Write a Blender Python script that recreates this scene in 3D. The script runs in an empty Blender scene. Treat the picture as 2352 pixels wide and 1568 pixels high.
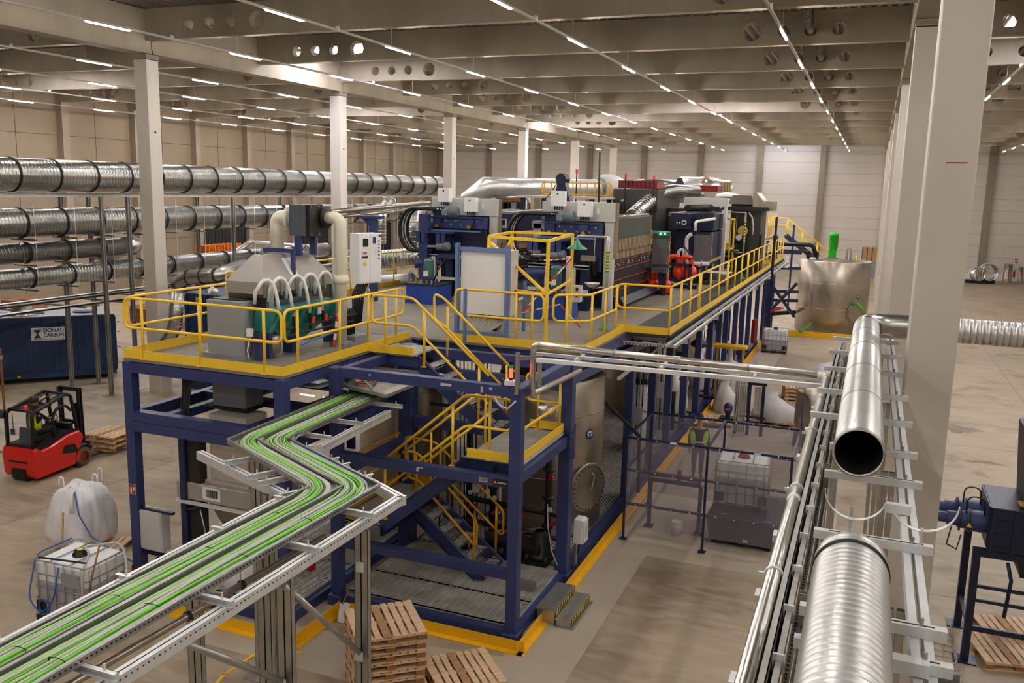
import bpy, math, random
from mathutils import Vector, Matrix
random.seed(7)
PI = math.pi
sc = bpy.context.scene
COL = sc.collection

# ---------------------------------------------------------------- camera
CF, CP, CY, CR, CH = 2025.26, .171925, .38229, .0233687, 7.7
_fw = Vector((-math.sin(CY)*math.cos(CP), math.cos(CY)*math.cos(CP), -math.sin(CP)))
_r0 = Vector((math.cos(CY), math.sin(CY), 0))
_u0 = _r0.cross(_fw)
_rt = _r0*math.cos(CR) + _u0*math.sin(CR)
_up = -_r0*math.sin(CR) + _u0*math.cos(CR)
_C = Vector((0, 0, CH))
cd = bpy.data.cameras.new('camera'); cam = bpy.data.objects.new('camera', cd); COL.objects.link(cam)
cd.sensor_width = 36.0; cd.lens = 36.0*CF/2352.0; cd.clip_end = 400; cd.clip_start = .05
cam.matrix_world = Matrix(((_rt.x, _up.x, -_fw.x, 0), (_rt.y, _up.y, -_fw.y, 0), (_rt.z, _up.z, -_fw.z, CH), (0, 0, 0, 1)))
sc.camera = cam
def ray(px, py): return _fw + _rt*((px-1176)/CF) - _up*((py-784)/CF)
def pz(px, py, z=0.0):
    d = ray(px, py); return _C + d*((z-CH)/d.z)
def pY(px, py, Y):
    d = ray(px, py); return _C + d*(Y/d.y)
def pX(px, py, X):
    d = ray(px, py); return _C + d*(X/d.x)

# ---------------------------------------------------------------- mesh building
def V(*a): return Vector(a)
class MB:
    def __init__(s): s.v = []; s.f = []; s.s = []
    def add(s, vs, fs, smooth=False):
        n = len(s.v); s.v += [tuple(v) for v in vs]
        for f in fs: s.f.append([i+n for i in f]); s.s.append(smooth)
        return s
    def box(s, x0, x1, y0, y1, z0, z1):
        return s.add([(x0,y0,z0),(x1,y0,z0),(x1,y1,z0),(x0,y1,z0),(x0,y0,z1),(x1,y0,z1),(x1,y1,z1),(x0,y1,z1)],
                     [(0,3,2,1),(4,5,6,7),(0,1,5,4),(1,2,6,5),(2,3,7,6),(3,0,4,7)])
    def cbox(s, x0, x1, y0, y1, z0, z1, c=.02):
        # box with chamfered vertical and top edges
        p = [(x0+c,y0),(x1-c,y0),(x1,y0+c),(x1,y1-c),(x1-c,y1),(x0+c,y1),(x0,y1-c),(x0,y0+c)]
        q = [(x0+2*c,y0+c),(x1-2*c,y0+c),(x1-c,y0+2*c),(x1-c,y1-2*c),(x1-2*c,y1-c),(x0+2*c,y1-c),(x0+c,y1-2*c),(x0+c,y0+2*c)]
        vs = [(a,b,z0) for a,b in p]+[(a,b,z1-c) for a,b in p]+[(a,b,z1) for a,b in q]
        fs = [tuple(range(7,-1,-1)), tuple(range(16,24))]
        for k in range(8):
            m = (k+1)%8; fs += [(k,m,8+m,8+k),(8+k,8+m,16+m,16+k)]
        return s.add(vs, fs)
    def beam(s, p, q, w, h, up=(0,0,1)):
        p, q = Vector(p), Vector(q); d = (q-p).normalized(); u = Vector(up)
        a = d.cross(u)
        if a.length < 1e-4: a = d.cross(Vector((1,0,0)))
        a.normalize(); b = a.cross(d).normalized()
        vs = []
        for c in (p, q):
            for i, j in ((-1,-1),(1,-1),(1,1),(-1,1)): vs.append(c + a*(i*w/2) + b*(j*h/2))
        return s.add(vs, [(3,2,1,0),(4,5,6,7),(0,1,5,4),(1,2,6,5),(2,3,7,6),(3,0,4,7)])
    def chan(s, p, q, w, h, t=.006, up=(0,0,1), side=1):
        # C channel: web plus two flanges
        p, q = Vector(p), Vector(q); d = (q-p).normalized(); u = Vector(up)
        a = d.cross(u).normalized(); b = a.cross(d).normalized()
        s.beam(p-a*side*(w/2-t/2), q-a*side*(w/2-t/2), t, h, up)
        for k in (-1, 1): s.beam(p+b*k*(h/2-t/2), q+b*k*(h/2-t/2), w, t, up)
        return s
    def ibeam(s, p, q, w, h, t=.02, up=(0,0,1)):
        p, q = Vector(p), Vector(q); d = (q-p).normalized(); u = Vector(up)
        a = d.cross(u).normalized(); b = a.cross(d).normalized()
        s.beam(p, q, t, h, up)
        for k in (-1, 1): s.beam(p+b*k*(h/2-t/2), q+b*k*(h/2-t/2), w, t, up)
        return s
    def tube(s, pts, r, seg=8, closed=False, caps=True, rad=None):
        pts = [Vector(p) for p in pts]; n = len(pts)
        T = []
        for i in range(n):
            if closed: t = (pts[(i+1)%n]-pts[i]).normalized() + (pts[i]-pts[i-1]).normalized()
            elif i == 0: t = pts[1]-pts[0]
            elif i == n-1: t = pts[-1]-pts[-2]
            else: t = (pts[i+1]-pts[i]).normalized() + (pts[i]-pts[i-1]).normalized()
            if t.length < 1e-6: t = pts[i]-pts[i-1]
            T.append(t.normalized())
        u = T[0].orthogonal().normalized(); vs = []
        for i in range(n):
            u = (u - T[i]*u.dot(T[i])); u = u.normalized() if u.length > 1e-6 else T[i].orthogonal().normalized()
            w = T[i].cross(u); k = 1.0
            if 0 < i < n-1 or closed:
                a = (pts[(i+1)%n]-pts[i]).normalized(); k = 1/max(.5, a.dot(T[i]))
            rr = (rad[i] if rad else r)
            for j in range(seg):
                an = 2*PI*j/seg; vs.append(pts[i] + (u*math.cos(an)+w*math.sin(an))*rr*(k if k < 1.25 else 1.25))
        fs = []
        for i in range(n if closed else n-1):
            i2 = (i+1)%n
            for j in range(seg):
                j2 = (j+1)%seg; fs.append((i*seg+j, i*seg+j2, i2*seg+j2, i2*seg+j))
        s.add(vs, fs, True)
        if caps and not closed:
            m = len(s.v)-len(vs)
            s.f.append([m+j for j in range(seg-1,-1,-1)]); s.s.append(False)
            s.f.append([m+(n-1)*seg+j for j in range(seg)]); s.s.append(False)
        return s
    def rev(s, c, prof, seg=24, axis=(0,0,1), smooth=True, a0=0.0, a1=2*PI):
        # prof: (radius, height) pairs revolved round axis from c
        ax = Vector(axis).normalized(); u = ax.orthogonal().normalized(); w = ax.cross(u); c = Vector(c)
        full = abs(a1-a0-2*PI) < 1e-6; m = seg if full else seg+1
        vs = []
        for r, h in prof:
            for j in range(m):
                an = a0+(a1-a0)*j/seg; vs.append(c+ax*h+(u*math.cos(an)+w*math.sin(an))*r)
        fs = []
        for i in range(len(prof)-1):
            for j in range(seg):
                j2 = (j+1)%m if full else j+1
                fs.append((i*m+j, i*m+j2, (i+1)*m+j2, (i+1)*m+j))
        return s.add(vs, fs, smooth)
    def cyl(s, p, q, r, seg=16, r2=None):
        p, q = Vector(p), Vector(q); L = (q-p).length; r2 = r if r2 is None else r2
        s.rev(p, [(r,0),(r2,L)], seg, q-p)
        ax = (q-p).normalized(); u = ax.orthogonal().normalized(); w = ax.cross(u)
        for c, rr, fl in ((p, r, 1), (q, r2, 0)):
            vs = [c+(u*math.cos(2*PI*j/seg)+w*math.sin(2*PI*j/seg))*rr for j in range(seg)]
            s.add(vs, [tuple(range(seg-1,-1,-1)) if fl else tuple(range(seg))])
        return s
    def ext(s, poly, vec):
        # closed polygon extruded by vec
        n = len(poly); poly = [Vector(p) for p in poly]; vec = Vector(vec)
        nrm = Vector((0,0,0))
        for i in range(n): nrm += poly[i].cross(poly[(i+1)%n])
        if nrm.dot(vec) > 0: poly = poly[::-1]
        vs = poly + [p+vec for p in poly]
        fs = [tuple(range(n)), tuple(range(2*n-1, n-1, -1))] + [((i+1)%n, i, n+i, n+(i+1)%n) for i in range(n)]
        return s.add(vs, fs)
    def hull8(s, a, b):
        # frustum between two quads (4 points each)
        return s.add(list(a)+list(b), [(3,2,1,0),(4,5,6,7),(0,1,5,4),(1,2,6,5),(2,3,7,6),(3,0,4,7)])
    def bolt(s, p, d, r=.018, l=.012):
        p = Vector(p); d = Vector(d).normalized(); return s.cyl(p, p+d*l, r, 6)
    def xf(s, M):
        s.v = [tuple(M @ Vector(v)) for v in s.v]; return s
    def build(s, name, mat, parent=None, smooth_angle=None):
        me = bpy.data.meshes.new(name)
        if parent is not None: off = Vector(ORI.get(parent.name, (0,0,0)))
        else:
            xs = [v[0] for v in s.v]; ys = [v[1] for v in s.v]; zs = [v[2] for v in s.v]
            off = Vector(((min(xs)+max(xs))/2, (min(ys)+max(ys))/2, min(zs)))
        me.from_pydata([(v[0]-off.x, v[1]-off.y, v[2]-off.z) for v in s.v], [], s.f)
        me.polygons.foreach_set('use_smooth', s.s)
        me.materials.append(mat if not isinstance(mat, str) else M[mat])
        me.update()
        o = bpy.data.objects.new(name, me); COL.objects.link(o)
        if parent is not None: o.parent = parent; ORI[o.name] = tuple(off)
        else: o.location = off; ORI[o.name] = tuple(off)
        return o
ORI = {}
def tag(o, label=None, cat=None, group=None, kind=None):
    if label: o['label'] = label
    if cat: o['category'] = cat
    if group: o['group'] = group
    if kind: o['kind'] = kind
    return o
def thing(name, label, cat, loc=(0,0,0), group=None, world=True):
    # Empty at the base of a thing; world=True: its parts are given in world coordinates
    o = bpy.data.objects.new(name, None); COL.objects.link(o); o.location = loc
    o.empty_display_size = .1
    ORI[o.name] = tuple(loc) if world else (0,0,0)
    return tag(o, label, cat, group)
def dup(root, loc=None, rotz=0, label=None, group=None, scale=None):
    r = root.copy(); COL.objects.link(r)
    if loc is not None: r.location = loc
    r.rotation_euler = (0, 0, rotz)
    if scale: r.scale = scale
    if label: r['label'] = label
    if group: r['group'] = group
    for ch in [c for c in KIDS.get(root.name, [])] or [c for c in bpy.data.objects if c.parent == root]:
        c = ch.copy(); COL.objects.link(c); c.parent = r
        for g in [g for g in bpy.data.objects if g.parent == ch]:
            d = g.copy(); COL.objects.link(d); d.parent = c
    return r
KIDS = {}
def arc(c, r, a0, a1, n, ax='xz', off=0):
    out = []
    for i in range(n+1):
        a = a0+(a1-a0)*i/n; x, y = r*math.cos(a), r*math.sin(a)
        out.append(Vector((c[0]+x, c[1], c[2]+y)) if ax == 'xz' else Vector((c[0], c[1]+x, c[2]+y)) if ax == 'yz' else Vector((c[0]+x, c[1]+y, c[2])))
    return out
def rounded(pts, r, n=4, closed=False):
    # round the corners of a polyline
    pts = [Vector(p) for p in pts]; N = len(pts); out = []
    for i in range(N):
        if not closed and i in (0, N-1): out.append(pts[i]); continue
        a, b, c = pts[i-1], pts[i], pts[(i+1)%N]
        d1, d2 = a-b, c-b; rr = min(r, d1.length*.49, d2.length*.49)
        p1, p2 = b+d1.normalized()*rr, b+d2.normalized()*rr
        for k in range(n+1):
            t = k/n; out.append(p1*(1-t)**2 + b*2*t*(1-t) + p2*t*t)
    return out
def text_mesh(txt, size, mat, parent=None, name='lettering', M4=None, bold=0.0, width=None, ext=.002):
    cu = bpy.data.curves.new('t', 'FONT'); cu.body = txt; cu.size = size; cu.extrude = ext; cu.offset = bold
    cu.align_x = 'CENTER'; cu.align_y = 'CENTER'
    o = bpy.data.objects.new('t', cu); COL.objects.link(o)
    bpy.context.view_layer.update()
    me = bpy.data.meshes.new_from_object(o.evaluated_get(bpy.context.evaluated_depsgraph_get()))
    COL.objects.unlink(o); bpy.data.objects.remove(o)
    sx = 1.0
    if width:
        xs = [v.co.x for v in me.vertices]; sx = width/max(1e-4, max(xs)-min(xs))
    mb = MB(); mb.add([(v.co.x*sx, v.co.y, v.co.z) for v in me.vertices], [tuple(p.vertices) for p in me.polygons])
    bpy.data.meshes.remove(me)
    mb.xf(M4)
    return mb.build(name, mat, parent)
def frame_M(o, xdir, ydir):
    # matrix placing local XY plane at o with given axes
    x = Vector(xdir).normalized(); y = Vector(ydir); z = x.cross(y).normalized(); y = z.cross(x)
    return Matrix(((x.x, y.x, z.x, o[0]), (x.y, y.y, z.y, o[1]), (x.z, y.z, z.z, o[2]), (0, 0, 0, 1)))

# ---------------------------------------------------------------- materials
M = {}
def hx(h):
    h = h.lstrip('#'); c = [int(h[i:i+2], 16)/255 for i in (0, 2, 4)]
    return tuple(x/12.92 if x <= .04045 else ((x+.055)/1.055)**2.4 for x in c) + (1,)
def mat(name, col, rough=.5, metal=0.0, var=.12, scale=3.0, bump=0.0, bscale=40.0, stretch=None, streak=None, wear=None, spec=None, coat=0.0, coord='Object'):
    m = bpy.data.materials.new(name); m.use_nodes = True; nt = m.node_tree; N = nt.nodes; L = nt.links
    b = N['Principled BSDF']; b.inputs['Roughness'].default_value = rough; b.inputs['Metallic'].default_value = metal
    if spec is not None: b.inputs['Specular IOR Level'].default_value = spec
    if coat: b.inputs['Coat Weight'].default_value = coat; b.inputs['Coat Roughness'].default_value = .15
    c = hx(col) if isinstance(col, str) else col
    tc = N.new('ShaderNodeTexCoord'); mp = N.new('ShaderNodeMapping'); L.new(tc.outputs[coord], mp.inputs[0])
    if stretch: mp.inputs['Scale'].default_value = stretch
    nz = N.new('ShaderNodeTexNoise'); nz.inputs['Scale'].default_value = scale; nz.inputs['Detail'].default_value = 4
    L.new(mp.outputs[0], nz.inputs['Vector'])
    cr = N.new('ShaderNodeValToRGB'); cr.color_ramp.elements[0].position = .3; cr.color_ramp.elements[1].position = .7
    cr.color_ramp.elements[0].color = tuple(x*(1-var) for x in c[:3])+(1,)
    cr.color_ramp.elements[1].color = tuple(min(1, x*(1+var*.6)) for x in c[:3])+(1,)
    L.new(nz.outputs[0], cr.inputs[0]); out = cr.outputs[0]
    if wear:   # (colour, noise scale, threshold, amount)
        n2 = N.new('ShaderNodeTexNoise'); n2.inputs['Scale'].default_value = wear[1]; n2.inputs['Detail'].default_value = 6; n2.inputs['Distortion'].default_value = .6
        L.new(mp.outputs[0], n2.inputs['Vector'])
        r2 = N.new('ShaderNodeValToRGB'); r2.color_ramp.elements[0].position = wear[2]; r2.color_ramp.elements[1].position = min(1, wear[2]+.12)
        r2.color_ramp.elements[1].color = (wear[3],)*3+(1,); r2.color_ramp.elements[0].color = (0,0,0,1)
        L.new(n2.outputs[0], r2.inputs[0])
        mx = N.new('ShaderNodeMix'); mx.data_type = 'RGBA'; L.new(r2.outputs[0], mx.inputs[0]); L.new(out, mx.inputs[6]); mx.inputs[7].default_value = hx(wear[0]); out = mx.outputs[2]
    L.new(out, b.inputs['Base Color'])
    if bump:
        n3 = N.new('ShaderNodeTexNoise'); n3.inputs['Scale'].default_value = bscale; n3.inputs['Detail'].default_value = 3; L.new(mp.outputs[0], n3.inputs['Vector'])
        bp = N.new('ShaderNodeBump'); bp.inputs['Strength'].default_value = bump; bp.inputs['Distance'].default_value = .02
        L.new(n3.outputs[0], bp.inputs['Height']); L.new(bp.outputs[0], b.inputs['Normal'])
    M[name] = m; return m
def emis(name, col, strength, base='#ffffff'):
    m = mat(name, base, .5, var=.02); b = m.node_tree.nodes['Principled BSDF']
    b.inputs['Emission Color'].default_value = hx(col); b.inputs['Emission Strength'].default_value = strength
    return m
def bands(m, axis, period, depth=.3, dist=.01, slant=0.0):
    # helical ridges of spiral duct as bump along one object axis
    nt = M[m].node_tree; N = nt.nodes; L = nt.links; b = N['Principled BSDF']
    tc = N.new('ShaderNodeTexCoord'); sx = N.new('ShaderNodeSeparateXYZ'); L.new(tc.outputs['Object'], sx.inputs[0])
    mu = N.new('ShaderNodeMath'); mu.operation = 'MULTIPLY'; mu.inputs[1].default_value = 2*PI/period; L.new(sx.outputs[axis], mu.inputs[0])
    sn = N.new('ShaderNodeMath'); sn.operation = 'SINE'; L.new(mu.outputs[0], sn.inputs[0])
    pw = N.new('ShaderNodeMath'); pw.operation = 'MAXIMUM'; pw.inputs[1].default_value = .2; L.new(sn.outputs[0], pw.inputs[0])
    bp = N.new('ShaderNodeBump'); bp.inputs['Strength'].default_value = depth; bp.inputs['Distance'].default_value = dist
    L.new(pw.outputs[0], bp.inputs['Height']); L.new(bp.outputs[0], b.inputs['Normal'])

mat('concrete', '#9d907c', .75, var=.14, scale=.9, stretch=(1,1,.35), bump=.12, bscale=6, wear=('#8d806d', 1.7, .58, .35))
mat('column_concrete', '#c9bfb2', .6, var=.07, scale=1.2, stretch=(1,1,.3), bump=.05, bscale=8, wear=('#a5998a', .8, .62, .35))
mat('wall_panel', '#ddd4ca', .6, var=.04, scale=.4)
mat('side_wall', '#8f7e69', .75, var=.12, scale=.35, bump=.05, bscale=3)
mat('pilaster', '#9a8b79', .7, var=.1, scale=.8)
mat('seam', '#4d453c', .8)
mat('roof_sheet', '#7d7365', .45, .3, var=.1, scale=.5)
mat('galv', '#b3b1ac', .38, .85, var=.14, scale=5, wear=('#d8d8d6', 9, .6, .3))
mat('galv_bright', '#dfe0e0', .36, .4, var=.08, scale=6, wear=('#eeeeee', 11, .6, .35))
mat('duct', '#a5a39c', .26, .95, var=.16, scale=1.1); bands('duct', 1, .13, .5, .012)
mat('duct_smooth', '#b5b3ae', .27, .95, var=.12, scale=2)
mat('duct_near', '#dddbd8', .36, .75, var=.06, scale=3)
mat('gasket', '#17181a', .6)
mat('blue_steel', '#353f70', .42, var=.14, scale=2.2, bump=.04, bscale=25, wear=('#7c84ad', 14, .7, .4), spec=.5)
mat('blue_light', '#6f86b8', .4, var=.08, scale=3)
mat('blue_dark', '#1e2748', .42, var=.15, scale=3)
mat('blue_navy', '#151d3c', .35, var=.15, scale=3)
mat('blue_royal', '#2348a5', .3, var=.12, scale=2, coat=.3)
mat('container_blue', '#16325c', .45, var=.12, scale=1.5, bump=.05, bscale=5, wear=('#0f2140', 2, .6, .5))
mat('yellow', '#ffcf3a', .38, var=.06, scale=4, wear=('#c8922a', 18, .72, .5))
mat('yellow_dirty', '#dca01c', .45, var=.12, scale=3)
mat('kerb_yellow', '#ffc21e', .4, var=.05, scale=3, wear=('#d2940f', 6, .66, .5))
mat('stainless', '#b5a999', .3, .8, var=.14, scale=1.4, stretch=(1,1,.4), wear=('#7a6c5c', 1.3, .6, .5))
mat('stainless_clean', '#d6d2cd', .3, .95, var=.06, scale=4)
mat('grate', '#dad7ce', .4, .35, var=.14, scale=3)
mat('deck', '#857b70', .7, var=.13, scale=1.3, bump=.25, bscale=60, wear=('#6d6459', 2.5, .55, .5))
mat('deck_black', '#332f2c', .7, var=.15, scale=2, bump=.2, bscale=60)
mat('grey_steel', '#9da1a4', .45, .1, var=.1, scale=1.5, wear=('#6b675f', 2, .62, .4))
mat('grey_mid', '#8f9296', .45, var=.08, scale=3)
mat('motor_grey', '#7c868e', .45, var=.1, scale=5)
mat('grey_light', '#cfccc6', .45, var=.05, scale=2)
mat('hood_beige', '#aba39a', .4, .25, var=.06, scale=1.5)
mat('beige_duct', '#d2c5b8', .5, .1, var=.05, scale=1.5)
mat('white_paint', '#f2f0ee', .4, var=.03, scale=2)
mat('white_cab', '#f6f4f3', .38, var=.03, scale=2)
mat('cream_pipe', '#ece4d0', .35, var=.05, scale=4)
mat('fan_grey', '#525b60', .4, var=.1, scale=3)
mat('teal', '#35918a', .35, var=.12, scale=4, spec=.6)
mat('motor_green', '#4f7573', .4, var=.12, scale=6)
mat('green_bright', '#18b51e', .4, var=.08, scale=6)
mat('green_shower', '#2f8a63', .35, var=.08, scale=6)
mat('hose_green', '#4fae2c', .45, var=.1, scale=5)
mat('cable_green', '#7cc742', .45, var=.14, scale=4)
mat('cable_lime', '#98d85c', .45, var=.12, scale=4)
mat('cable_deep', '#58a834', .45, var=.12, scale=4)
mat('cable_grey', '#c6c1be', .5, var=.08, scale=4)
mat('cable_dark', '#4a4442', .5, var=.1, scale=4)
mat('cable_blue', '#2f62b0', .45, var=.1, scale=4)
mat('cable_orange', '#e8905a', .45, var=.1, scale=4)
mat('black', '#111214', .45, var=.2, scale=5)
mat('black_matt', '#1a1a1c', .75, var=.2, scale=3)
mat('black_plastic', '#25262b', .5, var=.12, scale=3)
mat('dark_steel', '#2b2926', .5, .2, var=.2, scale=2)
mat('tower_dark', '#4a4642', .5, .15, var=.15, scale=1.5)
mat('filter_cloth', '#a8957b', .8, var=.22, scale=4)
mat('filter_black', '#181516', .55, var=.3, scale=4)
mat('red', '#c81414', .4, var=.08, scale=4)
mat('red_body', '#e0120e', .3, var=.06, scale=2, coat=.5)
mat('red_dark', '#8d0f14', .4, var=.08, scale=4)
mat('red_valve', '#d3182c', .35, var=.1, scale=6)
mat('orange_pipe', '#f4401c', .35, var=.1, scale=4)
mat('orange', '#ef7a22', .4, var=.1, scale=4)
mat('tape_red', '#e0302a', .5, var=.05); mat('tape_white', '#efe9e4', .5, var=.05)
mat('wood', '#e6c19a', .65, var=.22, scale=2.2, stretch=(1,9,3), bump=.1, bscale=20, wear=('#b98a58', 4, .6, .5))
mat('wood_old', '#b98f62', .7, var=.2, scale=3, stretch=(1,6,3), bump=.1, bscale=20)
mat('wood_block', '#a87448', .75, var=.2, scale=8)
mat('bag', '#f7f5f8', .6, var=.07, scale=2.5, bump=.5, bscale=5)
mat('bag_dirty', '#cfc9c4', .65, var=.1, scale=2, bump=.5, bscale=5)
mat('ibc', '#f6f6f7', .4, var=.05, scale=1.2)
mat('ibc_liquid', '#b4b3bb', .4, var=.06, scale=1.2)
mat('rubber', '#2a2826', .8, var=.15, scale=6, bump=.2, bscale=30)
mat('tyre', '#6d5d49', .85, var=.2, scale=6, bump=.3, bscale=30)
mat('hiviz', '#c6e01e', .6, var=.1, scale=8)
mat('reflect', '#dfe3e6', .3, .2, var=.05)
mat('skin', '#c08a6c', .5, var=.05)
mat('hair', '#2a1c15', .7, var=.2, scale=20)
mat('cloth_navy', '#1b1c26', .8, var=.15, scale=10)
mat('mask_white', '#dcd8d6', .6, var=.04)
mat('rust', '#8a5632', .6, .3, var=.2, scale=5)
mat('brass', '#c8a35e', .3, .8, var=.1, scale=6)
mat('sign_white', '#e8e8e8', .5, var=.02); mat('sign_red', '#a81a20', .5, var=.03); mat('sign_blue', '#173a78', .5, var=.03)
mat('sign_black', '#15161a', .5, var=.03); mat('sign_yellow', '#f0c81e', .5, var=.03)
mat('burnt_wood', '#9c6a44', .7, var=.5, scale=3, stretch=(2,2,.5))
emis('lamp', '#fffaf4', 56.0)
emis('lamp_red', '#ff2818', 2.0, '#ff2818')
emis('lamp_off_green', '#1c6d30', .15, '#1c6d30')
emis('skylight', '#eceeff', 4.0)
emis('lamp_blue', '#8ab4ff', 6.0)
emis('led_green', '#40ff90', 1.2, '#40ff90')
emis('lamp_under', '#fff3e0', 7.0)
# clear plastics
def glassy(name, col, alpha, rough=.08):
    m = bpy.data.materials.new(name); m.use_nodes = True; nt = m.node_tree; N = nt.nodes; L = nt.links
    b = N['Principled BSDF']; b.inputs['Roughness'].default_value = rough; b.inputs['Base Color'].default_value = hx(col)
    b.inputs['Alpha'].default_value = alpha
    tc = N.new('ShaderNodeTexCoord'); nz = N.new('ShaderNodeTexNoise'); nz.inputs['Scale'].default_value = 2.0; L.new(tc.outputs['Object'], nz.inputs['Vector'])
    mr = N.new('ShaderNodeMapRange'); mr.inputs[3].default_value = alpha*.85; mr.inputs[4].default_value = min(1, alpha*1.15)
    L.new(nz.outputs[0], mr.inputs[0]); L.new(mr.outputs[0], b.inputs['Alpha'])
    M[name] = m
glassy('pvc_sheet', '#a59aa6', .2, .12)
glassy('pvc_grey', '#8f8b90', .42, .1)
glassy('cab_glass', '#b9c4c4', .07, .05)
glassy('smoke_panel', '#1a1a22', .72, .1)
# ================================================================ the hall
XL, XR, YN, YF, ZR = -48.6, 25.6, -20.0, 96.4, 13.45
def struct(o, label=None):
    o['kind'] = 'structure'
    if label: o['label'] = label
    return o
m = mat('floor_mat', '#a9967d', .5, var=.2, scale=.35, bump=.03, bscale=30, wear=('#7a6550', .8, .54, .6), spec=.5)
nt = m.node_tree; b = nt.nodes['Principled BSDF']
# second layer of dusty streaks
src = b.inputs['Base Color'].links[0].from_socket
tc = nt.nodes.new('ShaderNodeTexCoord'); mp = nt.nodes.new('ShaderNodeMapping'); mp.inputs['Scale'].default_value = (.6, 2.4, 1)
nt.links.new(tc.outputs['Object'], mp.inputs[0])
nz = nt.nodes.new('ShaderNodeTexNoise'); nz.inputs['Scale'].default_value = 1.6; nz.inputs['Detail'].default_value = 8; nz.inputs['Distortion'].default_value = .8
nt.links.new(mp.outputs[0], nz.inputs['Vector'])
rp = nt.nodes.new('ShaderNodeValToRGB'); rp.color_ramp.elements[0].position = .42; rp.color_ramp.elements[1].position = .72
rp.color_ramp.elements[0].color = (0,0,0,1); rp.color_ramp.elements[1].color = (.6,.6,.6,1); nt.links.new(nz.outputs[0], rp.inputs[0])
mx = nt.nodes.new('ShaderNodeMix'); mx.data_type = 'RGBA'; nt.links.new(rp.outputs[0], mx.inputs[0]); nt.links.new(src, mx.inputs[6]); mx.inputs[7].default_value = hx('#bfb09a')
nt.links.new(mx.outputs[2], b.inputs['Base Color'])
rr = nt.nodes.new('ShaderNodeMapRange'); rr.inputs[3].default_value = .38; rr.inputs[4].default_value = .68; nt.links.new(nz.outputs[0], rr.inputs[0]); nt.links.new(rr.outputs[0], b.inputs['Roughness'])
mat('floor_coat', '#bdae9b', .42, var=.06, scale=1.0, wear=('#b7a58e', 1.4, .6, .4))
mat('floor_stain', '#86705a', .4, var=.4, scale=3)
mat('floor_joint', '#917f69', .8)

o = MB().box(XL-.3, XR+.3, YN, YF+.3, -.3, 0).build('floor', m); struct(o)
# pale coated strip around the machine foundation
g = MB()
for poly in ([(-12.9,10.9),(-4.75,10.9),(-3.9,10.9),(-3.9,17.7),(-.2,17.7),(-.2,22.6),(-4.4,22.6),(-4.4,48),(-5.1,48),(-5.1,12.6),(-12.9,11.4)],):
    g.ext([(x,y,0) for x, y in poly], (0,0,.003))
g.ext([(-4.4,22.6,0),(-3.6,22.6,0),(-3.6,48,0),(-4.4,48,0)], (0,0,.003))
struct(g.build('trim_1', 'floor_coat'), 'pale coated strip of floor beside the yellow machine kerb')
# joints cut in the slab
g = MB()
for x in (-30,-17.5,6,18): g.box(x-.012, x+.012, YN, YF, 0, .002)
for y in (6,18.3,30.4,54.4): g.box(XL, -13, y-.012, y+.012, 0, .002); g.box(1, XR, y-.012, y+.012, 0, .002)
struct(g.build('trim_2', 'floor_joint'), 'saw-cut joints in the concrete floor')
# ceiling: trapezoidal sheet, ribs along the hall
g = MB(); x = XL; prof = []
while x < XR:
    prof += [(x, ZR), (x+.11, ZR), (x+.15, ZR+.14), (x+.26, ZR+.14)]; x += .30
vs = [(x, YN, z) for x, z in prof]+[(x, YF, z) for x, z in prof]; n = len(prof)
g.add(vs, [(i, i+1, n+i+1, n+i) for i in range(n-1)])
g.box(XL, XR, YN, YF, ZR+.2, ZR+.3)
struct(g.build('ceiling', 'roof_sheet'))
# walls: panels with joints
def wall_far():
    struct(MB().box(XL, XR, YF, YF+.2, 0, ZR+.2).build('wall_back', 'wall_panel'))
    g = MB(); z = 1.1
    while z < ZR: g.box(XL, XR, YF-.01, YF, z, z+.02); z += 1.1
    struct(g.build('trim_3', 'pilaster'), 'panel joints of the far wall')
    g = MB()
    for x in (.95-6.15*k for k in range(0, 9)): g.box(x-.28, x+.28, YF-.45, YF, 0, ZR)
    for x in (10.0, 14.8, 20.6): g.box(x-.28, x+.28, YF-.45, YF, 0, ZR)
    struct(g.build('trim_4', 'pilaster'), 'concrete pilasters on the far wall')
    g = MB(); g.box(XL, XR, YF-.06, YF, 0, .55); struct(g.build('baseboard_back', 'white_paint'))
wall_far()
struct(MB().box(XL-.2, XL, YN, YF, 0, ZR+.2).build('wall_left', 'side_wall'))
g = MB()
for z in (3.4, 6.9, 10.35): g.box(XL, XL+.008, YN, YF, z, z+.035)
for k in range(-6, 13):
    g.box(XL, XL+.008, 21.4+6*k, 21.44+6*k, 0, ZR)
struct(g.build('trim_5', 'seam'), 'joints between the wall panels on the left')
g = MB()
for k in range(-6, 13): g.box(XL, XL+.5, 18.4+6*k, 18.9+6*k, 0, 12.6)
struct(g.build('trim_6', 'pilaster'), 'concrete pilasters on the left wall')
struct(MB().box(XR, XR+.2, YN, YF, 0, ZR+.2).build('wall_right', 'wall_panel'))
struct(MB().box(XL, XR, YN-.2, YN, 0, ZR+.2).build('wall_front', 'wall_panel'))
# dark door openings in the left wall (black strip curtains)
for i, (y0, y1, z1) in enumerate(((55, 61, 5.2), (68.5, 74, 5.2), (79, 85, 5.2))):
    g = MB().box(XL+.02, XL+.12, y0, y1, 0, z1)
    for k in range(int((y1-y0)/.4)): g.box(XL+.12, XL+.15, y0+.4*k+.03, y0+.4*k+.36, 0, z1-.1)
    struct(g.build('door_%d' % (i+1), 'black_matt'), 'black strip curtain doorway in the left wall')

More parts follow.
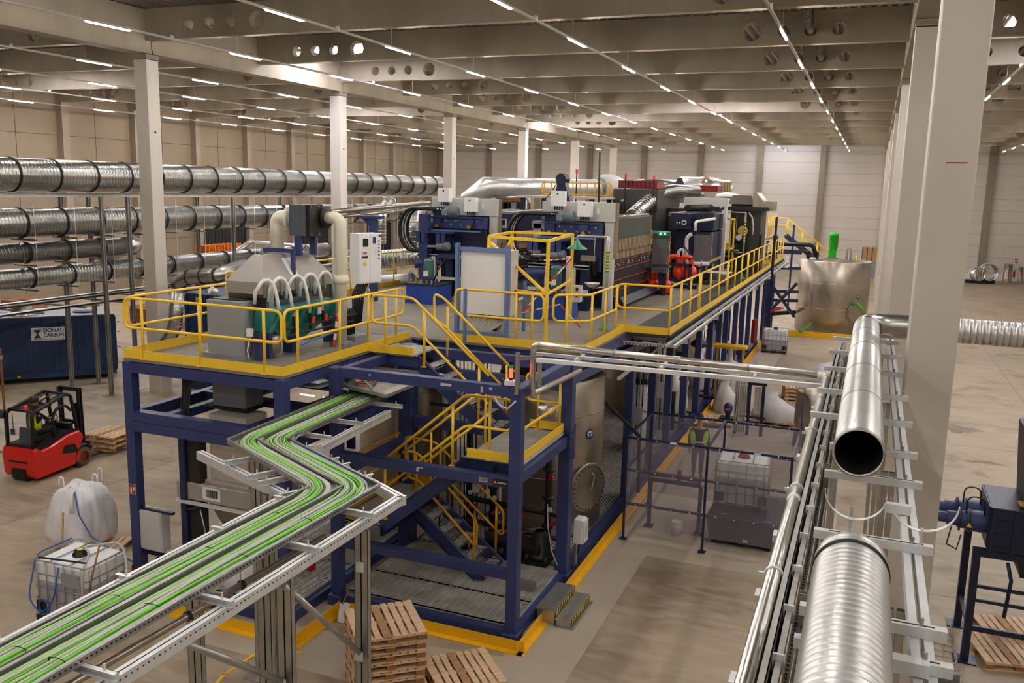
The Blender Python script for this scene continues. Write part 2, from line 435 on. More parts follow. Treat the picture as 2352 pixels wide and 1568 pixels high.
# columns
def column(x, y, label, ztop=11.8):
    t = thing('concrete_column', label, 'column', (x+.28, y+.28, 0))
    MB().cbox(x, x+.57, y, y+.57, 0, ztop-.02, .015).build('shaft', 'column_concrete', t)
    MB().box(x-.01, x+.58, y-.01, y+.58, ztop, ztop+.16).build('bearing_block', 'concrete', t)
    g = MB(); g.cyl((x+.57, y+.28, 9.35), (x+.575, y+.28, 9.35), .05, 10)
    g.build('socket', 'black', t)
    return t
NTH = ['nearest', 'second', 'third', 'fourth', 'fifth', 'sixth', 'seventh']
for k in range(6):
    column(-24.17, 24.4+12*k, 'square concrete column in the left row, %s from the camera' % NTH[k])
big = None
column(-24.17, 12.4, 'square concrete column beside the camera, left row'); column(-24.17, .4, 'square concrete column behind the camera, left row'); column(.56, .4, 'concrete column behind the camera, right row')
for k in range(7):
    t = column(.56, 12.4+12*k, 'tall pale concrete column in the right row, %s from the camera' % NTH[k])
    if k == 0: big = t
g = MB(); g.box(.78, 1.02, 12.396, 12.4, 8.13, 8.145); g.build('paint_mark', 'red_dark', big)
g = MB()
for a in ((.56,.75,24.39,24.4,7.9,7.93),): pass
# main girders along the rows
def girder(x, y0, y1, label):
    g = MB(); g.box(x, x+.57, y0+.02, y1-.02, 12.0, 13.42)
    g.box(x-.03, x+.6, y0+.03, y1-.03, 11.975, 12.1)
    tag(g.build('concrete_girder', 'concrete'), label, 'girder', 'girders over the column rows')
for k in range(-1, 6):
    girder(-24.17, 12.68+12*k, 24.68+12*k, 'concrete girder resting on the left column row, %s from the camera' % (NTH+['last'])[k+1])
    girder(.56, .68+12*k, 12.68+12*k, 'concrete girder over the right column row, %s from the camera' % (NTH+['last'])[k+1])
# transverse beams with round service holes
def beam_mesh(name, x0, x1, holes):
    cu = bpy.data.curves.new(name, 'CURVE'); cu.dimensions = '2D'; cu.fill_mode = 'BOTH'; cu.extrude = .13
    def spl(pts):
        s = cu.splines.new('POLY'); s.points.add(len(pts)-1)
        for p, q in zip(s.points, pts): p.co = (q[0], q[1], 0, 1)
        s.use_cyclic_u = True
    spl([(x0, 12.42), (x0, 13.42), (x1, 13.42), (x1, 12.42)])
    for hx_, hz, r in holes: spl([(hx_+r*math.cos(2*PI*k/20), hz+r*math.sin(2*PI*k/20)) for k in range(20)])
    o = bpy.data.objects.new('t', cu); COL.objects.link(o); bpy.context.view_layer.update()
    me = bpy.data.meshes.new_from_object(o.evaluated_get(bpy.context.evaluated_depsgraph_get()))
    COL.objects.unlink(o); bpy.data.objects.remove(o)
    mb = MB(); mb.add([(v.co.x, -v.co.z, v.co.y) for v in me.vertices], [tuple(p.vertices) for p in me.polygons])
    mb.box(x0, x1, -.15, .15, 12.40, 12.47)
    return mb.build(name, 'concrete')
hs = [(-21.7,.2),(-20.85,.2),(-20.0,.2),(-18.95,.29),(-4.15,.29),(-3.15,.2),(-2.34,.2),(-1.5,.2)]
ORD = ['first','second','third','fourth','fifth','sixth','seventh','eighth','ninth','tenth','eleventh','twelfth','thirteenth','fourteenth','fifteenth','sixteenth']
protos = {}
for bay, x0, x1, hh, where in (('m', -23.6, .56, [(x, 12.84, r) for x, r in hs], 'over the middle bay'),
                               ('l', -48.6, -24.17, [(x-24.7, 12.84, r) for x, r in hs], 'over the left bay'),
                               ('r', 1.13, 25.6, [(3.2,12.84,.2),(4.4,12.84,.2),(5.6,12.84,.29),(20.,12.84,.29)], 'over the right bay')):
    p = beam_mesh('roof_beam', x0, x1, hh); oy = p.location.y
    lab = 'perforated concrete roof beam %s, %s from the camera'
    ys = [24.55+6*k for k in range(12)]
    for i, y in enumerate(ys):
        o = p if i == 0 else p.copy()
        if i: COL.objects.link(o)
        o.location.y = y
        tag(o, lab % (where, ORD[i]), 'roof beam', 'roof beams')
# flexible hoses poking through beams on the right
for i in range(5):
    y = 29.9+6*i; g = MB(); pts = [(-2.34, y-1.4, 13.3), (-2.34, y-.9, 13.15), (-2.34, y-.3, 12.9), (-2.34, y+.5, 12.84)]
    g.tube(pts, .13, 12)
    for k in range(14):
        t = k/13; a = Vector(pts[0]).lerp(Vector(pts[2]), t); g.tube([a, a+V(0,.02,-.008)], .15, 12)
    tag(g.build('roof_hose', 'duct_smooth'), 'silver flexible duct passing through the %s roof beam hole' % ORD[i+1], 'duct')

# skylights
for i, (x, y, w, d, lab) in enumerate(((-21, 33.4, 4.5, 2.2, 'bright rooflight above the second left column'), (-40, 33.4, 5, 2.2, 'rooflight in the left bay'),
                            (6, 33.4, 5, 2.2, 'rooflight in the right bay'), (-8.5, 51.4, 6, 2.4, 'rooflight in the middle of the hall'),
                            (-20.7, 63.4, 5, 2.4, 'rooflight above the fourth left column'), (-33, 51.4, 5, 2.4, 'rooflight deep in the left bay'), (-9, 93.5, 6, .7, 'rooflight before the far wall'),
                            (-17.5, 57.4, 6, 1.6, 'rooflight beyond the middle of the hall'))):
    t = thing('rooflight', lab, 'skylight', (x, y, ZR-.1))
    MB().box(x-w/2, x+w/2, y-d/2, y+d/2, ZR-.06, ZR-.04).build('pane', 'skylight', t)
    g = MB()
    for a in ((x-w/2-.06, x+w/2+.06, y-d/2-.06, y-d/2), (x-w/2-.06, x+w/2+.06, y+d/2, y+d/2+.06), (x-w/2-.06, x-w/2, y-d/2, y+d/2), (x+w/2, x+w/2+.06, y-d/2, y+d/2)): g.box(*a, ZR-.1, ZR)
    g.build('frame', 'white_paint', t)

# ceiling light lines
ZL = 11.8
lamp = None; sensor = None
strips = [(-2.58,'rightmost light line of middle bay'),(-8.25,'middle bay light line second from right'),(-14.05,'middle bay light line third from right'),
          (-19.85,'leftmost light line of the middle bay'),(-26.55,'light line just left of the left columns'),(-32.3,'second light line left of the left columns'),
          (-38.3,'third light line left of the left columns'),(-44.4,'light line beside the left wall'),(3.95,'first light line in the right bay'),(10.,'second light line in the right bay')]
for si, (x, where) in enumerate(strips):
    t = thing('light_track', 'slim grey track carrying the '+where, 'track', (x, 52, ZL+.03))
    MB().box(x-.035, x+.035, -10, 91.3, ZL+.03, ZL+.085).build('rail', 'grey_light', t)
    for k in range(12): MB().cyl((x, 24.55+6*k, ZL+.08), (x, 24.55+6*k, 12.41), .008, 5).build('hanger_rod', 'galv', t)
    for k in range(-4, 14):  # lines carried on unseen behind the camera to light the near column
        y = 13.43+5.77*k
        if x < -20 and k < 1: continue
        if lamp is None:
            lamp = MB().box(-.024, .024, 0, 1.5, -.02, .025).build('ceiling_light', 'lamp'); lamp.location = (x, y, ZL); o = lamp
        else:
            o = lamp.copy(); COL.objects.link(o); o.location = (x, y, ZL)
        tag(o, ('lit tube %s along the %s' % (ORD[k+1], where)) if k >= 0 else 'unseen lit tube added behind the camera', 'ceiling light', 'ceiling lights')
    for k in (0, 2, 5, 8):
        y = 21.6+5.77*k
        if sensor is None:
            sensor = MB().rev((0,0,-.14), [(0,0),(.05,0),(.06,.03),(.06,.13),(.03,.14)], 10).build('motion_sensor', 'white_paint'); o = sensor
        else: o = sensor.copy(); COL.objects.link(o)
        o.location = (x, y, ZL+.03); tag(o, 'white sensor %s along the %s' % (ORD[k], where), 'sensor', 'sensors on the light lines')
# ================================================================ blue steel platform
ZD = 4.5
def post_part(t, x, y, z0, z1, w=.2, mt='blue_steel', name='post'):
    return MB().cbox(x-w/2, x+w/2, y-w/2, y+w/2, z0, z1, .012).build(name, mt, t)
def beam_part(t, p, q, w=.16, h=.2, mt='blue_steel', name='beam'):
    return MB().beam(p, q, w, h).build(name, mt, t)
# --- front left frame module
t = thing('steel_structure', 'blue steel frame carrying the front left platform corner', 'steel frame', (-10.7, 14, 0))
X0, X1, Y0 = -12.46, -8.92, 11.95
for x in (X0+.1, X1-.1):
    for y in (Y0+.1, 16.4):
        post_part(t, x, y, .2, ZD-.06)
for y in (Y0+.1, 16.4):
    beam_part(t, (X0+.2, y, 4.34), (X1-.2, y, 4.34), .19, .19)
    beam_part(t, (X0+.2, y, 3.43), (X1-.2, y, 3.43), .19, .18)
    beam_part(t, (X0+.2, y, 3.235), (X1-.2, y, 3.235), .19, .19)
for x in (X0+.1, X1-.1, -11.6, -9.75):
    beam_part(t, (x, Y0+.2, 4.34), (x, 16.3, 4.34), .17, .18)
    beam_part(t, (x, Y0+.2, 3.43), (x, 16.3, 3.43), .17, .16)
    if x in (X0+.1, X1-.1): beam_part(t, (x, Y0+.2, 3.235), (x, 16.3, 3.235), .19, .19)
beam_part(t, (X0+.2, 13.9, 3.43), (X1-.2, 13.9, 3.43), .14, .16)
beam_part(t, (X0+.2, Y0+.1, .1), (X1-.2, Y0+.1, .1), .2, .2, name='base_beam')
beam_part(t, (X1-.1, Y0+.2, .1), (X1-.1, 16.3, .1), .2, .2, name='base_beam')
beam_part(t, (X0+.1, Y0+.2, .1), (X0+.1, 16.3, .1), .2, .2, name='base_beam')
for x in (X0+.1, X1-.1):
    for y in (Y0+.1, 16.4): post_part(t, x, y, .003, .2, .26, name='foot')
post_part(t, -11.43, 12.3, .2, 3.2, .14, 'blue_dark', 'inner_post')
# --- stair bay frame
t = thing('steel_structure', 'blue steel stair tower frame at the front right corner', 'steel frame', (-6.8, 14.5, 0))
BX0, BX1, BY0, BY1 = -8.64, -5.05, 13.02, 15.87
for x, y, w in ((BX0, BY0+.1, .2), (BX1-.1, BY0+.1, .2), (BX1-.1, BY1-.1, .24), (BX0, BY1-.1, .3)):
    post_part(t, x, y, .2, ZD, w)
    post_part(t, x, y, .003, .2, w+.1, name='foot')
for z, h in ((4.42, .17), (2.86, .17), (1.23, .16), (.12, .2)):
    beam_part(t, (BX0+.1, BY0+.1, z), (BX1-.2, BY0+.1, z), .17, h)
for z in (4.4, 2.93, .12):
    beam_part(t, (BX1-.1, BY0+.2, z), (BX1-.1, BY1-.22, z), .17, .18)
for z in (4.38, 3.98, 2.9):
    beam_part(t, (BX0+.1, BY1-.1, z), (BX1-.2, BY1-.1, z), .17, .2)
for z in (2.5, 4.36): beam_part(t, (BX0, BY0+.2, z), (BX0, BY1-.2, z), .15, .17)
g = MB().box(BX1-.25, BX1+.03, BY1-.08, BY1+.05, 2.55, 3.15)
for z in (2.62, 2.74, 2.96, 3.08):
    for x in (BX1-.2, BX1-.05): g.bolt((x, BY1-.08, z), (0,-1,0))
g.build('splice_plate', 'blue_steel', t)
g = MB().box(BX1-.002, BX1+.012, BY1-.3, BY1+.12, 2.5, 3.2); 
for z in (2.6, 2.75, 2.95, 3.1):
    for y in (BY1-.2, BY1+.02): g.bolt((BX1+.012, y, z), (1,0,0), .022, .02)
g.build('splice_plate', 'blue_dark', t)
for x in (BX0-.14, BX0+.16):
    g = MB().box(x-.08, x+.08, BY0+.3, BY0+.34, 2.95, 3.5)
    for z in (3.02, 3.15, 3.3, 3.42): g.bolt((x, BY0+.3, z), (0,-1,0), .02, .015)
    g.build('splice_plate', 'blue_dark', t)
# plates with marks on the front beam
text_mesh('CIRT', .06, 'sign_black', MB().box(-5.78, -5.62, BY0+.003, BY0+.014, 2.82, 2.90).build('type_plate', 'stainless_clean', t), 'type_lettering', frame_M((-5.7, BY0+.002, 2.86), (1,0,0), (0,0,1)))
p = MB().box(-5.52, -5.26, BY0+.003, BY0+.014, 2.80, 2.91).build('maker_plate', 'sign_black', t)
text_mesh('smartio', .055, 'sign_white', p, 'maker_lettering', frame_M((-5.36, BY0+.002, 2.855), (1,0,0), (0,0,1)))
MB().cyl((-5.48, BY0+.003, 2.855), (-5.48, BY0-.001, 2.855), .022, 14).build('maker_emblem', 'orange', p)
g = MB()
for x, z, w, h in ((-7.9, 4.44, .05, .02), (-6.42, 4.42, .2, .045), (-5.76, 4.41, .04, .1), (-5.6, 4.44, .05, .04), (-6.95, 2.86, .05, .07), (-6.9, 2.9, .12, .02)):
    g.box(x-w/2, x+w/2, BY0+.012, BY0+.016, z-h/2, z+h/2)
g.build('bare_patch', 'grey_light', t)

# --- main machine frame under the deck (right side line and back)
t = thing('steel_structure', 'long blue steel frame under the machine deck', 'steel frame', (-9, 30, 0))
XR2 = -5.15
for y in (20.6, 23.1, 25.2, 27.6, 29.9, 32.2, 34.2, 35.9, 38.6, 40.9, 43.2, 46.4):
    post_part(t, XR2, y, .2, 4.3, .2, 'blue_steel')
beam_part(t, (XR2, 15.9, 4.36), (XR2, 47, 4.36), .2, .22)
beam_part(t, (XR2, 15.9, 4.1), (XR2, 22, 3.9), .18, .2)
beam_part(t, (XR2, 15.9, .1), (XR2, 47, .1), .2, .2, name='base_beam')
for y in (20.6, 25.2, 29.9, 34.2, 38.6, 43.2):
    beam_part(t, (XR2, y, 4.36), (-14.1, y, 4.36), .2, .25, 'blue_dark')
    beam_part(t, (XR2, y, .1), (-12.4, y, .1), .2, .2, 'blue_dark', 'base_beam')
for y in (22.5, 27.6, 32.2, 37, 43.2):
    for x in (-8.7, -12.3): post_part(t, x, y, .2, 4.3, .2, 'blue_dark')
for x in (-8.7, -12.3, -14.0): beam_part(t, (x, 16.6, 4.36), (x, 47, 4.36), .2, .25, 'blue_dark')
beam_part(t, (-12.3, 16.7, 4.36), (-5.3, 16.7, 4.36), .2, .22)
post_part(t, -14.0, 22, .003, 4.3, .2, 'blue_dark'); post_part(t, -14.0, 34, .003, 4.3, .2, 'blue_dark'); post_part(t, -14.0, 46, .003, 4.3, .2, 'blue_dark')

# --- decks
def deck(name, label, x0, x1, y0, y1, mt='deck', th=.05, z=ZD):
    t = thing(name, label, 'platform deck', ((x0+x1)/2, (y0+y1)/2, z-th))
    nx = max(1, round((x1-x0)/2.4)); ny = max(1, round((y1-y0)/2.0))
    k = 0
    for i in range(nx):
        for j in range(ny):
            a, b_ = x0+(x1-x0)*i/nx, x0+(x1-x0)*(i+1)/nx; c, d = y0+(y1-y0)*j/ny, y0+(y1-y0)*(j+1)/ny
            MB().box(a+.004, b_-.004, c+.004, d-.004, z-th, z).build('deck_panel', mt, t)
    return t
deck('platform_deck', 'grey non-slip deck of the front left platform', -12.44, -8.94, 11.97, 16.5)
deck('platform_deck', 'wide grey deck under the filter presses', -14.2, -5.06, 16.55, 47)
MB().box(-5.06, -4.02, 19.55, 46.9, ZD-.05, ZD).build('platform_deck', 'deck_black'); tag(bpy.data.objects['platform_deck.002'], 'black walkway deck along the right side of the machine', 'platform deck')
g = MB()
# walkway bearers
t = thing('walkway_support', 'galvanised channels and brackets under the black walkway', 'support', (-4.5, 33, 4.2))
MB().chan((-4.05, 19.5, 4.36), (-4.05, 47, 4.36), .1, .12).build('edge_channel', 'blue_dark', t)
for k in range(13):
    y = 20.3+2.2*k; MB().chan((-5.05, y, 4.27), (-3.75, y, 4.27), .06, .09).build('bracket', 'galv_bright', t)
for x in (-3.8, -3.98): MB().chan((x, 19.0, 4.36), (x, 46.5, 4.36), .06, .06).build('channel_rail', 'galv_bright', t)

# --- grating made of bars
def grating(parent, x0, x1, y0, y1, z, along='x', p1=.04, p2=.11, h=.03, name='grating', fr=True):
    g = MB()
    if along == 'x':
        n = int((y1-y0)/p1)
        for i in range(n+1): y = y0+i*(y1-y0)/n; g.box(x0, x1, y-.004, y+.004, z-h, z)
        n = max(1, int((x1-x0)/p2))
        for i in range(n+1): x = x0+i*(x1-x0)/n; g.box(x-.0035, x+.0035, y0, y1, z-.01, z-.001)
    else:
        n = int((x1-x0)/p1)
        for i in range(n+1): x = x0+i*(x1-x0)/n; g.box(x-.004, x+.004, y0, y1, z-h, z)
        n = max(1, int((y1-y0)/p2))
        for i in range(n+1): y = y0+i*(y1-y0)/n; g.box(x0, x1, y-.0035, y+.0035, z-.01, z-.001)
    if fr:
        for a in ((x0, x1, y0-.004, y0+.004), (x0, x1, y1-.004, y1+.004), (x0-.004, x0+.004, y0, y1), (x1-.004, x1+.004, y0, y1)): g.box(*a, z-h-.01, z+.002)
    return g.build(name, 'grate', parent)
t = thing('floor_grating', 'steel bar grating floor inside the stair tower base', 'grating', (-6.8, 15, .2))
for x0, x1 in ((-8.5, -6.85), (-6.83, -5.2)):
    for y0, y1 in ((13.25, 14.2), (14.22, 15.9)): grating(t, x0, x1, y0, y1, .25, 'x', .062, .13)
t = thing('floor_grating', 'steel bar grating beside the stainless tank', 'grating', (-6.8, 19, .2))
grating(t, -8.5, -5.28, 15.95, 22.9, .25, 'y', .062, .13)
grating(t, -8.5, -5.28, 23.0, 29.5, .25, 'y', .06, .15)
t = thing('floor_grating', 'steel bar grating under the front left platform', 'grating', (-10, 14, .2))
for x0, x1 in ((-10.7, -9.05),): 
    for y0, y1 in ((12.2, 14.2), (14.22, 16.2)): grating(t, x0, x1, y0, y1, .25, 'x', .062, .13)
# --- yellow kerb round the base
t = thing('floor_kerb', 'yellow steel kerb angle bolted round the machine base', 'kerb', (-8, 13, 0))
def kerb(p, q, out):
    p, q, out = Vector(p), Vector(q), Vector(out); d = (q-p).normalized(); g = MB()
    g.ext([p, p+out*.012, p+out*.012+V(0,0,.19), p+V(0,0,.19)], q-p)
    g.ext([p, p+out*.13, p+out*.13+V(0,0,.012), p+V(0,0,.012)], q-p)
    n = int((q-p).length/.55)
    for i in range(n): c = p+d*(.3+i*.55)+out*.08; g.cyl(c+V(0,0,.012), c+V(0,0,.022), .016, 6)
    g.build('kerb_angle', 'kerb_yellow', t)
kerb((-12.95, 11.52, .003), (-8.45, 11.52, .003), (0,-1,0)); kerb((-8.45, 11.40, .003), (-8.45, 12.86, .003), (1,0,0)); kerb((-8.32, 12.86, .003), (-4.82, 12.86, .003), (0,-1,0))
kerb((-4.92, 12.73, .003), (-4.92, 50.5, .003), (1,0,0))
# --- aluminium step box
t = thing('step', 'two-tread aluminium step with yellow and black edges', 'step', (-4.75, 14.55, 0))
for i, (x0, x1, z) in enumerate(((-5.03, -4.66, .28), (-4.66, -4.36, .15))):
    g = MB().box(x0, x1, 13.95, 15.12, z-.03, z)
    n = 9
    for k in range(n): xx = x0+.02+(x1-x0-.04)*k/(n-1); g.box(xx-.006, xx+.006, 13.96, 15.11, z, z+.003)
    g.build('tread', 'galv', t)
    g = MB(); g2 = MB()
    for k in range(18):
        y0 = 13.95+k*1.17/18; y1 = y0+1.17/18; o = .035
        vs = [(x1, y0, z-.11), (x1, y1, z-.11), (x1, y1+o, z-.002), (x1, y0+o, z-.002)]
        if k == 17: vs = [(x1, y0, z-.11), (x1, y1, z-.11), (x1, y1, z-.002), (x1, y0+o, z-.002)]
        (g if k % 2 else g2).ext(vs, (.004, 0, 0))
    g.build('warning_stripes', 'sign_yellow', t); g2.build('warning_stripes', 'sign_black', t)
    for y in (14.0, 15.07): MB().box(x0+.02, x1-.02, y-.02, y+.02, .003, z-.03).build('leg', 'galv', t)
MB().box(-4.66, -4.30, 13.93, 15.14, .003, .012).build('base_plate', 'galv', t)

# ================================================================ railings
RR = .026
def railing(name, label, pts, posts, loops=(True, True), top=1.1, mid=.56, kick=None, cat='railing', mt='yellow', cr=.14, ext=.16, kickside=None, group=None, r=RR):
    """pts: base polyline; posts: list of base points; rails follow pts at heights top and mid, closed by round end loops"""
    pts = [Vector(p) for p in pts]; c = pts[0]
    t = thing(name, label, cat, tuple(c), group)
    up = [p+V(0,0,top) for p in pts]; lo = [p+V(0,0,mid) for p in pts]
    if loops[0] and loops[1]:
        MB().tube(rounded(up+lo[::-1], cr, 5, True), r, 8, True).build('hand_rail', mt, t)
    elif loops[0]:
        MB().tube(rounded(up[::-1]+lo, cr, 5), r, 8).build('hand_rail', mt, t)
    elif loops[1]:
        MB().tube(rounded(up+lo[::-1], cr, 5), r, 8).build('hand_rail', mt, t)
    else:
        MB().tube(rounded(up, cr, 5), r, 8).build('hand_rail', mt, t); MB().tube(rounded(lo, cr, 5), r, 8).build('mid_rail', mt, t)
    for p in posts:
        p = Vector(p); g = MB().tube([p+V(0,0,.0), p+V(0,0,top-.01)], r, 8); g.box(p.x-.05, p.x+.05, p.y-.05, p.y+.05, p.z, p.z+.012); g.build('post', mt, t)
    if kick:
        for i, (a, b_) in enumerate(kick): MB().beam(Vector(a)+V(0,0,.085), Vector(b_)+V(0,0,.085), .012, .16).build('toe_board', mt, t)
    return t
def lerpts(a, b_, n, s0=.12, s1=.12):
    a, b_ = Vector(a), Vector(b_); L = (b_-a).length
    return [a.lerp(b_, (s0+(L-s0-s1)*i/(n-1))/L) for i in range(n)]
z = ZD
fl, fr = (-12.40, 12.02, z), (-8.98, 12.02, z)
railing('guard_rail', 'yellow front guard rail of the left platform', [fl, fr], [(-11.98,12.0,z), (-10.68,12.0,z), (-9.32,12.0,z)], kick=[((-12.42,11.985,z), (-8.95,11.985,z))])
railing('guard_rail', 'yellow guard rail on the right edge of the left platform', [(-8.97,12.08,z), (-8.97,16.15,z)], [(-8.97,12.45,z), (-8.97,13.75,z), (-8.97,14.75,z), (-8.97,15.85,z)], kick=[((-8.94,11.97,z), (-8.94,16.4,z))])
railing('guard_rail', 'yellow guard rail on the far left platform edge', [(-12.42,12.1,z), (-12.42,16.5,z)], [(-12.42,14.0,z), (-12.42,16.2,z)], kick=[((-12.43,12.0,z), (-12.43,16.5,z))], loops=(True, False))
# walkway rails
ws = [19.62, 23.4, 28.2, 33.0, 37.8, 42.6, 46.6]
railing('guard_rail', 'yellow guard rail closing the near end of the walkway', [(-5.3,19.62,z), (-4.10,19.62,z)], [(-5.12,19.62,z)], loops=(True, False), kick=[((-5.3,19.6,z), (-4.08,19.6,z))])
for i in range(6):
    a, b_ = (-4.08, ws[i]+.05, z), (-4.08, ws[i+1]-.05, z)
    railing('guard_rail', 'yellow walkway guard rail, %s section from the near end' % ORD[i], [a, b_], lerpts(a, b_, 4, .02, .08), loops=(False, False), kick=[((-4.05, a[1]-.05, z), (-4.05, b_[1]+.05, z))], group='walkway guard rails')
# right front deck edge
railing('guard_rail', 'yellow guard rail along the deck edge behind the stair', [(-7.98,16.6,z), (-6.0,16.6,z)], [(-7.75,16.6,z), (-6.6,16.6,z), (-6.25,16.6,z)], kick=[((-8.0,16.56,z), (-5.1,16.56,z))])
railing('guard_rail', 'yellow guard rail on the deck edge before the walkway', [(-5.85,16.75,z), (-5.2,17.1,z), (-5.2,19.2,z)], [(-5.6,16.85,z), (-5.2,17.3,z), (-5.2,18.3,z), (-5.2,19.2,z)], loops=(True, False), kick=[((-5.1,16.6,z), (-5.1,19.6,z))])
# inner yellow portal guard around the hoist opening
t = thing('lift_guard', 'tall yellow square-tube guard frame beside the press', 'guard frame', (-6.4, 18.4, z))
g = MB(); zz = z+2.15
P = [(-7.75,17.8), (-6.14,17.15), (-6.62,20.2), (-8.1,20.0)]
for x, y in P[:2]+P[2:]: MB().beam((x, y, z), (x, y, zz), .06, .06, (0,1,0)).build('post', 'yellow', t)
for i in range(4): a, b_ = P[i], P[(i+1)%4]; MB().beam((*a, zz), (*b_, zz), .06, .06).build('top_rail', 'yellow', t)
MB().beam((*P[0], zz-.1), (*P[1], zz-1.1), .05, .05).build('brace', 'yellow', t); MB().beam((*P[3], zz-.1), (*P[0], zz-1.2), .05, .05).build('brace', 'yellow', t)
for a, b_ in ((P[0], P[1]), (P[1], P[2])): MB().beam((*a, z+1.05), (*b_, z+1.05), .045, .045).build('mid_rail', 'yellow', t)
# left far guard rails on the deck's left edge
for i, (a, b_) in enumerate(((18.2, 22.6), (22.9, 26.8))):
    railing('guard_rail', 'yellow guard rail on the left deck edge, %s section' % ORD[i], [(-14.15,a,z), (-14.15,b_,z)], lerpts((-14.15,a,z), (-14.15,b_,z), 3, .3, .3), kick=[((-14.18,a,z), (-14.18,b_,z))])
railing('guard_rail', 'short yellow guard rail behind the scrubber hood', [(-14.1,16.8,z), (-12.6,16.8,z)], [(-13.9,16.8,z), (-12.8,16.8,z)], kick=[((-14.2,16.7,z), (-12.5,16.7,z))])

# ================================================================ stairs
def stair(label, top, bot, y0, y1, n, treadmat=True):
    # straight flight descending from top (x,z) to bot (x,z) in lane y0..y1
    (xt, zt), (xb, zb) = top, bot
    t = thing('stair_flight', label, 'staircase', ((xt+xb)/2, (y0+y1)/2, zb))
    for y in (y0, y1):
        sgn = -1 if y == y0 else 1
        g = MB().beam((xt, y, zt-.12), (xb, y, zb-.02), .012, .25)
        for k in (-1, 1):
            d = (Vector((xb, y, zb-.02))-Vector((xt, y, zt-.12))).normalized(); nn = Vector((-d.z, 0, d.x)); 
            if nn.z < 0: nn = -nn
            g.beam(Vector((xt, y-sgn*-.03, zt-.12))+nn*.119*k, Vector((xb, y-sgn*-.03, zb-.02))+nn*.119*k, .06, .012)
        for i in range(n):
            f = (i+.5)/n; g.bolt((xt+(xb-xt)*f, y+sgn*.006, zt-.12+(zb-zt)*f), (0, sgn, 0), .014, .01); g.bolt((xt+(xb-xt)*(f+.03), y+sgn*.006, zt-.12+(zb-zt)*(f+.03)), (0, sgn, 0), .014, .01)
        g.build('stringer', 'blue_steel', t)
    for i in range(n):
        f = (i+1)/(n+.4); x = xt+(xb-xt)*f; zz = zt+(zb-zt)*f
        tr = grating(t, x-.13, x+.13, y0+.02, y1-.02, zz, 'y', .05, .09, name='tread')
    return t
stair('blue steel upper stair flight reaching the machine deck', (-7.95, 4.5), (-6.28, 3.1), 14.85, 15.62, 6)
stair('blue steel middle stair flight crossing the front of the tower', (-6.15, 3.1), (-7.9, 1.55), 13.42, 14.2, 6)
stair('blue steel lower stair flight ending on the grating', (-7.85, 1.55), (-6.35, .27), 14.6, 15.4, 5)
t = thing('stair_landing', 'grating landing halfway up the stair tower', 'landing', (-5.7, 14.5, 3.0))
grating(t, -6.2, -5.16, 13.36, 15.6, 3.1, 'x', .04, .05)
for y in (13.33, 15.63): MB().chan((-6.3, y, 3.0), (-5.15, y, 3.0), .06, .2).build('edge_channel', 'blue_dark', t)
for x in (-5.6,): MB().chan((x, 13.3, 2.95), (x, 15.6, 2.95), .07, .16).build('bearer', 'blue_dark', t)
MB().beam((-6.15,13.33,3.2), (-5.2,13.33,3.2), .012, .16).build('toe_board', 'yellow', t); MB().beam((-5.17,13.3,3.2), (-5.17,15.6,3.2), .012, .16).build('toe_board', 'yellow', t); MB().beam((-5.85,15.62,3.2), (-5.17,15.62,3.2), .012, .16).build('toe_board', 'yellow', t)
t = thing('stair_landing', 'low grating landing at the left of the stair tower', 'landing', (-8.3, 14.6, 1.4))
grating(t, -8.75, -7.88, 13.4, 15.7, 1.55, 'x', .04, .05)
for x in (-8.8, -7.86): MB().chan((x, 13.36, 1.45), (x, 15.74, 1.45), .06, .18).build('edge_channel', 'blue_dark', t)
MB().beam((-8.78,13.4,1.65), (-8.78,15.7,1.65), .012, .16).build('toe_board', 'yellow_dirty', t); MB().beam((-8.75,15.72,1.65), (-7.9,15.72,1.65), .012, .16).build('toe_board', 'yellow_dirty', t); MB().beam((-8.75,13.38,1.65), (-8.45,13.38,1.65), .012, .16).build('toe_board', 'yellow_dirty', t)
t = thing('stair_landing', 'top grating landing between platform and stair', 'landing', (-8.45, 15, 4.4))
grating(t, -8.88, -7.98, 14.75, 15.75, 4.5, 'x', .035, .06)
MB().beam((-8.95,14.72,4.57), (-7.95,14.72,4.57), .012, .16).build('toe_board', 'yellow', t)
MB().chan((-8.9,14.8,4.36), (-7.9,14.8,4.36), .06, .22).build('edge_channel', 'blue_steel', t); MB().chan((-8.9,15.75,4.36), (-7.9,15.75,4.36), .06, .22).build('edge_channel', 'blue_steel', t)
# stair handrails
def srail(label, pts, posts, loops=(True, True), mt='yellow'):
    return railing('stair_rail', label, pts, posts, loops, cat='handrail', mt=mt, cr=.12)
srail('yellow handrail on the front side of the upper flight', [(-8.9,14.78,4.5), (-8.0,14.78,4.5), (-6.4,14.8,3.14)], [(-8.6,14.78,4.5), (-7.75,14.78,4.28), (-6.6,14.8,3.3)], (True, False))
srail('yellow handrail on the back side of the upper flight', [(-8.0,15.68,4.5), (-7.8,15.68,4.42), (-6.2,15.68,3.05)], [(-7.7,15.68,4.25), (-6.4,15.68,3.2)], (True, False))
srail('yellow handrail round the halfway landing', [(-7.95,13.38,1.6), (-6.2,13.38,3.1), (-5.35,13.38,3.1)], [(-7.8,13.38,1.7), (-6.45,13.38,2.9), (-5.75,13.38,3.1)], (False, True))
srail('yellow handrail on the inner side of the middle flight', [(-7.9,14.22,1.6), (-6.15,14.22,3.1)], [(-7.3,14.22,2.1), (-6.2,14.22,3.08)], (False, False))
srail('yellow guard rail on the right edge of the halfway landing', [(-5.22,13.5,3.1), (-5.22,15.55,3.1)], [(-5.22,15.5,3.1)], (False, False))
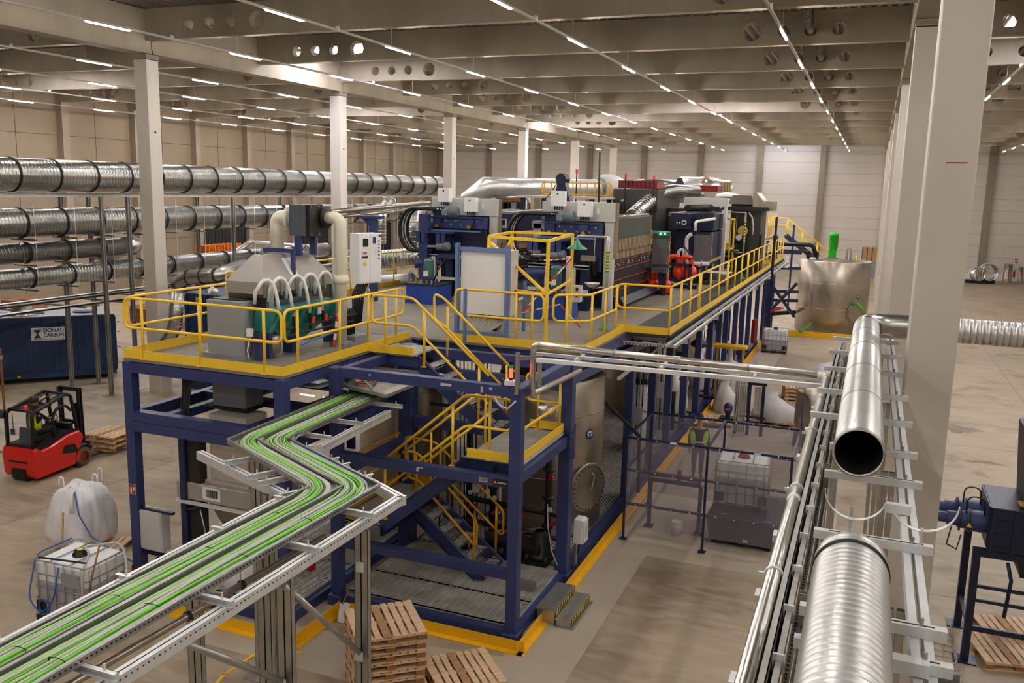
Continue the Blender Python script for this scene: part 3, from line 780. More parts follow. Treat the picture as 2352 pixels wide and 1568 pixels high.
srail('yellow guard rail on the back edge of the halfway landing', [(-5.25,15.62,3.1), (-5.95,15.62,3.1)], [(-5.7,15.62,3.1)], (False, True))
srail('orange-yellow handrail on the front side of the lower flight', [(-8.0,14.58,1.55), (-7.75,14.58,1.5), (-6.5,14.58,.35)], [(-7.8,14.58,1.5), (-6.55,14.58,.45)], (True, True), 'yellow_dirty')
srail('orange-yellow handrail on the back side of the lower flight', [(-8.5,15.42,1.55), (-7.8,15.42,1.5), (-6.3,15.42,.3)], [(-8.3,15.42,1.55), (-7.7,15.42,1.4), (-6.45,15.42,.4)], (True, True), 'yellow_dirty')
srail('orange-yellow guard rail on the left edge of the low landing', [(-8.75,13.5,1.55), (-8.75,15.65,1.55)], [(-8.75,13.7,1.55), (-8.75,15.5,1.55)], (True, True), 'yellow_dirty')
# ================================================================ duct bank on the left
XD = -26.0
def duct_y(label, x, z, r, y0, y1, clamps, mt='duct', seg=28, cname='clamp'):
    t = thing('ventilation_duct', label, 'duct', (x, (y0+y1)/2, z-r))
    g = MB(); g.rev((x, y0, z), [(r, 0), (r, y1-y0), (r-.01, y1-y0), (r-.01, 0), (r, 0)], seg, (0,1,0)); g.build('duct_wall', mt, t)
    for y in clamps:
        MB().rev((x, y, z), [(r, 0), (r+.03, .004), (r+.03, .05), (r, .054)], seg, (0,1,0)).build(cname, 'gasket', t)
    return t
d1 = duct_y('widest spiral duct, topmost of the left duct bank', XD, 7.77, .54, 12, 53, [19.2+1.55*k for k in range(22)])
duct_y('wide spiral duct, second from top of the left duct bank', XD, 6.2, .48, 12, 50, [19.4+1.55*k for k in range(20)])
d3 = duct_y('narrower spiral duct ending in an elbow, left duct bank', XD, 5.22, .34, 12, 25.2, [19.6, 21.1, 22.7, 24.2])
MB().tube(rounded([(XD,25.2,5.22), (XD,25.95,5.22), (XD-.9,25.95,5.1), (XD-1.6,25.95,4.6)], .45, 5), .345, 24).build('elbow', 'duct_smooth', d3)
duct_y('lowest long spiral duct of the left duct bank', XD, 4.38, .335, 12, 40, [19.6+1.6*k for k in range(13)])
# rack carrying the ducts
t = thing('duct_rack', 'galvanised post and rail rack holding the left duct bank', 'duct rack', (-26, 30, 0))
for x in (-25.2, -26.8): MB().chan((x, 12, 7.12), (x, 54, 7.12), .1, .12).build('rail', 'galv', t)
for y in (14, 18.6, 23.4, 24.6, 30.3, 36, 41.7, 47.4, 52.8):
    for x in (-24.95, -26.85):
        MB().ibeam((x, y, .012), (x, y, 7.08), .12, .12, .02, (0,1,0)).build('post', 'galv', t)
        MB().box(x-.22, x+.22, y-.22, y+.22, 0, .012).build('base_plate', 'galv', t)
for k in range(24):
    y = 16.3+1.6*k
    for z, L in ((5.66, 1.2), (4.8, 1.1), (3.98, 1.1)):
        if z == 4.8 and y > 25.5 or y > 40 and z < 5: continue
        MB().chan((XD-L/2, y, z), (XD+L/2, y, z), .045, .05).build('crossbar', 'galv', t)
    MB().cyl((XD+.56, y, 3.95), (XD+.56, y, 7.1), .008, 5).build('threaded_rod', 'galv_bright', t)
for x, z in ((-25.35, 3.6), (-25.35, 3.35), (-26.5, 3.5)): MB().chan((x, 12, z), (x, 40, z), .25, .07).build('cable_tray', 'galv', t)
for k in range(16): MB().chan((-24.9, 14+1.7*k, 3.3), (-26.9, 14+1.7*k, 3.3), .05, .06).build('crossbar', 'galv', t)
# secondary ducts beyond
t = thing('ventilation_duct', 'thin silver duct with a bend beyond the left duct bank', 'duct', (-31, 40, 5))
MB().tube([pX(540, 585, -30), pX(575, 560, -30), pX(700, 570, -30), pX(960, 600, -30)], .22, 16).build('duct_wall', 'duct_smooth', t)
t = thing('ventilation_duct', 'silver duct bend above the left deck edge', 'duct', (-23, 24, 3))
P = [pY(405, 655, 24.6), pY(430, 636, 24.6), pY(500, 632, 24.6), pY(560, 610, 27)]
MB().tube(rounded(P, .3, 4), .26, 20).build('duct_wall', 'duct_smooth', t)
for a in (0, .45, .9): q = P[2].lerp(P[1], a); d = (P[1]-P[2]).normalized(); MB().rev(q, [(.26,0),(.29,.01),(.29,.04),(.26,.05)], 20, d).build('clamp', 'gasket', t)
t = thing('ventilation_duct', 'vertical silver duct dropping behind the left platform rail', 'duct', tuple(pY(405, 780, 23)))
a = pY(408, 690, 23.6); b_ = pY(402, 757, 23.6); MB().tube(rounded([a+V(0,0,.3), b_, b_+V(-.5,-.1,-.7)], .4, 5), .23, 20).build('duct_wall', 'duct_smooth', t)
for k in range(9): q = a.lerp(b_, k/9); MB().rev(q, [(.23,0),(.245,.01),(.23,.02)], 20).build('ridge', 'duct_smooth', t)
for i, (x0, y0, x1, y1, X, r, lab) in enumerate(((945, 480, 945, 600, -19, .3, 'vertical silver duct left of the first press'), (875, 470, 875, 560, -22, .25, 'vertical ribbed duct behind the control cabinet'))):
    t = thing('ventilation_duct', lab, 'duct', tuple(pX(x1, y1, X)))
    MB().tube(rounded([pX(x0+25, y0-6, X-1), pX(x0, y0+22, X), pX(x1, y1, X)], .4, 4), r, 16).build('duct_wall', 'duct_smooth', t)
    a, b_ = pX(x0, y0+30, X), pX(x1, y1, X)
    for k in range(8): q = a.lerp(b_, k/8); MB().rev(q, [(r,0),(r+.02,.02),(r,.04)], 16).build('ridge', 'duct_smooth', t)
t = thing('ventilation_duct', 'horizontal spiral duct low behind the left deck rail', 'duct', (-16.5, 27, 4.6))
a, b_ = pY(878, 596, 30), pY(968, 590, 30); MB().tube([a, b_], .36, 20).build('duct_wall', 'duct_smooth', t)
for k in range(12): q = a.lerp(b_, k/12); MB().rev(q, [(.36,0),(.375,.01),(.36,.02)], 20, b_-a).build('ridge', 'galv_bright', t)
t = thing('ventilation_duct', 'flanged silver duct lying beside the deck kick plate', 'duct', tuple(pY(920, 650, 25)))
a, b_ = pY(868, 645, 25.5), pY(945, 640, 25.5); MB().tube([a, b_], .18, 16).build('duct_wall', 'galv_bright', t)
MB().rev(b_, [(.18,0),(.3,0),(.3,.03),(.18,.03)], 16, b_-a).build('flange', 'grey_light', t)
# stainless pipe bridge to the first press
t = thing('steam_pipe', 'horizontal stainless pipe running from the fan to the first press', 'pipe', tuple(pX(860, 480, -14)))
a, b_ = pX(735, 489, -14), pX(985, 466, -14); MB().tube([a, b_], .075, 12).build('pipe_wall', 'stainless', t)
MB().tube([a+V(0,0,-.16), b_+V(0,0,-.16)], .05, 10).build('pipe_wall', 'stainless', t)
for px in (878, 892):
    q = pX(px, 476, -14); MB().tube([q, q+V(0,.25,.28)], .07, 10).build('branch_stub', 'stainless_clean', t); MB().rev(q+V(0,.2,.22), [(.07,0),(.11,0),(.11,.04),(.07,.04)], 12, (0,.25,.28)).build('flange', 'stainless_clean', t)
a = pz(858, 690, ZD); t = thing('pipe_support', 'blue steel column with bracket under the stainless pipe', 'support', tuple(a))
top = 6.78
MB().beam(a, (a.x, a.y, top), .2, .16, (0,1,0)).build('post', 'blue_steel', t); MB().box(a.x-.4, a.x+.3, a.y-.1, a.y+.1, top, top+.08).build('head_plate', 'blue_steel', t)
MB().ext([(a.x-.35, a.y-.01, top), (a.x-.1, a.y-.01, top), (a.x-.1, a.y-.01, top-.25)], (0,.02,0)).build('gusset', 'blue_steel', t)
MB().rev((a.x-.25, a.y-.25, 6.08), [(0,0),(.045,0),(.045,.08),(.03,.1),(0,.1)], 12).build('beacon', 'orange', t)

# ================================================================ container with lettering
A = Vector((-30.4, 21.95, 0)); B = Vector((-27.12, 25.75, 0)); dx = (B-A).normalized(); dy = Vector((-dx.y, dx.x, 0)); W_ = (B-A).length; D_ = 2.4; H_ = 2.5
t = thing('roll_off_container', 'large dark blue steel container with white company sign', 'container', tuple(A))
def cp(u, v, z): return A+dx*u+dy*v+V(0,0,z)
def cbx(g, u0, u1, v0, v1, z0, z1): return g.hull8([cp(u0,v0,z0), cp(u1,v0,z0), cp(u1,v1,z0), cp(u0,v1,z0)], [cp(u0,v0,z1), cp(u1,v0,z1), cp(u1,v1,z1), cp(u0,v1,z1)])
cbx(MB(), 0, W_, 0, D_, .18, H_).build('body', 'container_blue', t)
for u in (.0, .9, 2.0, 2.9, 3.7, 4.4, W_-.14): cbx(MB(), u, u+.14, -.06, 0, .2, H_-.1).build('rib', 'container_blue', t)
for z0, z1 in ((.18, .36), (H_-.18, H_)): cbx(MB(), 0, W_, -.08, 0, z0, z1).build('rail', 'container_blue', t)
for k in range(4): cbx(MB(), W_, W_+.06, .1+.55*k, .22+.55*k, .3, H_-.1).build('rib', 'container_blue', t)
for z in (.6, 1.2, 1.8, 2.2): MB().cyl(cp(W_+.02, .1, z), cp(W_+.2, .05, z), .02, 6).build('hinge_pin', 'galv', t)
cbx(MB(), -.05, W_+.02, -.05, D_, H_, H_+.03).build('lid', 'grey_steel', t)
cbx(MB(), .3, W_-.3, .2, .35, 0.0, .18).build('skid', 'black_matt', t); cbx(MB(), .3, W_-.3, D_-.4, D_-.2, 0.0, .18).build('skid', 'black_matt', t)
pl = cbx(MB(), 2.15, 3.28, -.1, -.08, 1.62, 2.12).build('sign_board', 'sign_white', t)
fm = lambda u, z: frame_M(cp(u, -.102, z), dx, (0,0,1))
text_mesh('DONAU', .2, 'container_blue', pl, 'lettering', fm(2.9, 2.0), .004, .68)
text_mesh('CARBON', .2, 'container_blue', pl, 'lettering', fm(2.9, 1.82), .004, .68)
text_mesh('www.donau-carbon.com', .09, 'sign_black', pl, 'lettering', fm(2.72, 1.67), 0, 1.05)
g = MB()
for s in (1, -1): g.ext([cp(2.22,-.1,1.88+s*.16), cp(2.5,-.1,1.88+s*.16), cp(2.39,-.1,1.88+s*.02), cp(2.33,-.1,1.88+s*.02)], -dy*.003)
g.ext([cp(2.33,-.1,1.86), cp(2.39,-.1,1.86), cp(2.39,-.1,1.9), cp(2.33,-.1,1.9)], -dy*.003); g.build('emblem', 'container_blue', pl)
q = cp(1.9, .7, H_+.03)
s = MB().rev(q, [(.52,0),(.52,.04),(.4,.05),(.4,.22),(.3,.36),(.28,.52)], 24).build('duct_stub', 'duct_smooth', t)
for k, z in enumerate((.08, .14, .2)): MB().rev(q, [(.4,z),(.42,z+.01),(.4,z+.02)], 24).build('ridge', 'galv', s)
MB().rev(cp(.9, 1.2, H_+.03), [(0,.03),(.5,.03),(.5,0)], 24).build('hatch', 'grey_mid', t); MB().rev(cp(4.0, .8, H_+.03), [(0,.04),(.4,.04),(.4,0)], 24).build('hatch', 'container_blue', t)
for px, py, c in ((65, 874, 'sign_yellow'), (380, 0, None)): 
    if c: cbx(MB(), 1.6, 1.7, -.1, -.08, .24, .32).build('marker', c, t)
# second container behind the platform
t = thing('roll_off_container', 'dark blue container partly hidden behind the left platform rail', 'container', (-20.5, 26, 0))
a = pY(424, 660, 25.5); b_ = pY(520, 640, 25.5)
MB().box(a.x, b_.x+1.2, 25.5, 28, .05, a.z-.2).build('body', 'container_blue', t)
for k in range(4): MB().box(a.x+.9*k, a.x+.9*k+.12, 25.44, 25.5, .05, a.z-.25).build('rib', 'container_blue', t)
q = pY(457, 688, 25.44); MB().box(q.x-.14, q.x+.14, 25.43, 25.44, q.z-.1, q.z+.1).build('label_plate', 'sign_yellow', t)
# burnt logs, boxes, pallets behind the containers
def crate(label, x, y, z, w, d, h, mt='wood_old', name='wooden_crate', cat='crate'):
    t = thing(name, label, cat, (x, y, z))
    MB().box(x-w/2+.02, x+w/2-.02, y-d/2+.02, y+d/2-.02, z+.1, z+h).build('box', mt, t)
    for a in (-.42, 0, .42): MB().box(x+a*w-.04, x+a*w+.04, y-d/2, y+d/2, z, z+.1).build('skid', 'wood_block', t)
    for zz in (z+.14, z+h-.12): MB().box(x-w/2, x+w/2, y-d/2-.01, y-d/2+.02, zz, zz+.08).build('slat', 'wood', t)
    return t
P = pz(398*.3+3, 710, 0)
crate('open brown crate full of charred offcuts behind the blue container', -37.5, 33.5, 0, 1.6, 1.0, 1.3, 'burnt_wood')
crate('brown cardboard box on a pallet near the left wall', -35.0, 36, 0, 2.4, 1.2, 1.1, 'rust', 'cardboard_box', 'box')
crate('low wooden crate with scrap near the left wall', -40.5, 33, 0, 3.2, 1.4, .8, 'rust')
crate('wooden crate by the left column', -32, 35.5, 0, 2.2, 1.4, .7, 'wood_old')
crate('wooden box beyond the container near a left pilaster', -44, 35.5, 0, 2, 1.4, 1.0, 'burnt_wood')
# blue drums with orange crates on top, seen under the ducts
dr = None
a = pX(372, 590, -44.5)
for i in range(5):
    for j in range(2):
        y = 50.3+i*.95; z = j*.95; x = -44.5
        if dr is None:
            dr = thing('blue_drum', '', 'drum', (0,0,0), world=False)
            MB().rev((0,0,0), [(0,0),(.4,0),(.42,.05),(.42,.3),(.44,.33),(.42,.36),(.42,.6),(.44,.63),(.42,.66),(.42,.88),(.38,.93),(0,.93)], 16).build('shell', 'blue_navy', dr)
            MB().cyl((.2,0,.93), (.2,0,.96), .06, 8).build('cap', 'white_paint', dr); o = dr; o.location = (x, y, z)
        else: o = dup(dr, (x, y, z))
        tag(o, 'dark blue plastic drum stacked near the left wall', 'drum', 'blue drums near the left wall')
oc = None
for i in range(4):
    for j in range(3):
        g_loc = (-44.5, 50.8+i*1.0, 1.93+j*.42)
        if oc is None:
            oc = thing('orange_crate', '', 'crate', g_loc, world=False)
            g = MB()
            for k in range(5): g.box(-.45, .45, -.45, .45, .02+k*.08, .05+k*.08)
            g.build('slats', 'orange', oc); g = MB()
            for a in (-.42, 0, .42): g.box(-.47, -.43, a-.03, a+.03, 0, .4); g.box(.43, .47, a-.03, a+.03, 0, .4)
            g.build('uprights', 'orange', oc); o = oc
        else: o = dup(oc, g_loc)
        tag(o, 'orange plastic crate stacked on the blue drums', 'crate', 'orange crates on the blue drums')
# thin steel pole at the left edge
t = thing('scaffold_pole', 'thin rusty steel pole at the left edge of the photo', 'pole', tuple(pz(18, 1040)))
a = pz(18, 1040); MB().cyl(a, (a.x, a.y, 3.0), .035, 8).build('tube', 'rust', t); MB().cyl((a.x, a.y, 2.7), (a.x, a.y, 2.8), .06, 8).build('coupler', 'galv', t)
MB().box(a.x-.3, a.x+.3, a.y-.06, a.y+.06, .0, .05).build('foot', 'wood_old', t)
# ================================================================ machines on the deck
def bxp(t, name, mt, *a, c=0): 
    return (MB().cbox(*a, c) if c else MB().box(*a)).build(name, mt, t)
# grey chute
t = thing('steel_chute', 'tall grey steel chute box rising through the left platform', 'chute', (-10.9, 13, 3.5))
bxp(t, 'upper_duct', 'grey_steel', -11.26, -10.43, 12.85, 13.45, 4.55, 5.56, c=.01); bxp(t, 'base_flange', 'grey_steel', -11.33, -10.36, 12.78, 13.52, 4.5, 4.57)
bxp(t, 'lower_duct', 'grey_steel', -11.22, -10.47, 12.88, 13.42, 3.56, 4.44, c=.01)
g = MB().box(-11.34, -10.35, 12.76, 13.54, 3.525, 3.56)
for k in range(7): g.bolt((-11.28+.145*k, 12.8, 3.56), (0,0,1), .02, .02); g.bolt((-10.39, 12.82+.11*k, 3.56), (0,0,1), .02, .02)
g.build('bolt_flange', 'black_matt', t)
bxp(t, 'rim', 'dark_steel', -11.2, -10.49, 12.91, 13.39, 5.56, 5.58)
t2 = thing('steel_chute', 'pale beige chute and wide hopper hood under the left platform', 'chute', (-10.5, 12.9, 1.2))
bxp(t2, 'duct', 'beige_duct', -11.0, -10.15, 12.5, 13.1, 2.25, 3.5, c=.01); bxp(t2, 'flange', 'beige_duct', -11.07, -10.08, 12.43, 13.17, 2.2, 2.25)
bxp(t2, 'hood_box', 'hood_beige', -11.62, -9.72, 12.28, 14.3, 1.88, 2.2, c=.01); bxp(t2, 'angle_rail', 'galv_bright', -11.6, -9.74, 12.22, 12.27, 1.8, 1.86)
g = MB(); g.hull8([(-10.6,12.5,1.2),(-10.1,12.5,1.2),(-10.1,13.3,1.2),(-10.6,13.3,1.2)], [(-10.95,12.35,1.88),(-9.8,12.35,1.88),(-9.8,13.9,1.88),(-10.95,13.9,1.88)]); g.build('cone', 'stainless', t2)
s = bxp(t2, 'barcode_sheet', 'sign_white', -11.0, -10.6, 12.27, 12.28, 1.93, 2.17); g = MB(); x = -10.92
for k, w in enumerate((.012,.006,.02,.01,.006,.016,.01,.024,.008,.014,.008,.018,.01)): g.box(x, x+w, 12.266, 12.27, 1.98, 2.13); x += w+.009
g.build('barcode', 'sign_black', s)
g = MB(); g.rev((-10.35, 12.8, .25), [(.55,0),(.62,.3),(.55,.65),(.3,.95),(.2,1.0)], 14); tag(g.build('big_bag', 'bag'), 'white big bag hanging under the beige hopper', 'bag')
t = thing('bag_clamp', 'small black-handled clamp lever below the hopper hood', 'clamp', (-11.2, 12.3, 1.5))
MB().tube([(-11.35,12.2,1.68), (-11.1,12.3,1.74)], .035, 8).build('handle', 'black', t); MB().tube([(-11.1,12.3,1.74), (-10.98,12.3,1.2), (-11.05,12.3,.7)], .015, 6).build('rod', 'galv', t)
# --- scrubber with trapezoid hood
t = thing('sludge_scrubber', 'grey hooded washing machine with teal trough and white hoses', 'machine', (-10.7, 14.2, ZD))
x0, x1, y0, y1 = -11.0, -10.2, 13.1, 15.35; zb, zm, zt = 5.58, 5.9, 6.36
h = MB(); h.hull8([(x0,y0,zb+.1),(x1,y0,zb+.1),(x1,y1,zb+.1),(x0,y1,zb+.1)], [(x0,y0,zm),(x1,y0,zm),(x1,y1,zm),(x0,y1,zm)])
hood = h.build('hood_skirt', 'hood_beige', t)
h = MB(); h.hull8([(x0,y0,zm),(x1,y0,zm),(x1,y1,zm),(x0,y1,zm)], [(x0+.28,y0+.42,zt),(x1-.28,y0+.42,zt),(x1-.28,y1-.42,zt),(x0+.28,y1-.42,zt)]); h.build('hood_top', 'hood_beige', t)
MB().box(x1+.001, x1+.004, 14.0, 14.0, 6, 6.2) 
sh = MB().hull8([(x1-.03,14.0,5.96),(x1-.03,14.25,5.96),(x1-.235,14.25,6.28),(x1-.235,14.0,6.28)], [(x1-.02,14.0,5.965),(x1-.02,14.25,5.965),(x1-.225,14.25,6.285),(x1-.225,14.0,6.285)]).build('notice_sheet', 'sign_white', t)
bxp(t, 'window_panel', 'smoke_panel', x0+.02, x1-.02, y0+.02, y1-.02, 5.3, zb+.1)
for i in range(6): bxp(t, 'rib', 'galv', x1-.02, x1+.04, y0+.05+.47*i, y0+.12+.47*i, 5.62, 5.9)
for y in (y0+.15, y1+.08): bxp(t, 'leg', 'grey_steel', x1-.1, x1+.04, y, y+.14, ZD, 5.85)
tr = MB().hull8([(x1-.4,13.15,4.98),(x1+.12,13.15,4.98),(x1+.12,15.0,4.98),(x1-.4,15.0,4.98)], [(x1-.45,13.0,5.42),(x1+.38,13.0,5.42),(x1+.38,15.2,5.42),(x1-.6,15.2,5.42)]).build('trough', 'teal', t)
for k in range(6): MB().hull8([(x1+.12,13.1+.36*k,4.98),(x1+.2,13.1+.36*k,5.0),(x1+.2,13.13+.36*k,5.0),(x1+.12,13.13+.36*k,4.98)], [(x1+.34,13.1+.36*k,5.42),(x1+.46,13.1+.36*k,5.42),(x1+.46,13.13+.36*k,5.42),(x1+.34,13.13+.36*k,5.42)]).build('stiffener', 'teal', tr)
MB().hull8([(x1-.3,13.9,4.72),(x1,13.9,4.72),(x1,14.4,4.72),(x1-.3,14.4,4.72)], [(x1-.45,13.3,4.98),(x1+.1,13.3,4.98),(x1+.1,14.9,4.98),(x1-.45,14.9,4.98)]).build('trough_cone', 'teal', t)
bxp(t, 'label_plate', 'grey_light', x1+.37, x1+.385, 14.3, 14.42, 5.2, 5.34)
for k, y in enumerate((13.1, 13.5, 14.02, 14.45, 14.95)):
    pts = [(x1+.05,y-.28,5.55), (x1+.08,y-.28,5.78)]+[(x1+.12+.02*i, y-.28+.3*(1-math.cos(PI*i/8))/2*1.0, 5.78+.2*math.sin(PI*i/8)) for i in range(1, 8)]+[(x1+.3,y+.03,5.7), (x1+.34,y+.05,5.38)]
    MB().tube(pts, .032, 10).build('hose', 'white_paint', t)
    MB().cyl((x1+.34,y+.05,5.26), (x1+.34,y+.05,5.42), .04, 10).build('hose_fitting', 'stainless_clean', t)
    MB().cyl((x1+.36,y+.05,4.95), (x1+.36,y+.05,5.26), .028, 8).build('valve_pipe', 'black', t)
    MB().beam((x1+.42,y+.05,5.05), (x1+.44,y+.07,5.2), .03, .05).build('valve_handle', 'orange_pipe', t)
for z, yy0, yy1 in ((5.06, 13.2, 15.6), (4.93, 13.3, 15.5), (4.8, 13.8, 15.4)): MB().tube([(x1+.42,yy0,z), (x1+.42,yy1,z)], .022, 8).build('manifold_pipe', 'dark_steel', t)
MB().tube([(x1+.4,13.6,4.7), (x1+.45,14.9,4.82)], .03, 8).build('water_pipe', 'blue_light', t)
for y in (13.15, 13.85, 15.2): bxp(t, 'frame_leg', 'blue_steel', x1-.12, x1+.1, y, y+.12, ZD, 5.0)
bxp(t, 'frame_leg', 'blue_steel', x1-.05, x1+.08, 12.9, 13.02, ZD, 5.0)
for y in (15.5, 15.6, 15.7): MB().tube(rounded([(x1+.3,y,ZD+.05), (x1+.3,y,5.12), (x1+.05,y+.1,5.12)], .06), .035, 8).build('drain_pipe', 'black', t)
bxp(t, 'drain_tray', 'grey_mid', x1+.12, x1+.55, 15.35, 15.9, ZD, ZD+.12)
MB().rev((x1+.05,13.35,ZD+.06), [(.1,0),(.13,.05),(.13,.3),(.1,.36),(0,.38)], 14).build('filter_pot', 'stainless', t)
MB().tube(rounded([(-10.38,13.1,5.7), (-10.3,13.0,5.4), (-10.28,12.9,5.0), (-10.25,12.8,4.6)], .1), .012, 6).build('cable', 'black', t)
MB().cyl((-11.0,12.82,5.7), (-11.05,12.72,5.76), .07, 12).build('end_motor', 'stainless_clean', t)
bxp(t, 'junction_box', 'white_paint', -10.3, -10.2, 12.75, 12.83, 4.95, 5.1)
MB().tube([(-10.25,12.8,4.95), (-10.28,12.75,4.7), (-10.2,12.7,4.55)], .01, 6).build('cable', 'white_paint', t)
for y in (13.6, 15.0): MB().ext([(x0+.35,y,zt-.1), (x0+.5,y,zt-.1), (x0+.44,y,zt+.12), (x0+.41,y,zt+.12)], (0,.01,0)).build('lifting_lug', 'hood_beige', t)
# fan box and cream pipes
t = thing('extraction_fan', 'dark grey square fan housing between two cream pipes', 'fan', (-10.9, 14.6, 6.4))
fx, fy, fz = -10.95, 14.7, 6.95
q = pY(703, 505, 14.7); fx, fz = q.x, q.z
bxp(t, 'housing', 'fan_grey', fx-.18, fx+.14, fy-.3, fy+.3, fz-.3, fz+.3); bxp(t, 'side_cover', 'dark_steel', fx+.14, fx+.22, fy-.2, fy+.22, fz-.32, fz+.3)
MB().rev((fx-.18, fy-.1, fz+.02), [(.22,0),(.14,.14)], 18, (-1,0,0)).build('inlet_cone', 'grey_steel', t)
for y, z in ((-.15,-.27),(.1,-.27),(-.15,.27),(.1,.27),(.2,0)): MB().bolt((fx+.22, fy+y, fz+z), (1,0,0), .018, .02).build('bolt', 'galv', t)
for y in (-.25, .25): bxp(t, 'support_leg', 'blue_steel', fx-.08, fx+.06, fy+y-.04, fy+y+.04, 6.3, fz-.3)
bxp(t, 'support_leg', 'blue_steel', fx+.05, fx+.12, fy-.6, fy-.53, 5.9, 6.45); bxp(t, 'support_beam', 'blue_steel', fx-.6, fx+.1, fy-.62, fy-.52, 6.38, 6.46)
a = fx-.32
pipe = thing('cream_pipe', 'thick cream plastic pipe with elbow rising from the hood', 'pipe', (a-.3, fy, 6.3))
MB().tube(rounded([(a-.3,fy-.1,zt-.02), (a-.3,fy-.1,fz+.04), (a+.02,fy-.1,fz+.04)], .28, 6), .135, 18).build('pipe_wall', 'cream_pipe', pipe)
f = MB().rev((a,fy-.1,fz+.04), [(.13,0),(.23,0),(.23,.04),(.13,.04)], 20, (1,0,0)).build('flange', 'cream_pipe', pipe)
for k in range(8): MB().bolt((a, fy-.1+.19*math.cos(k*PI/4), fz+.04+.19*math.sin(k*PI/4)), (-1,0,0), .015, .02).build('bolt', 'galv', f)
MB().rev((a-.3,fy-.1,zt-.02), [(.2,0),(.2,.03),(.14,.06)], 18).build('collar', 'cream_pipe', pipe)
pipe = thing('cream_pipe', 'thick cream plastic pipe dropping from the fan to the deck', 'pipe', (fx+.75, fy+.3, ZD))
qx = pY(782, 560, fy+.3).x
MB().tube(rounded([(fx+.24,fy+.3,fz+.05), (qx,fy+.3,fz+.05), (qx,fy+.3,ZD+.06)], .25, 6), .12, 18).build('pipe_wall', 'cream_pipe', pipe)
MB().rev((fx+.26,fy+.3,fz+.05), [(.12,0),(.22,0),(.22,.03),(.12,.03)], 20, (1,0,0)).build('flange', 'black', pipe)
MB().rev((qx,fy+.3,5.75), [(.12,0),(.16,.01),(.17,.08),(.14,.16),(.12,.17)], 18).build('coupling', 'cream_pipe', pipe)
MB().box(qx-.17,qx+.17,fy+.13,fy+.47,ZD,ZD+.07).build('foot', 'grey_mid', pipe)
g = thing('cream_pipe', 'ribbed cream hose between hood and fan column', 'pipe', (x1, 15.45, 5.6)); MB().rev((x1+.02,15.5,5.35), [(.09+.012*(k%2), .03*k) for k in range(16)], 14).build('hose', 'cream_pipe', g)
# control cabinet
t = thing('control_cabinet', 'white control cabinet with screen and buttons on the left deck', 'control cabinet', (-12.3, 18.6, 5.4))
A = pY(798, 640, 17.0); 
cz0, cz1 = pY(830, 652, 17).z, pY(830, 537, 17).z
xa, xb = pY(800, 600, 17).x, pY(822, 600, 17).x
# the cabinet faces right-front
F0 = Vector((pY(824,600,17).x, 17.0, 0)); F1 = Vector((pY(876,600,17.55).x, 17.55, 0)); fd = (F1-F0).normalized(); fn = Vector((fd.y, -fd.x, 0)); 
def cc(u, v, z): return F0+fd*u-fn*v+V(0,0,z)
W2 = (F1-F0).length
def ccb(g, u0, u1, v0, v1, z0, z1): return g.hull8([cc(u0,v0,z0),cc(u1,v0,z0),cc(u1,v1,z0),cc(u0,v1,z0)], [cc(u0,v0,z1),cc(u1,v0,z1),cc(u1,v1,z1),cc(u0,v1,z1)])
ccb(MB(), 0, W2, 0, .35, cz0, cz1).build('body', 'white_cab', t)
ccb(MB(), .01, W2*.5-.005, -.015, 0, cz0+.02, cz1-.02).build('door', 'white_cab', t); ccb(MB(), W2*.5+.005, W2-.01, -.015, 0, cz0+.02, cz1-.02).build('door', 'white_cab', t)
Hc = cz1-cz0
ccb(MB(), W2*.17, W2*.4, -.025, -.015, cz0+Hc*.74, cz0+Hc*.9).build('screen', 'sign_black', t)
ccb(MB(), W2*.6, W2*.74, -.022, -.015, cz0+Hc*.8, cz0+Hc*.93).build('warning_badge', 'sign_blue', t)
ccb(MB(), W2*.66, W2*.8, -.02, -.015, cz0+Hc*.55, cz0+Hc*.68).build('notice_sheet', 'sign_white', t)
ccb(MB(), W2*.86, W2*.98, -.02, -.015, cz0+Hc*.93, cz0+Hc*.98).build('badge', 'sign_blue', t)
for u, v, c in ((.2,.62,'galv'), (.28,.62,'red'), (.15,.53,'black'), (.24,.53,'black'), (.33,.53,'black'), (.25,.4,'sign_yellow')):
    p = cc(W2*u, -.015, cz0+Hc*v); MB().cyl(p, p+fn*.025, .022 if c != 'sign_yellow' else .04, 12).build('button', c, t)
for k in range(6): p = cc(W2*.87, -.015, cz0+Hc*(.5+.07*k)); MB().cyl(p, p+fn*.015, .018, 8).build('indicator', 'black', t)
for k in range(7): MB().tube([cc(W2*(.1+.08*k), .15, cz0), cc(W2*(.1+.08*k)-.1, .2, cz0-.25), cc(W2*(.05+.06*k), .3, ZD+.05)], .018, 6).build('cable', 'black', t)
MB().tube([cc(W2*.5, .1, cz0-.3)+V(math.cos(a)*.06, 0, math.sin(a)*.18) for a in [2*PI*i/14 for i in range(14)]], .012, 6, True).build('cable_coil', 'white_paint', t)
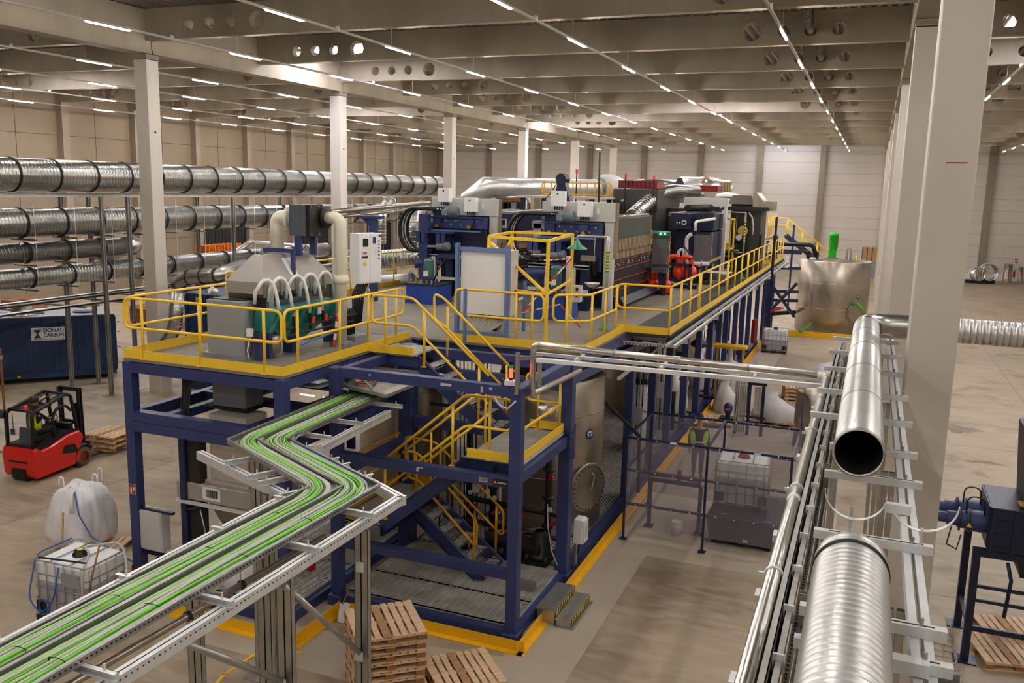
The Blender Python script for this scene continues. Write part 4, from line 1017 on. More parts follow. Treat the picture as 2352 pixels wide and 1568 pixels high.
# big white switch cabinet with blue frame
t = thing('switch_cabinet', 'large white switch cabinet mounted on a blue steel frame', 'switch cabinet', (-7.5, 17.3, ZD))
Yc = 17.2; xa, xb = pY(1058, 650, Yc).x, pY(1168, 650, Yc).x; z0c, z1c = pY(1110, 722, Yc).z, pY(1110, 573, Yc).z
bxp(t, 'body', 'white_cab', xa, xb+.02, Yc, Yc+.42, z0c, z1c, c=.006)
bxp(t, 'side_door', 'grey_light', xb+.02, xb+.045, Yc+.01, Yc+.41, z0c-.0, z1c)
for x in (xa-.05, xb+.0): MB().chan((x, Yc-.06, ZD), (x, Yc-.06, z1c+.12), .09, .08, up=(0,1,0)).build('frame_post', 'blue_light', t)
for z in (z1c+.0, z0c-.42): MB().beam((xa, Yc-.05, z), (xb, Yc-.05, z), .03, .09).build('frame_rail', 'blue_light', t)
MB().box(xb+.05, xb+.08, Yc+.22, Yc+.3, z0c+.42, z0c+.54).build('isolator', 'red', t)
for x in (-7.35-.0,): pass
for k in range(16):
    x = xa+.22+(xb-xa-.35)*k/15+(.06 if k > 6 else 0)
    MB().tube([(x, Yc+.1, z0c), (x-.01, Yc+.1, z0c-.12), (x-.06-.01*k, Yc+.08, ZD+.25), (x-.12-.03*k, Yc-.05, ZD+.03)], .014, 6).build('cable', 'cable_grey', t)
    MB().cyl((x, Yc+.1, z0c-.1), (x, Yc+.1, z0c), .018, 8).build('cable_gland', 'black', t)
for px in (1067, 1203):
    q = pz(px, 790 if px < 1100 else 760, ZD); MB().chan((q.x, q.y, ZD), (q.x, q.y, ZD+1.15), .06, .06, up=(0,1,0)).build('cable_post', 'blue_light', t)

# --- filter presses
def press(label, cx0, cx1, Y, ylen, green, cover):
    t = thing('filter_press', label, 'filter press', ((cx0+cx1)/2, Y, ZD))
    zt = 7.38
    bxp(t, 'portal_beam', 'grey_light', cx0+.35, cx1, Y-.13, Y+.13, zt-.5, zt, c=.01)
    bxp(t, 'portal_column', 'grey_light', cx1-.26, cx1-.02, Y-.1, Y+.12, ZD, zt-.5); bxp(t, 'portal_column', 'grey_light', cx0+.1, cx0+.32, Y-.1, Y+.12, ZD+.9, zt-.62)
    bxp(t, 'portal_beam', 'grey_light', cx0+.05, cx0+.5, Y-.1, Y+.1, zt-.75, zt-.55)
    bxp(t, 'edge_plate', 'stainless', cx1-.02, cx1+.08, Y-.02, Y+.02, ZD+1.4, zt)
    for x0, z0 in ((cx0+.28+.42, zt-.02), (cx1-.95, zt-.28)):
        b = bxp(t, 'junction_box', 'white_cab', x0, x0+.38, Y-.42, Y-.22, z0-.1 if z0 > zt-.1 else z0-.1, z0+.3, c=.006)
        MB().cyl((x0+.19, Y-.43, z0+.22), (x0+.19, Y-.42, z0+.22), .025, 8).build('lock', 'black', b)
        for k in range(4): MB().cyl((x0+.08+.07*k, Y-.32, z0-.2), (x0+.08+.07*k, Y-.32, z0-.1), .022, 8).build('cable_gland', 'black', b)
    # trolley beam
    bxp(t, 'trolley_beam', 'blue_steel', cx0+.5, cx1-.3, Y-.35, Y-.05, zt-.88, zt-.56, c=.02); bxp(t, 'trolley_flange', 'blue_steel', cx0+.42, cx1-.3, Y-.42, Y-.02, zt-.58, zt-.54)
    MB().ext([(cx0+.5,Y-.3,zt-.54), (cx0+.95,Y-.3,zt-.54), (cx0+.8,Y-.3,zt-.28), (cx0+.5,Y-.3,zt-.3)], (0,.2,0)).build('bracket', 'blue_steel', t)
    m_ = MB().cyl((cx0+1.0, Y-.45, zt-.42), (cx0+1.38, Y-.45, zt-.38), .14, 16); m_.build('gear_motor', 'motor_grey', t)
    for k in range(7): MB().rev((cx0+1.1+.04*k, Y-.45, zt-.41), [(.14,0),(.165,.003),(.165,.012),(.14,.015)], 16, (1,0,0)).build('cooling_fin', 'motor_grey', t)
    bxp(t, 'terminal_box', 'motor_grey', cx0+.95, cx0+1.12, Y-.66, Y-.52, zt-.5, zt-.33, c=.01)
    for k in range(9): MB().bolt((cx0+.6+.17*k, Y-.35, zt-.66-.12*(k % 2)), (0,-1,0), .02, .02).build('bolt', 'galv_bright', t)
    for x in (cx0+.7, cx1-.75): MB().cyl((x, Y-.5, zt-.82), (x, Y-.36, zt-.82), .06, 12).build('roller', 'brass', t); MB().box(x-.12, x+.12, Y-.46, Y-.36, zt-.76, zt-.6).build('roller_bracket', 'blue_steel', t)
    MB().box(cx1-.5, cx1-.42, Y-.14, Y-.13, zt-.3, zt-.15).build('label_plate', 'sign_white', t); MB().box(cx0+.4, cx1-.4, Y-.5, Y-.42, zt-.97, zt-.93).build('rail_bar', 'blue_light', t)
    for x in (cx0+.95, cx0+1.3): MB().tube(rounded([(x, Y-.6, zt-1.0), (x+.05, Y-.7, zt-1.3), (x+.2, Y-.65, zt-1.7)], .1), .02, 6).build('hose', 'black', t)
    # lower heads
    for x in (cx0+.4, cx0+1.05): MB().ibeam((x, Y-.75, zt-1.3), (x, Y-.75, zt-1.0), .3, .36, .03, (0,1,0)).build('i_beam', 'blue_steel', t)
    bxp(t, 'guide_plate', 'blue_steel', cx0+.15, cx0+.75, Y-.95, Y-.6, zt-1.02, zt-.97); bxp(t, 'guide_plate', 'blue_steel', cx0+.8, cx0+1.35, Y-.95, Y-.6, zt-1.02, zt-.97)
    MB().tube([(cx0+.35, Y-.85, zt-1.42), (cx0+.95, Y-.85, zt-1.4)], .045, 10).build('screw_shaft', 'stainless_clean', t)
    MB().cyl((cx0+.92, Y-.85, zt-1.4), (cx0+1.3, Y-.85, zt-1.38), .11, 14).build('gear_motor', 'motor_grey', t)
    for k in range(5): MB().rev((cx0+1.12+.035*k, Y-.85, zt-1.39), [(.11,0),(.13,.003),(.13,.01),(.11,.013)], 14, (1,0,0)).build('cooling_fin', 'motor_grey', t)
    bxp(t, 'head_block', 'blue_navy', cx0+.4, cx1-.3, Y-.3, Y+.35, ZD+1.05, zt-.88, c=.02)
    bxp(t, 'lower_plate', 'blue_steel', cx0+.9, cx0+1.5, Y-.8, Y-.35, zt-1.75, zt-1.62)
    for x in (cx0+.55, cx0+1.15, cx0+1.75): bxp(t, 'press_column', 'blue_dark' if x > cx0+.6 else 'blue_steel', x-.12, x+.12, Y-.55, Y-.3, ZD, zt-1.65, c=.01)
    for x in (cx0+.75, cx0+1.5): bxp(t, 'guide_post', 'grey_light', x-.05, x+.05, Y-.75, Y-.65, ZD, zt-1.7)
    for z in (ZD+.5, ZD+1.15, zt-1.75): bxp(t, 'guide_rail', 'grey_light', cx0+.2, cx0+1.9, Y-.72, Y-.64, z, z+.08)
    MB().cyl((cx0+.2, Y-.9, ZD+.95), (cx0+.85, Y-.5, ZD+1.02), .15, 18).build('hydraulic_cylinder', 'blue_steel', t)
    for k in range(3): bxp(t, 'valve_block', 'black', cx1-.75+.13*k, cx1-.65+.13*k, Y-.35, Y-.25, ZD+.95, ZD+1.35)
    bxp(t, 'valve_cover', 'stainless', cx1-.8, cx1-.4, Y-.45, Y-.2, zt-1.55, zt-1.4)
    # plate pack
    ya, yb = Y+.35, Y+.35+ylen
    bxp(t, 'cover_beam', cover, cx0+.35, cx1-.1, ya, yb, zt-1.0, zt-.42, c=.02); MB().tube([(cx1-.25, ya, zt-.4), (cx1-.25, yb, zt-.4)], .05, 10).build('top_pipe', 'stainless', t)
    n = int(ylen/.075); g = MB()
    for k in range(n): y = ya+k*ylen/n; g.box(cx0+.4, cx1-.06-.02*(k % 2), y+.006, y+ylen/n-.006, zt-1.32, zt-1.0)
    g.build('filter_plates', 'filter_cloth', t)
    g = MB()
    for k in range(n): y = ya+k*ylen/n; g.box(cx0+.4, cx1-.1-.015*(k % 2), y+.008, y+ylen/n-.008, zt-1.55, zt-1.34)
    g.build('filter_plates', 'filter_cloth', t)
    bxp(t, 'plate_pack', 'filter_black', cx0+.45, cx1-.12, ya, yb, ZD+.35, zt-1.56)
    for k, z in enumerate((ZD+.45, ZD+.75, ZD+1.05, ZD+1.28)): 
        g = MB(); g.tube([(cx1-.1+random.uniform(-.01,.01), ya+ylen*i/24, z+random.uniform(-.008,.008)) for i in range(25)], .012, 5); g.build('red_edge', 'red', t)
    g = MB()
    for k in range(22): y = ya+ylen*random.random(); z = ZD+1.15+random.uniform(-.05,.05); g.box(cx1-.125, cx1-.112, y, y+random.uniform(.02,.07), z, z+random.uniform(.02,.05))
    g.build('paper_tags', 'white_paint', t)
    MB().hull8([(cx1-.15,ya,ZD+.12),(cx1+.25,ya,ZD+.12),(cx1+.25,yb,ZD+.12),(cx1-.15,yb,ZD+.12)], [(cx1-.15,ya,ZD+.32),(cx1+.12,ya,ZD+.32),(cx1+.12,yb,ZD+.32),(cx1-.15,yb,ZD+.32)]).build('drip_channel', 'blue_navy', t)
    bxp(t, 'bed', 'blue_navy', cx0+.4, cx1-.1, ya, yb, ZD, ZD+.35)
    # cable chain loop on the left
    g = MB()
    C = Vector((cx0+.05, Y-.5, zt-.95)); R1 = .62
    P = [(C.x+.75, C.z+R1)]+[(C.x-math.sin(a)*.45, C.z+R1*math.cos(a)) for a in [PI*i/12 for i in range(13)]]+[(C.x+.45, C.z-R1)]
    for y in (Y-.72, Y-.28): MB().tube([(x, y, z) for x, z in P], .055, 8).build('chain_side', 'black', t)
    for i in range(1, len(P)-1): MB().beam((P[i][0], Y-.72, P[i][1]), (P[i][0], Y-.28, P[i][1]), .05, .03).build('chain_bar', 'black', t)
    for j in range(4): MB().tube([(x+.03, Y-.62+.08*j, z) for x, z in P], .018, 6).build('chain_cable', ('cable_grey','black','white_paint','black')[j], t)
    MB().tube([(C.x+.35, Y-.45, C.z-R1), (C.x+.38, Y-.45, ZD+1.2), (C.x+.55, Y-.5, ZD+.4)], .07, 10).build('hose_bundle', 'black', t)
    return t
press('first filter press, left one behind the blue tank', -12.65, -10.15, 24.0, 6.0, False, 'blue_navy')
press('second filter press, right one beside the walkway', -8.75, -6.35, 23.0, 4.3, True, 'tower_dark')
a = pY(1148, 523, 24.25); b_ = pY(1164, 503, 24.25); t = thing('display_board', 'small framed display hanging beside the first press portal', 'display', (a.x, 24.25, a.z)); f_ = bxp(t, 'frame', 'grey_light', a.x, b_.x, 24.2, 24.25, a.z, b_.z); bxp(f_, 'screen', 'blue_navy', a.x+.03, b_.x-.03, 24.19, 24.2, a.z+.08, b_.z-.03)
# blue column of press one
t = thing('steel_column', 'blue steel column left of the first filter press', 'column', (-13, 24, ZD)); a = pY(975, 560, 23.2).x
bxp(t, 'shaft', 'blue_steel', a-.13, a+.13, 23.1, 23.35, ZD, 6.9); bxp(t, 'foot', 'blue_steel', a-.2, a+.2, 23.0, 23.45, ZD, ZD+.04)
# hydraulic tanks with motors
def hyd(label, x, y, w, d, h, yaw=0):
    t = thing('hydraulic_unit', label, 'hydraulic unit', (x, y, ZD))
    bxp(t, 'tank', 'blue_royal', x-w/2, x+w/2, y-d/2, y+d/2, ZD+.04, ZD+h, c=.01); bxp(t, 'skid', 'blue_royal', x-w/2-.02, x+w/2+.02, y-d/2-.02, y+d/2+.02, ZD, ZD+.14)
    bxp(t, 'top_plate', 'dark_steel', x-w/2-.02, x+w/2+.02, y-d/2-.02, y+d/2+.02, ZD+h, ZD+h+.03)
    MB().cyl((x-.0, y, ZD+h+.15), (x, y, ZD+h+.62), .13, 16).build('motor', 'motor_green', t)
    for k in range(10): a = 2*PI*k/10; MB().beam((x+.135*math.cos(a), y+.135*math.sin(a), ZD+h+.18), (x+.135*math.cos(a), y+.135*math.sin(a), ZD+h+.55), .01, .03, (math.cos(a), math.sin(a), 0)).build('cooling_fin', 'motor_green', t)
    MB().rev((x, y, ZD+h+.62), [(.14,0),(.14,.05),(.08,.08),(0,.08)], 16).build('fan_cover', 'motor_green', t)
    bxp(t, 'terminal_box', 'white_paint', x-.07, x+.05, y-.2, y-.13, ZD+h+.22, ZD+h+.36); bxp(t, 'pump_block', 'blue_steel', x-.12, x+.12, y-.12, y+.12, ZD+h+.03, ZD+h+.15)
    for k in range(5): a = x-w/2+.1+.16*k; MB().cyl((a, y-d/2+.1, ZD+h+.03), (a, y-d/2+.1, ZD+h+.14), .03, 8).build('valve', ('stainless_clean','brass')[k % 2], t)
    MB().tube([(x+.2, y-.1, ZD+h+.1), (x+.35, y-.1, ZD+h+.45), (x+.4, y+.2, ZD+h+.7)], .02, 6).build('hose', 'black', t)
hyd('blue hydraulic tank with grey-green motor by the first press', -11.35, 21.9, .95, .9, .52)
hyd('blue hydraulic tank with motor behind the tall yellow guard', -7.25, 20.9, .9, .9, .62)
# red and white barrier tape
def tape(label, pts, n=14, w=.03):
    pts = [Vector(p) for p in pts]; t = thing('barrier_tape', label, 'tape', tuple(pts[0])); tot = sum((pts[i+1]-pts[i]).length for i in range(len(pts)-1))
    a = MB(); b = MB(); k = 0
    for i in range(len(pts)-1):
        L = (pts[i+1]-pts[i]).length; m = max(1, int(n*L/tot))
        for j in range(m): p, q = pts[i].lerp(pts[i+1], j/m), pts[i].lerp(pts[i+1], (j+1)/m); (a if k % 2 else b).beam(p, q, .004, w); k += 1
    a.build('red_pattern', 'tape_red', t); b.build('white_pattern', 'tape_white', t)
tape('red and white barrier tape hanging by the scrubber trough', [(x1+.48,15.0,5.4), (x1+.45,14.85,5.0), (x1+.44,14.75,4.52)], 9, .09)
tape('red and white tape strung across the yellow guard', [(-7.3,20.1,6.0), (-6.1,18.6,6.2), (-7.0,17.95,5.0), (-6.0,17.6,5.3), (-5.4,17.2,4.9)], 26)
tape('red and white tape end hanging from the guard post', [(-6.95,17.88,5.35), (-7.25,17.8,5.2), (-7.3,17.8,4.95)], 6, .06)
# emergency showers
def shower(label, px, py, z0, X, Y, zt):
    t = thing('emergency_shower', label, 'emergency shower', (X, Y, ZD))
    MB().tube([(X,Y,ZD+.2), (X,Y,zt)], .035, 10).build('pipe', 'galv', t)
    n = 14
    for k in range(n): z = ZD+1.35+(zt-.3-ZD-1.35)*k/n; MB().cyl((X,Y,z), (X,Y,z+(zt-.3-ZD-1.35)/n), .042, 10).build('stripe_band', 'sign_yellow' if k % 2 else 'green_shower', t)
    MB().tube(rounded([(X,Y,zt), (X-.75,Y,zt), (X-.75,Y,zt-.12)], .06), .028, 8).build('arm', 'galv', t)
    MB().rev((X-.75,Y,zt-.3), [(.24,0),(.23,.02),(.1,.1),(.05,.2),(.03,.22)], 18).build('shower_head', 'green_shower', t)
    MB().rev((X,Y,ZD), [(.16,0),(.16,.02),(.06,.06),(.045,.22)], 16).build('foot', 'green_shower', t)
    MB().rev((X-.3,Y-.15,ZD+.98), [(0,.0),(.05,0),(.17,.1),(.18,.12),(.14,.12),(0,.08)], 18).build('eye_wash_bowl', 'stainless_clean', t)
    MB().tube([(X,Y,ZD+1.0), (X-.3,Y-.15,ZD+.98)], .02, 6).build('bowl_arm', 'galv', t)
    MB().tube([(X-.32,Y,zt), (X-.32,Y-.02,ZD+1.5)], .006, 5).build('pull_rod', 'galv_bright', t)
q = pz(1389, 758, ZD); shower('emergency shower with green and yellow striped pipe by the second press', 0, 0, 0, q.x, q.y, 6.65)
q = pz(1703, 640, ZD); shower('distant emergency shower with yellow and black striped pipe', 0, 0, 0, q.x, q.y, 7.0)
t = thing('wall_box', 'grey push-button box on a post by the second press', 'box', (-6.8, 19.9, ZD)); bxp(t, 'box', 'grey_light', -6.75, -6.45, 20.4, 20.6, 5.0, 5.4); bxp(t, 'post', 'grey_light', -6.85, -6.77, 20.45, 20.55, ZD, 6.1)
for z in (5.12, 5.28): bxp(t, 'button', 'black', -6.56, -6.5, 20.385, 20.4, z, z+.07)
# ================================================================ far machines on the deck
def bxl(t, name, mt, x0, x1, y0, y1, z0, z1, c=0): return bxp(t, name, mt, x0, x1, y0, y1, z0, z1, c=c)
# dark tower with duct on it
t = thing('dryer_tower', 'tall dark grey steel tower behind the second press', 'tower', (-8.2, 33, ZD))
bxl(t, 'casing', 'tower_dark', -9.0, -7.3, 32.0, 36.0, ZD, 7.78, .03); bxl(t, 'casing', 'dark_steel', -7.3, -5.9, 33.6, 38, ZD, 7.1, .03)
for z in (5.4, 6.2, 7.0): bxl(t, 'seam_band', 'dark_steel', -9.02, -7.28, 31.97, 32.0, z, z+.04)
for x in (-8.6, -7.8): 
    for z in (7.35,): MB().cyl((x, 31.99, z), (x, 31.9, z), .05, 10).build('inspection_port', 'grey_light', t)
bxl(t, 'top_drive', 'red_dark', -8.85, -7.4, 32.2, 33.4, 7.8, 8.08); bxl(t, 'top_drive', 'red_dark', -7.1, -5.9, 36.5, 37.4, 7.75, 8.0)
for k in range(9): bxl(t, 'drive_rib', 'dark_steel', -8.8+.16*k, -8.77+.16*k, 32.17, 32.2, 7.82, 8.06)
# yellow roof rail
railing('guard_rail', 'yellow guard rail on the roof behind the second press', [(-11.6,31.5,7.4), (-8.9,31.5,7.4)], [(-11.5+.28*k,31.5,7.46) for k in range(10)], top=.55, mid=.12, mt='yellow_dirty')
t = thing('roof_platform', 'pale service platform on top of the presses', 'platform', (-10.5, 31, 7.4)); bxl(t, 'deck_panel', 'grey_light', -12, -8.9, 30, 32.5, 7.38, 7.46); 
for x in (-11.9, -9.3): bxl(t, 'leg', 'blue_dark', x, x+.15, 30.1, 30.25, ZD, 7.38); bxl(t, 'leg', 'blue_dark', x, x+.15, 32.3, 32.45, ZD, 7.38)
# signal lamps on poles
for i, (px, py, X, lab) in enumerate(((1325, 395, -9.6, 'red signal lamp on a thin pole above the second press'), (1437, 405, -8.9, 'red signal lamp on a pole by the dark tower'), (1502, 410, -7.4, 'distant red signal lamp above the tower'))):
    q = pY(px, py, 31.8); t = thing('signal_lamp', lab, 'signal lamp', (q.x, q.y, 7.4)); MB().cyl((q.x,q.y,ZD), (q.x,q.y,q.z-.05), .025, 8).build('pole', 'black', t); MB().rev((q.x,q.y,q.z-.05), [(.05,0),(.05,.12),(.03,.15),(0,.15)], 12).build('lens', 'red', t)
q = pY(1376, 430, 27); t = thing('steel_pole', 'thin dark pole rising above the second press', 'pole', (q.x, 27, ZD)); MB().tube([(q.x, 27, ZD), (q.x, 27, q.z), (q.x-.02, 27, pY(1374, 350, 27).z)], .03, 8).build('tube', 'dark_steel', t)
# dark hoist arm
a = pY(1290, 440, 27); t = thing('hoist_arm', 'dark blue hoist head standing above the second press', 'hoist', (a.x, 27, ZD))
MB().ext([(a.x-.32,27,a.z-.3), (a.x+.3,27,a.z-.3), (a.x+.12,27,a.z+.2), (a.x+.06,27,a.z+.45), (a.x-.12,27,a.z+.45), (a.x-.2,27,a.z)], (0,.35,0)).build('body', 'blue_navy', t)
MB().cyl((a.x-.03,26.95,a.z+.4), (a.x-.03,27.4,a.z+.4), .17, 18).build('drum', 'blue_navy', t); bxl(t, 'mast', 'blue_navy', a.x-.15, a.x+.15, 27, 27.3, ZD, a.z-.28)
MB().tube([(a.x-.12,26.97,a.z+.3), (a.x-.4,26.97,a.z-.1), (a.x-.62,26.97,a.z-.3), (a.x-.6,26.97,a.z-.45)], .015, 6).build('cable', 'black', t)
# big insulated ducts over the machines
t = thing('exhaust_duct', 'large silver exhaust duct with dropped end above the presses', 'duct', (-13, 38, 7.5))
YY = 33.0
P = [pY(1072, 462, YY), pY(1118, 430, YY), pY(1375, 431, 39.5), pY(1480, 432, 43), pY(1600, 432, 45)]
g = MB().tube([P[0], P[1], P[2]], .36, 24); g.build('duct_wall', 'duct_near', t)
d = (P[2]-P[1])
for k in range(44): q = P[1].lerp(P[2], .05+k*.0215); MB().rev(q, [(.36,0),(.375,.02),(.36,.04)], 20, d).build('ridge', 'galv_bright', t)
g = MB(); g.rev(P[2], [(.36,0),(.5,.05),(.62,.5),(.62,1.0),(.5,1.5),(.4,1.6)], 24, P[3]-P[2]); g.build('silencer_body', 'grey_light', t)
MB().rev(P[2], [(.36,0),(.48,0),(.48,.06),(.36,.06)], 20, P[3]-P[2]).build('flange', 'grey_mid', t)
MB().tube([P[3]+V(-.6,0,0), P[4]], .42, 24).build('duct_wall', 'duct_smooth', t)
q = pY(1652, 434, 46)
MB().rev(P[4], [(.42,0),(.55,.5),(.55,(q-P[4]).length-.3),(.45,(q-P[4]).length),(0,(q-P[4]).length)], 24, q-P[4]).build('duct_wall', 'duct_smooth', t)
# two cones and stub
t = thing('exhaust_duct', 'fat silver cylinder with conical end behind the grey portal', 'duct', (-7, 41, 7.6))
a, b_ = pY(1500, 447, 40), pY(1615, 447, 41.5); MB().rev(a, [(.2,0),(.38,.15),(.38,2.0),(.12,(b_-a).length),(0,(b_-a).length)], 24, b_-a).build('duct_wall', 'duct_smooth', t)
a, b_ = pY(1560, 432, 43), pY(1660, 434, 44.5); MB().rev(a, [(.5,0),(.55,.1),(.55,1.4),(.42,(b_-a).length),(.42,(b_-a).length+.3)], 24, b_-a).build('duct_wall', 'duct_near', t)
a = pY(1625, 405, 43.5); MB().rev(a, [(.3,0),(.3,-.28),(.34,-.28)], 18).build('top_stub', 'stainless', t)
bxl(t, 'end_frame', 'brass', pY(1658,420,44).x, pY(1678,420,44).x, 44, 44.4, pY(1665,446,44).z, pY(1665,418,44).z)
for k in range(4): x = pY(1656+6*k, 430, 44).x; bxl(t, 'end_rod', 'stainless', x, x+.04, 43.9, 43.95, pY(1665,446,44).z, pY(1665,419,44).z)
t = thing('exhaust_duct', 'slanting silver duct dropping in front of the dark tower', 'duct', (-6.9, 30, 6.5))
P = [pY(1540, 437, 34), pY(1508, 447, 33), pY(1448, 500, 29.5)]
MB().tube(rounded([pY(1600,440,36)]+P, .5, 5), .24, 20).build('duct_wall', 'duct_smooth', t)
for k in range(12): q = P[1].lerp(P[2], .15+k*.07); MB().rev(q, [(.24,0),(.255,.01),(.24,.03)], 18, P[2]-P[1]).build('ridge', 'duct_near', t)
bxl(t, 'blower_box', 'motor_grey', pY(1440,508,29.3).x, pY(1460,508,29.3).x, 29.2, 29.5, pY(1440,514,29.3).z, pY(1440,500,29.3).z)
# --- press / belt machine with rollers
t = thing('belt_press', 'dark blue belt machine with rollers beside the walkway', 'machine', (-6.2, 31, ZD))
ya = 31.0
def pb(name, mt, px0, py0, px1, py1, Y, d, c=0):
    a, b_ = pY(px0, py1, Y), pY(px1, py0, Y); return bxl(t, name, mt, a.x, b_.x, Y, Y+d, a.z, b_.z, c)
pb('side_frame', 'blue_navy', 1536, 490, 1583, 525, 31, .5, .01); pb('side_frame', 'blue_navy', 1583, 492, 1640, 528, 32, 3.0, .01)
pb('lower_frame', 'blue_navy', 1547, 525, 1600, 655, 31.5, .8, .01); pb('lower_frame', 'blue_dark', 1572, 535, 1632, 635, 31.6, 3.2, .01)
pb('panel', 'pvc_grey', 1591, 540, 1632, 610, 31.2, .02)
for py0, py1 in ((490, 482), (494, 487)): MB().tube([pY(1538, py0, 31), pY(1640, py1, 34)], .045, 10).build('roller', 'stainless', t)
MB().tube([pY(1578, 478, 32), pY(1648, 476, 34)], .12, 14).build('roller', 'black', t)
for k in range(3): MB().cyl(pY(1555+6*k if k < 2 else 1571, 511, 30.98), pY(1555+6*k if k < 2 else 1571, 511, 30.93), .025 if k < 2 else .09, 14).build('end_disc', 'galv_bright', t)
MB().cyl(pY(1571, 511, 30.9), pY(1571, 511, 30.86), .05, 12).build('hub', 'blue_navy', t)
MB().tube(rounded([pY(1597,530,30.9), pY(1597,509,30.9), pY(1642,502,31.6)], .1), .05, 10).build('pipe', 'cream_pipe', t)
MB().tube(rounded([pY(1589,537,30.8), pY(1577,545,30.8), pY(1577,605,30.8), pY(1628,606,31.2)], .15), .065, 10).build('pipe', 'grey_light', t)
MB().tube(rounded([pY(1560,600,30.8), pY(1558,575,30.8), pY(1570,572,30.8), pY(1570,590,30.8)], .1), .05, 10).build('pipe', 'cream_pipe', t)
for Yk, px in ((30.7, 1610), (30.7, 1590)): MB().rev(pY(px,606,Yk), [(.06,0),(.12,0),(.12,.03),(.06,.03)], 14, (1,.3,0)).build('flange', 'galv', t)
MB().tube([pY(1570, 565, 30.6), pY(1590,590,30.6), pY(1594,615,30.6)], .03, 8).build('hose', 'black', t)
for k in range(8): MB().cyl(pY(1602+5*k, 628-k*2, 30.5), pY(1602+5*k, 620-k*2, 30.5), .035, 8).build('valve', ('black','galv','blue_steel')[k % 3], t)
MB().beam(pY(1604, 612, 30.9), pY(1655, 590, 32.5), .12, .05).build('tray_arm', 'wood_old', t)
pb('yellow_edge', 'yellow', 1633, 532, 1637, 594, 31.0, .04)
# red pump manifold
def redpump(label, px, py, Y):
    t = thing('red_pump', label, 'pump', tuple(pY(px, py, Y)))
    c = pY(px, py, Y); z0 = ZD
    for dxx in (0, .42):
        MB().tube(rounded([c+V(dxx,0,-.75), c+V(dxx,0,0), c+V(dxx-.32,0,.02), c+V(dxx-.36,0,-.3)], .16, 5), .085, 14).build('manifold', 'orange_pipe', t)
        MB().rev(c+V(dxx,0,-.5), [(.05,-.24),(.17,-.16),(.2,0),(.17,.16),(.05,.24)], 16).build('pump_chamber', 'orange_pipe', t)
        MB().rev(c+V(dxx,0,-.02), [(.09,0),(.13,0),(.13,.03),(.09,.03)], 14).build('flange', 'black', t)
    bxl(t, 'stand', 'blue_navy', c.x-.45, c.x+.62, Y+.1, Y+.2, ZD, ZD+.12); bxl(t, 'stand_leg', 'blue_dark', c.x+.38, c.x+.48, Y-.25, Y-.15, ZD, ZD+.85); bxl(t, 'stand_leg', 'blue_dark', c.x-.3, c.x-.2, Y-.25, Y-.15, ZD, ZD+.85); bxl(t, 'stand_rail', 'blue_dark', c.x-.3, c.x+.48, Y-.25, Y-.15, ZD+.78, ZD+.86)
redpump('orange-red diaphragm pump behind the clear screen', 1560, 590, 29.6)
redpump('orange-red diaphragm pump left of the clear screen', 1500, 620, 27.5)
# clear guard screen with green lights
t = thing('guard_screen', 'clear plastic guard screen with two green indicator lights', 'screen', tuple(pY(1520, 640, 27.2)))
def ps(name, mt, px0, py0, px1, py1, d=.03): a, b_ = pY(px0, py1, 27.2), pY(px1, py0, 27.2); return bxl(t, name, mt, a.x, b_.x, 27.2, 27.2+d, a.z, b_.z)
ps('panel', 'pvc_grey', 1496, 535, 1540, 625, .01); ps('top_panel', 'grey_mid', 1496, 531, 1540, 542)
for y in (543, 572, 608): ps('rail', 'galv', 1495, y, 1541, y+4)
ps('yellow_edge', 'yellow', 1535, 552, 1538.5, 632, .04); ps('yellow_edge', 'yellow', 1494, 527, 1497, 560, .04)
for px in (1517, 1527): MB().cyl(pY(px, 537, 27.18), pY(px, 537, 27.14), .035, 12).build('indicator', 'led_green', t)
ps('leg', 'blue_dark', 1512, 625, 1520, 660, .08)
# grey portal frame three
t = thing('portal_frame', 'pale grey portal frame over the belt machine', 'frame', (-5.2, 34, ZD))
a, b_ = pY(1570, 472, 33.5), pY(1672, 455, 33.5); bxl(t, 'beam', 'grey_light', a.x, b_.x, 33.5, 33.8, a.z, b_.z, .01)
a = pY(1656, 570, 33.5); b2 = pY(1670, 470, 33.5); bxl(t, 'column', 'grey_light', a.x, b2.x, 33.52, 33.75, ZD+.2, b2.z, .01); bxl(t, 'foot', 'galv', a.x-.1, b2.x+.1, 33.45, 33.85, ZD, ZD+.2)
a = pY(1575, 620, 33.5); bxl(t, 'column', 'grey_light', a.x, a.x+.25, 33.52, 33.75, ZD, b_.z-.2)
# steel hood machine
t = thing('drum_dryer', 'dark machine with pitched steel hood near the far end of the deck', 'machine', (-5.6, 38, ZD))
a, b_ = pY(1673, 468, 37), pY(1727, 449, 37); c = pY(1729, 468, 37)
MB().hull8([(a.x,36.9,a.z),(c.x,36.9,a.z),(c.x,39,a.z),(a.x,39,a.z)], [(a.x+.12,37.3,b_.z),(c.x-.1,37.3,b_.z),(c.x-.1,38.7,b_.z),(a.x+.12,38.7,b_.z)]).build('hood', 'stainless_clean', t)
e = pY(1768, 470, 37); MB().ext([(c.x,37,a.z-.1), (c.x,37,b_.z+.1), (c.x+.12,37,b_.z+.12), (e.x-.15,37,a.z+.02), (e.x,37,a.z-.15)], (0,1.6,0)).build('hood_side', 'stainless', t)
bxl(t, 'casing', 'tower_dark', a.x+.1, c.x+.35, 37.2, 39, ZD, a.z, .02); bxl(t, 'front_panel', 'dark_steel', a.x+.2, c.x-.1, 37.12, 37.2, ZD+.9, a.z-.2)
f = pY(1748, 478, 37.4); bxl(t, 'side_box', 'stainless', f.x, f.x+.5, 37.3, 38.6, f.z-.1, f.z+.28)
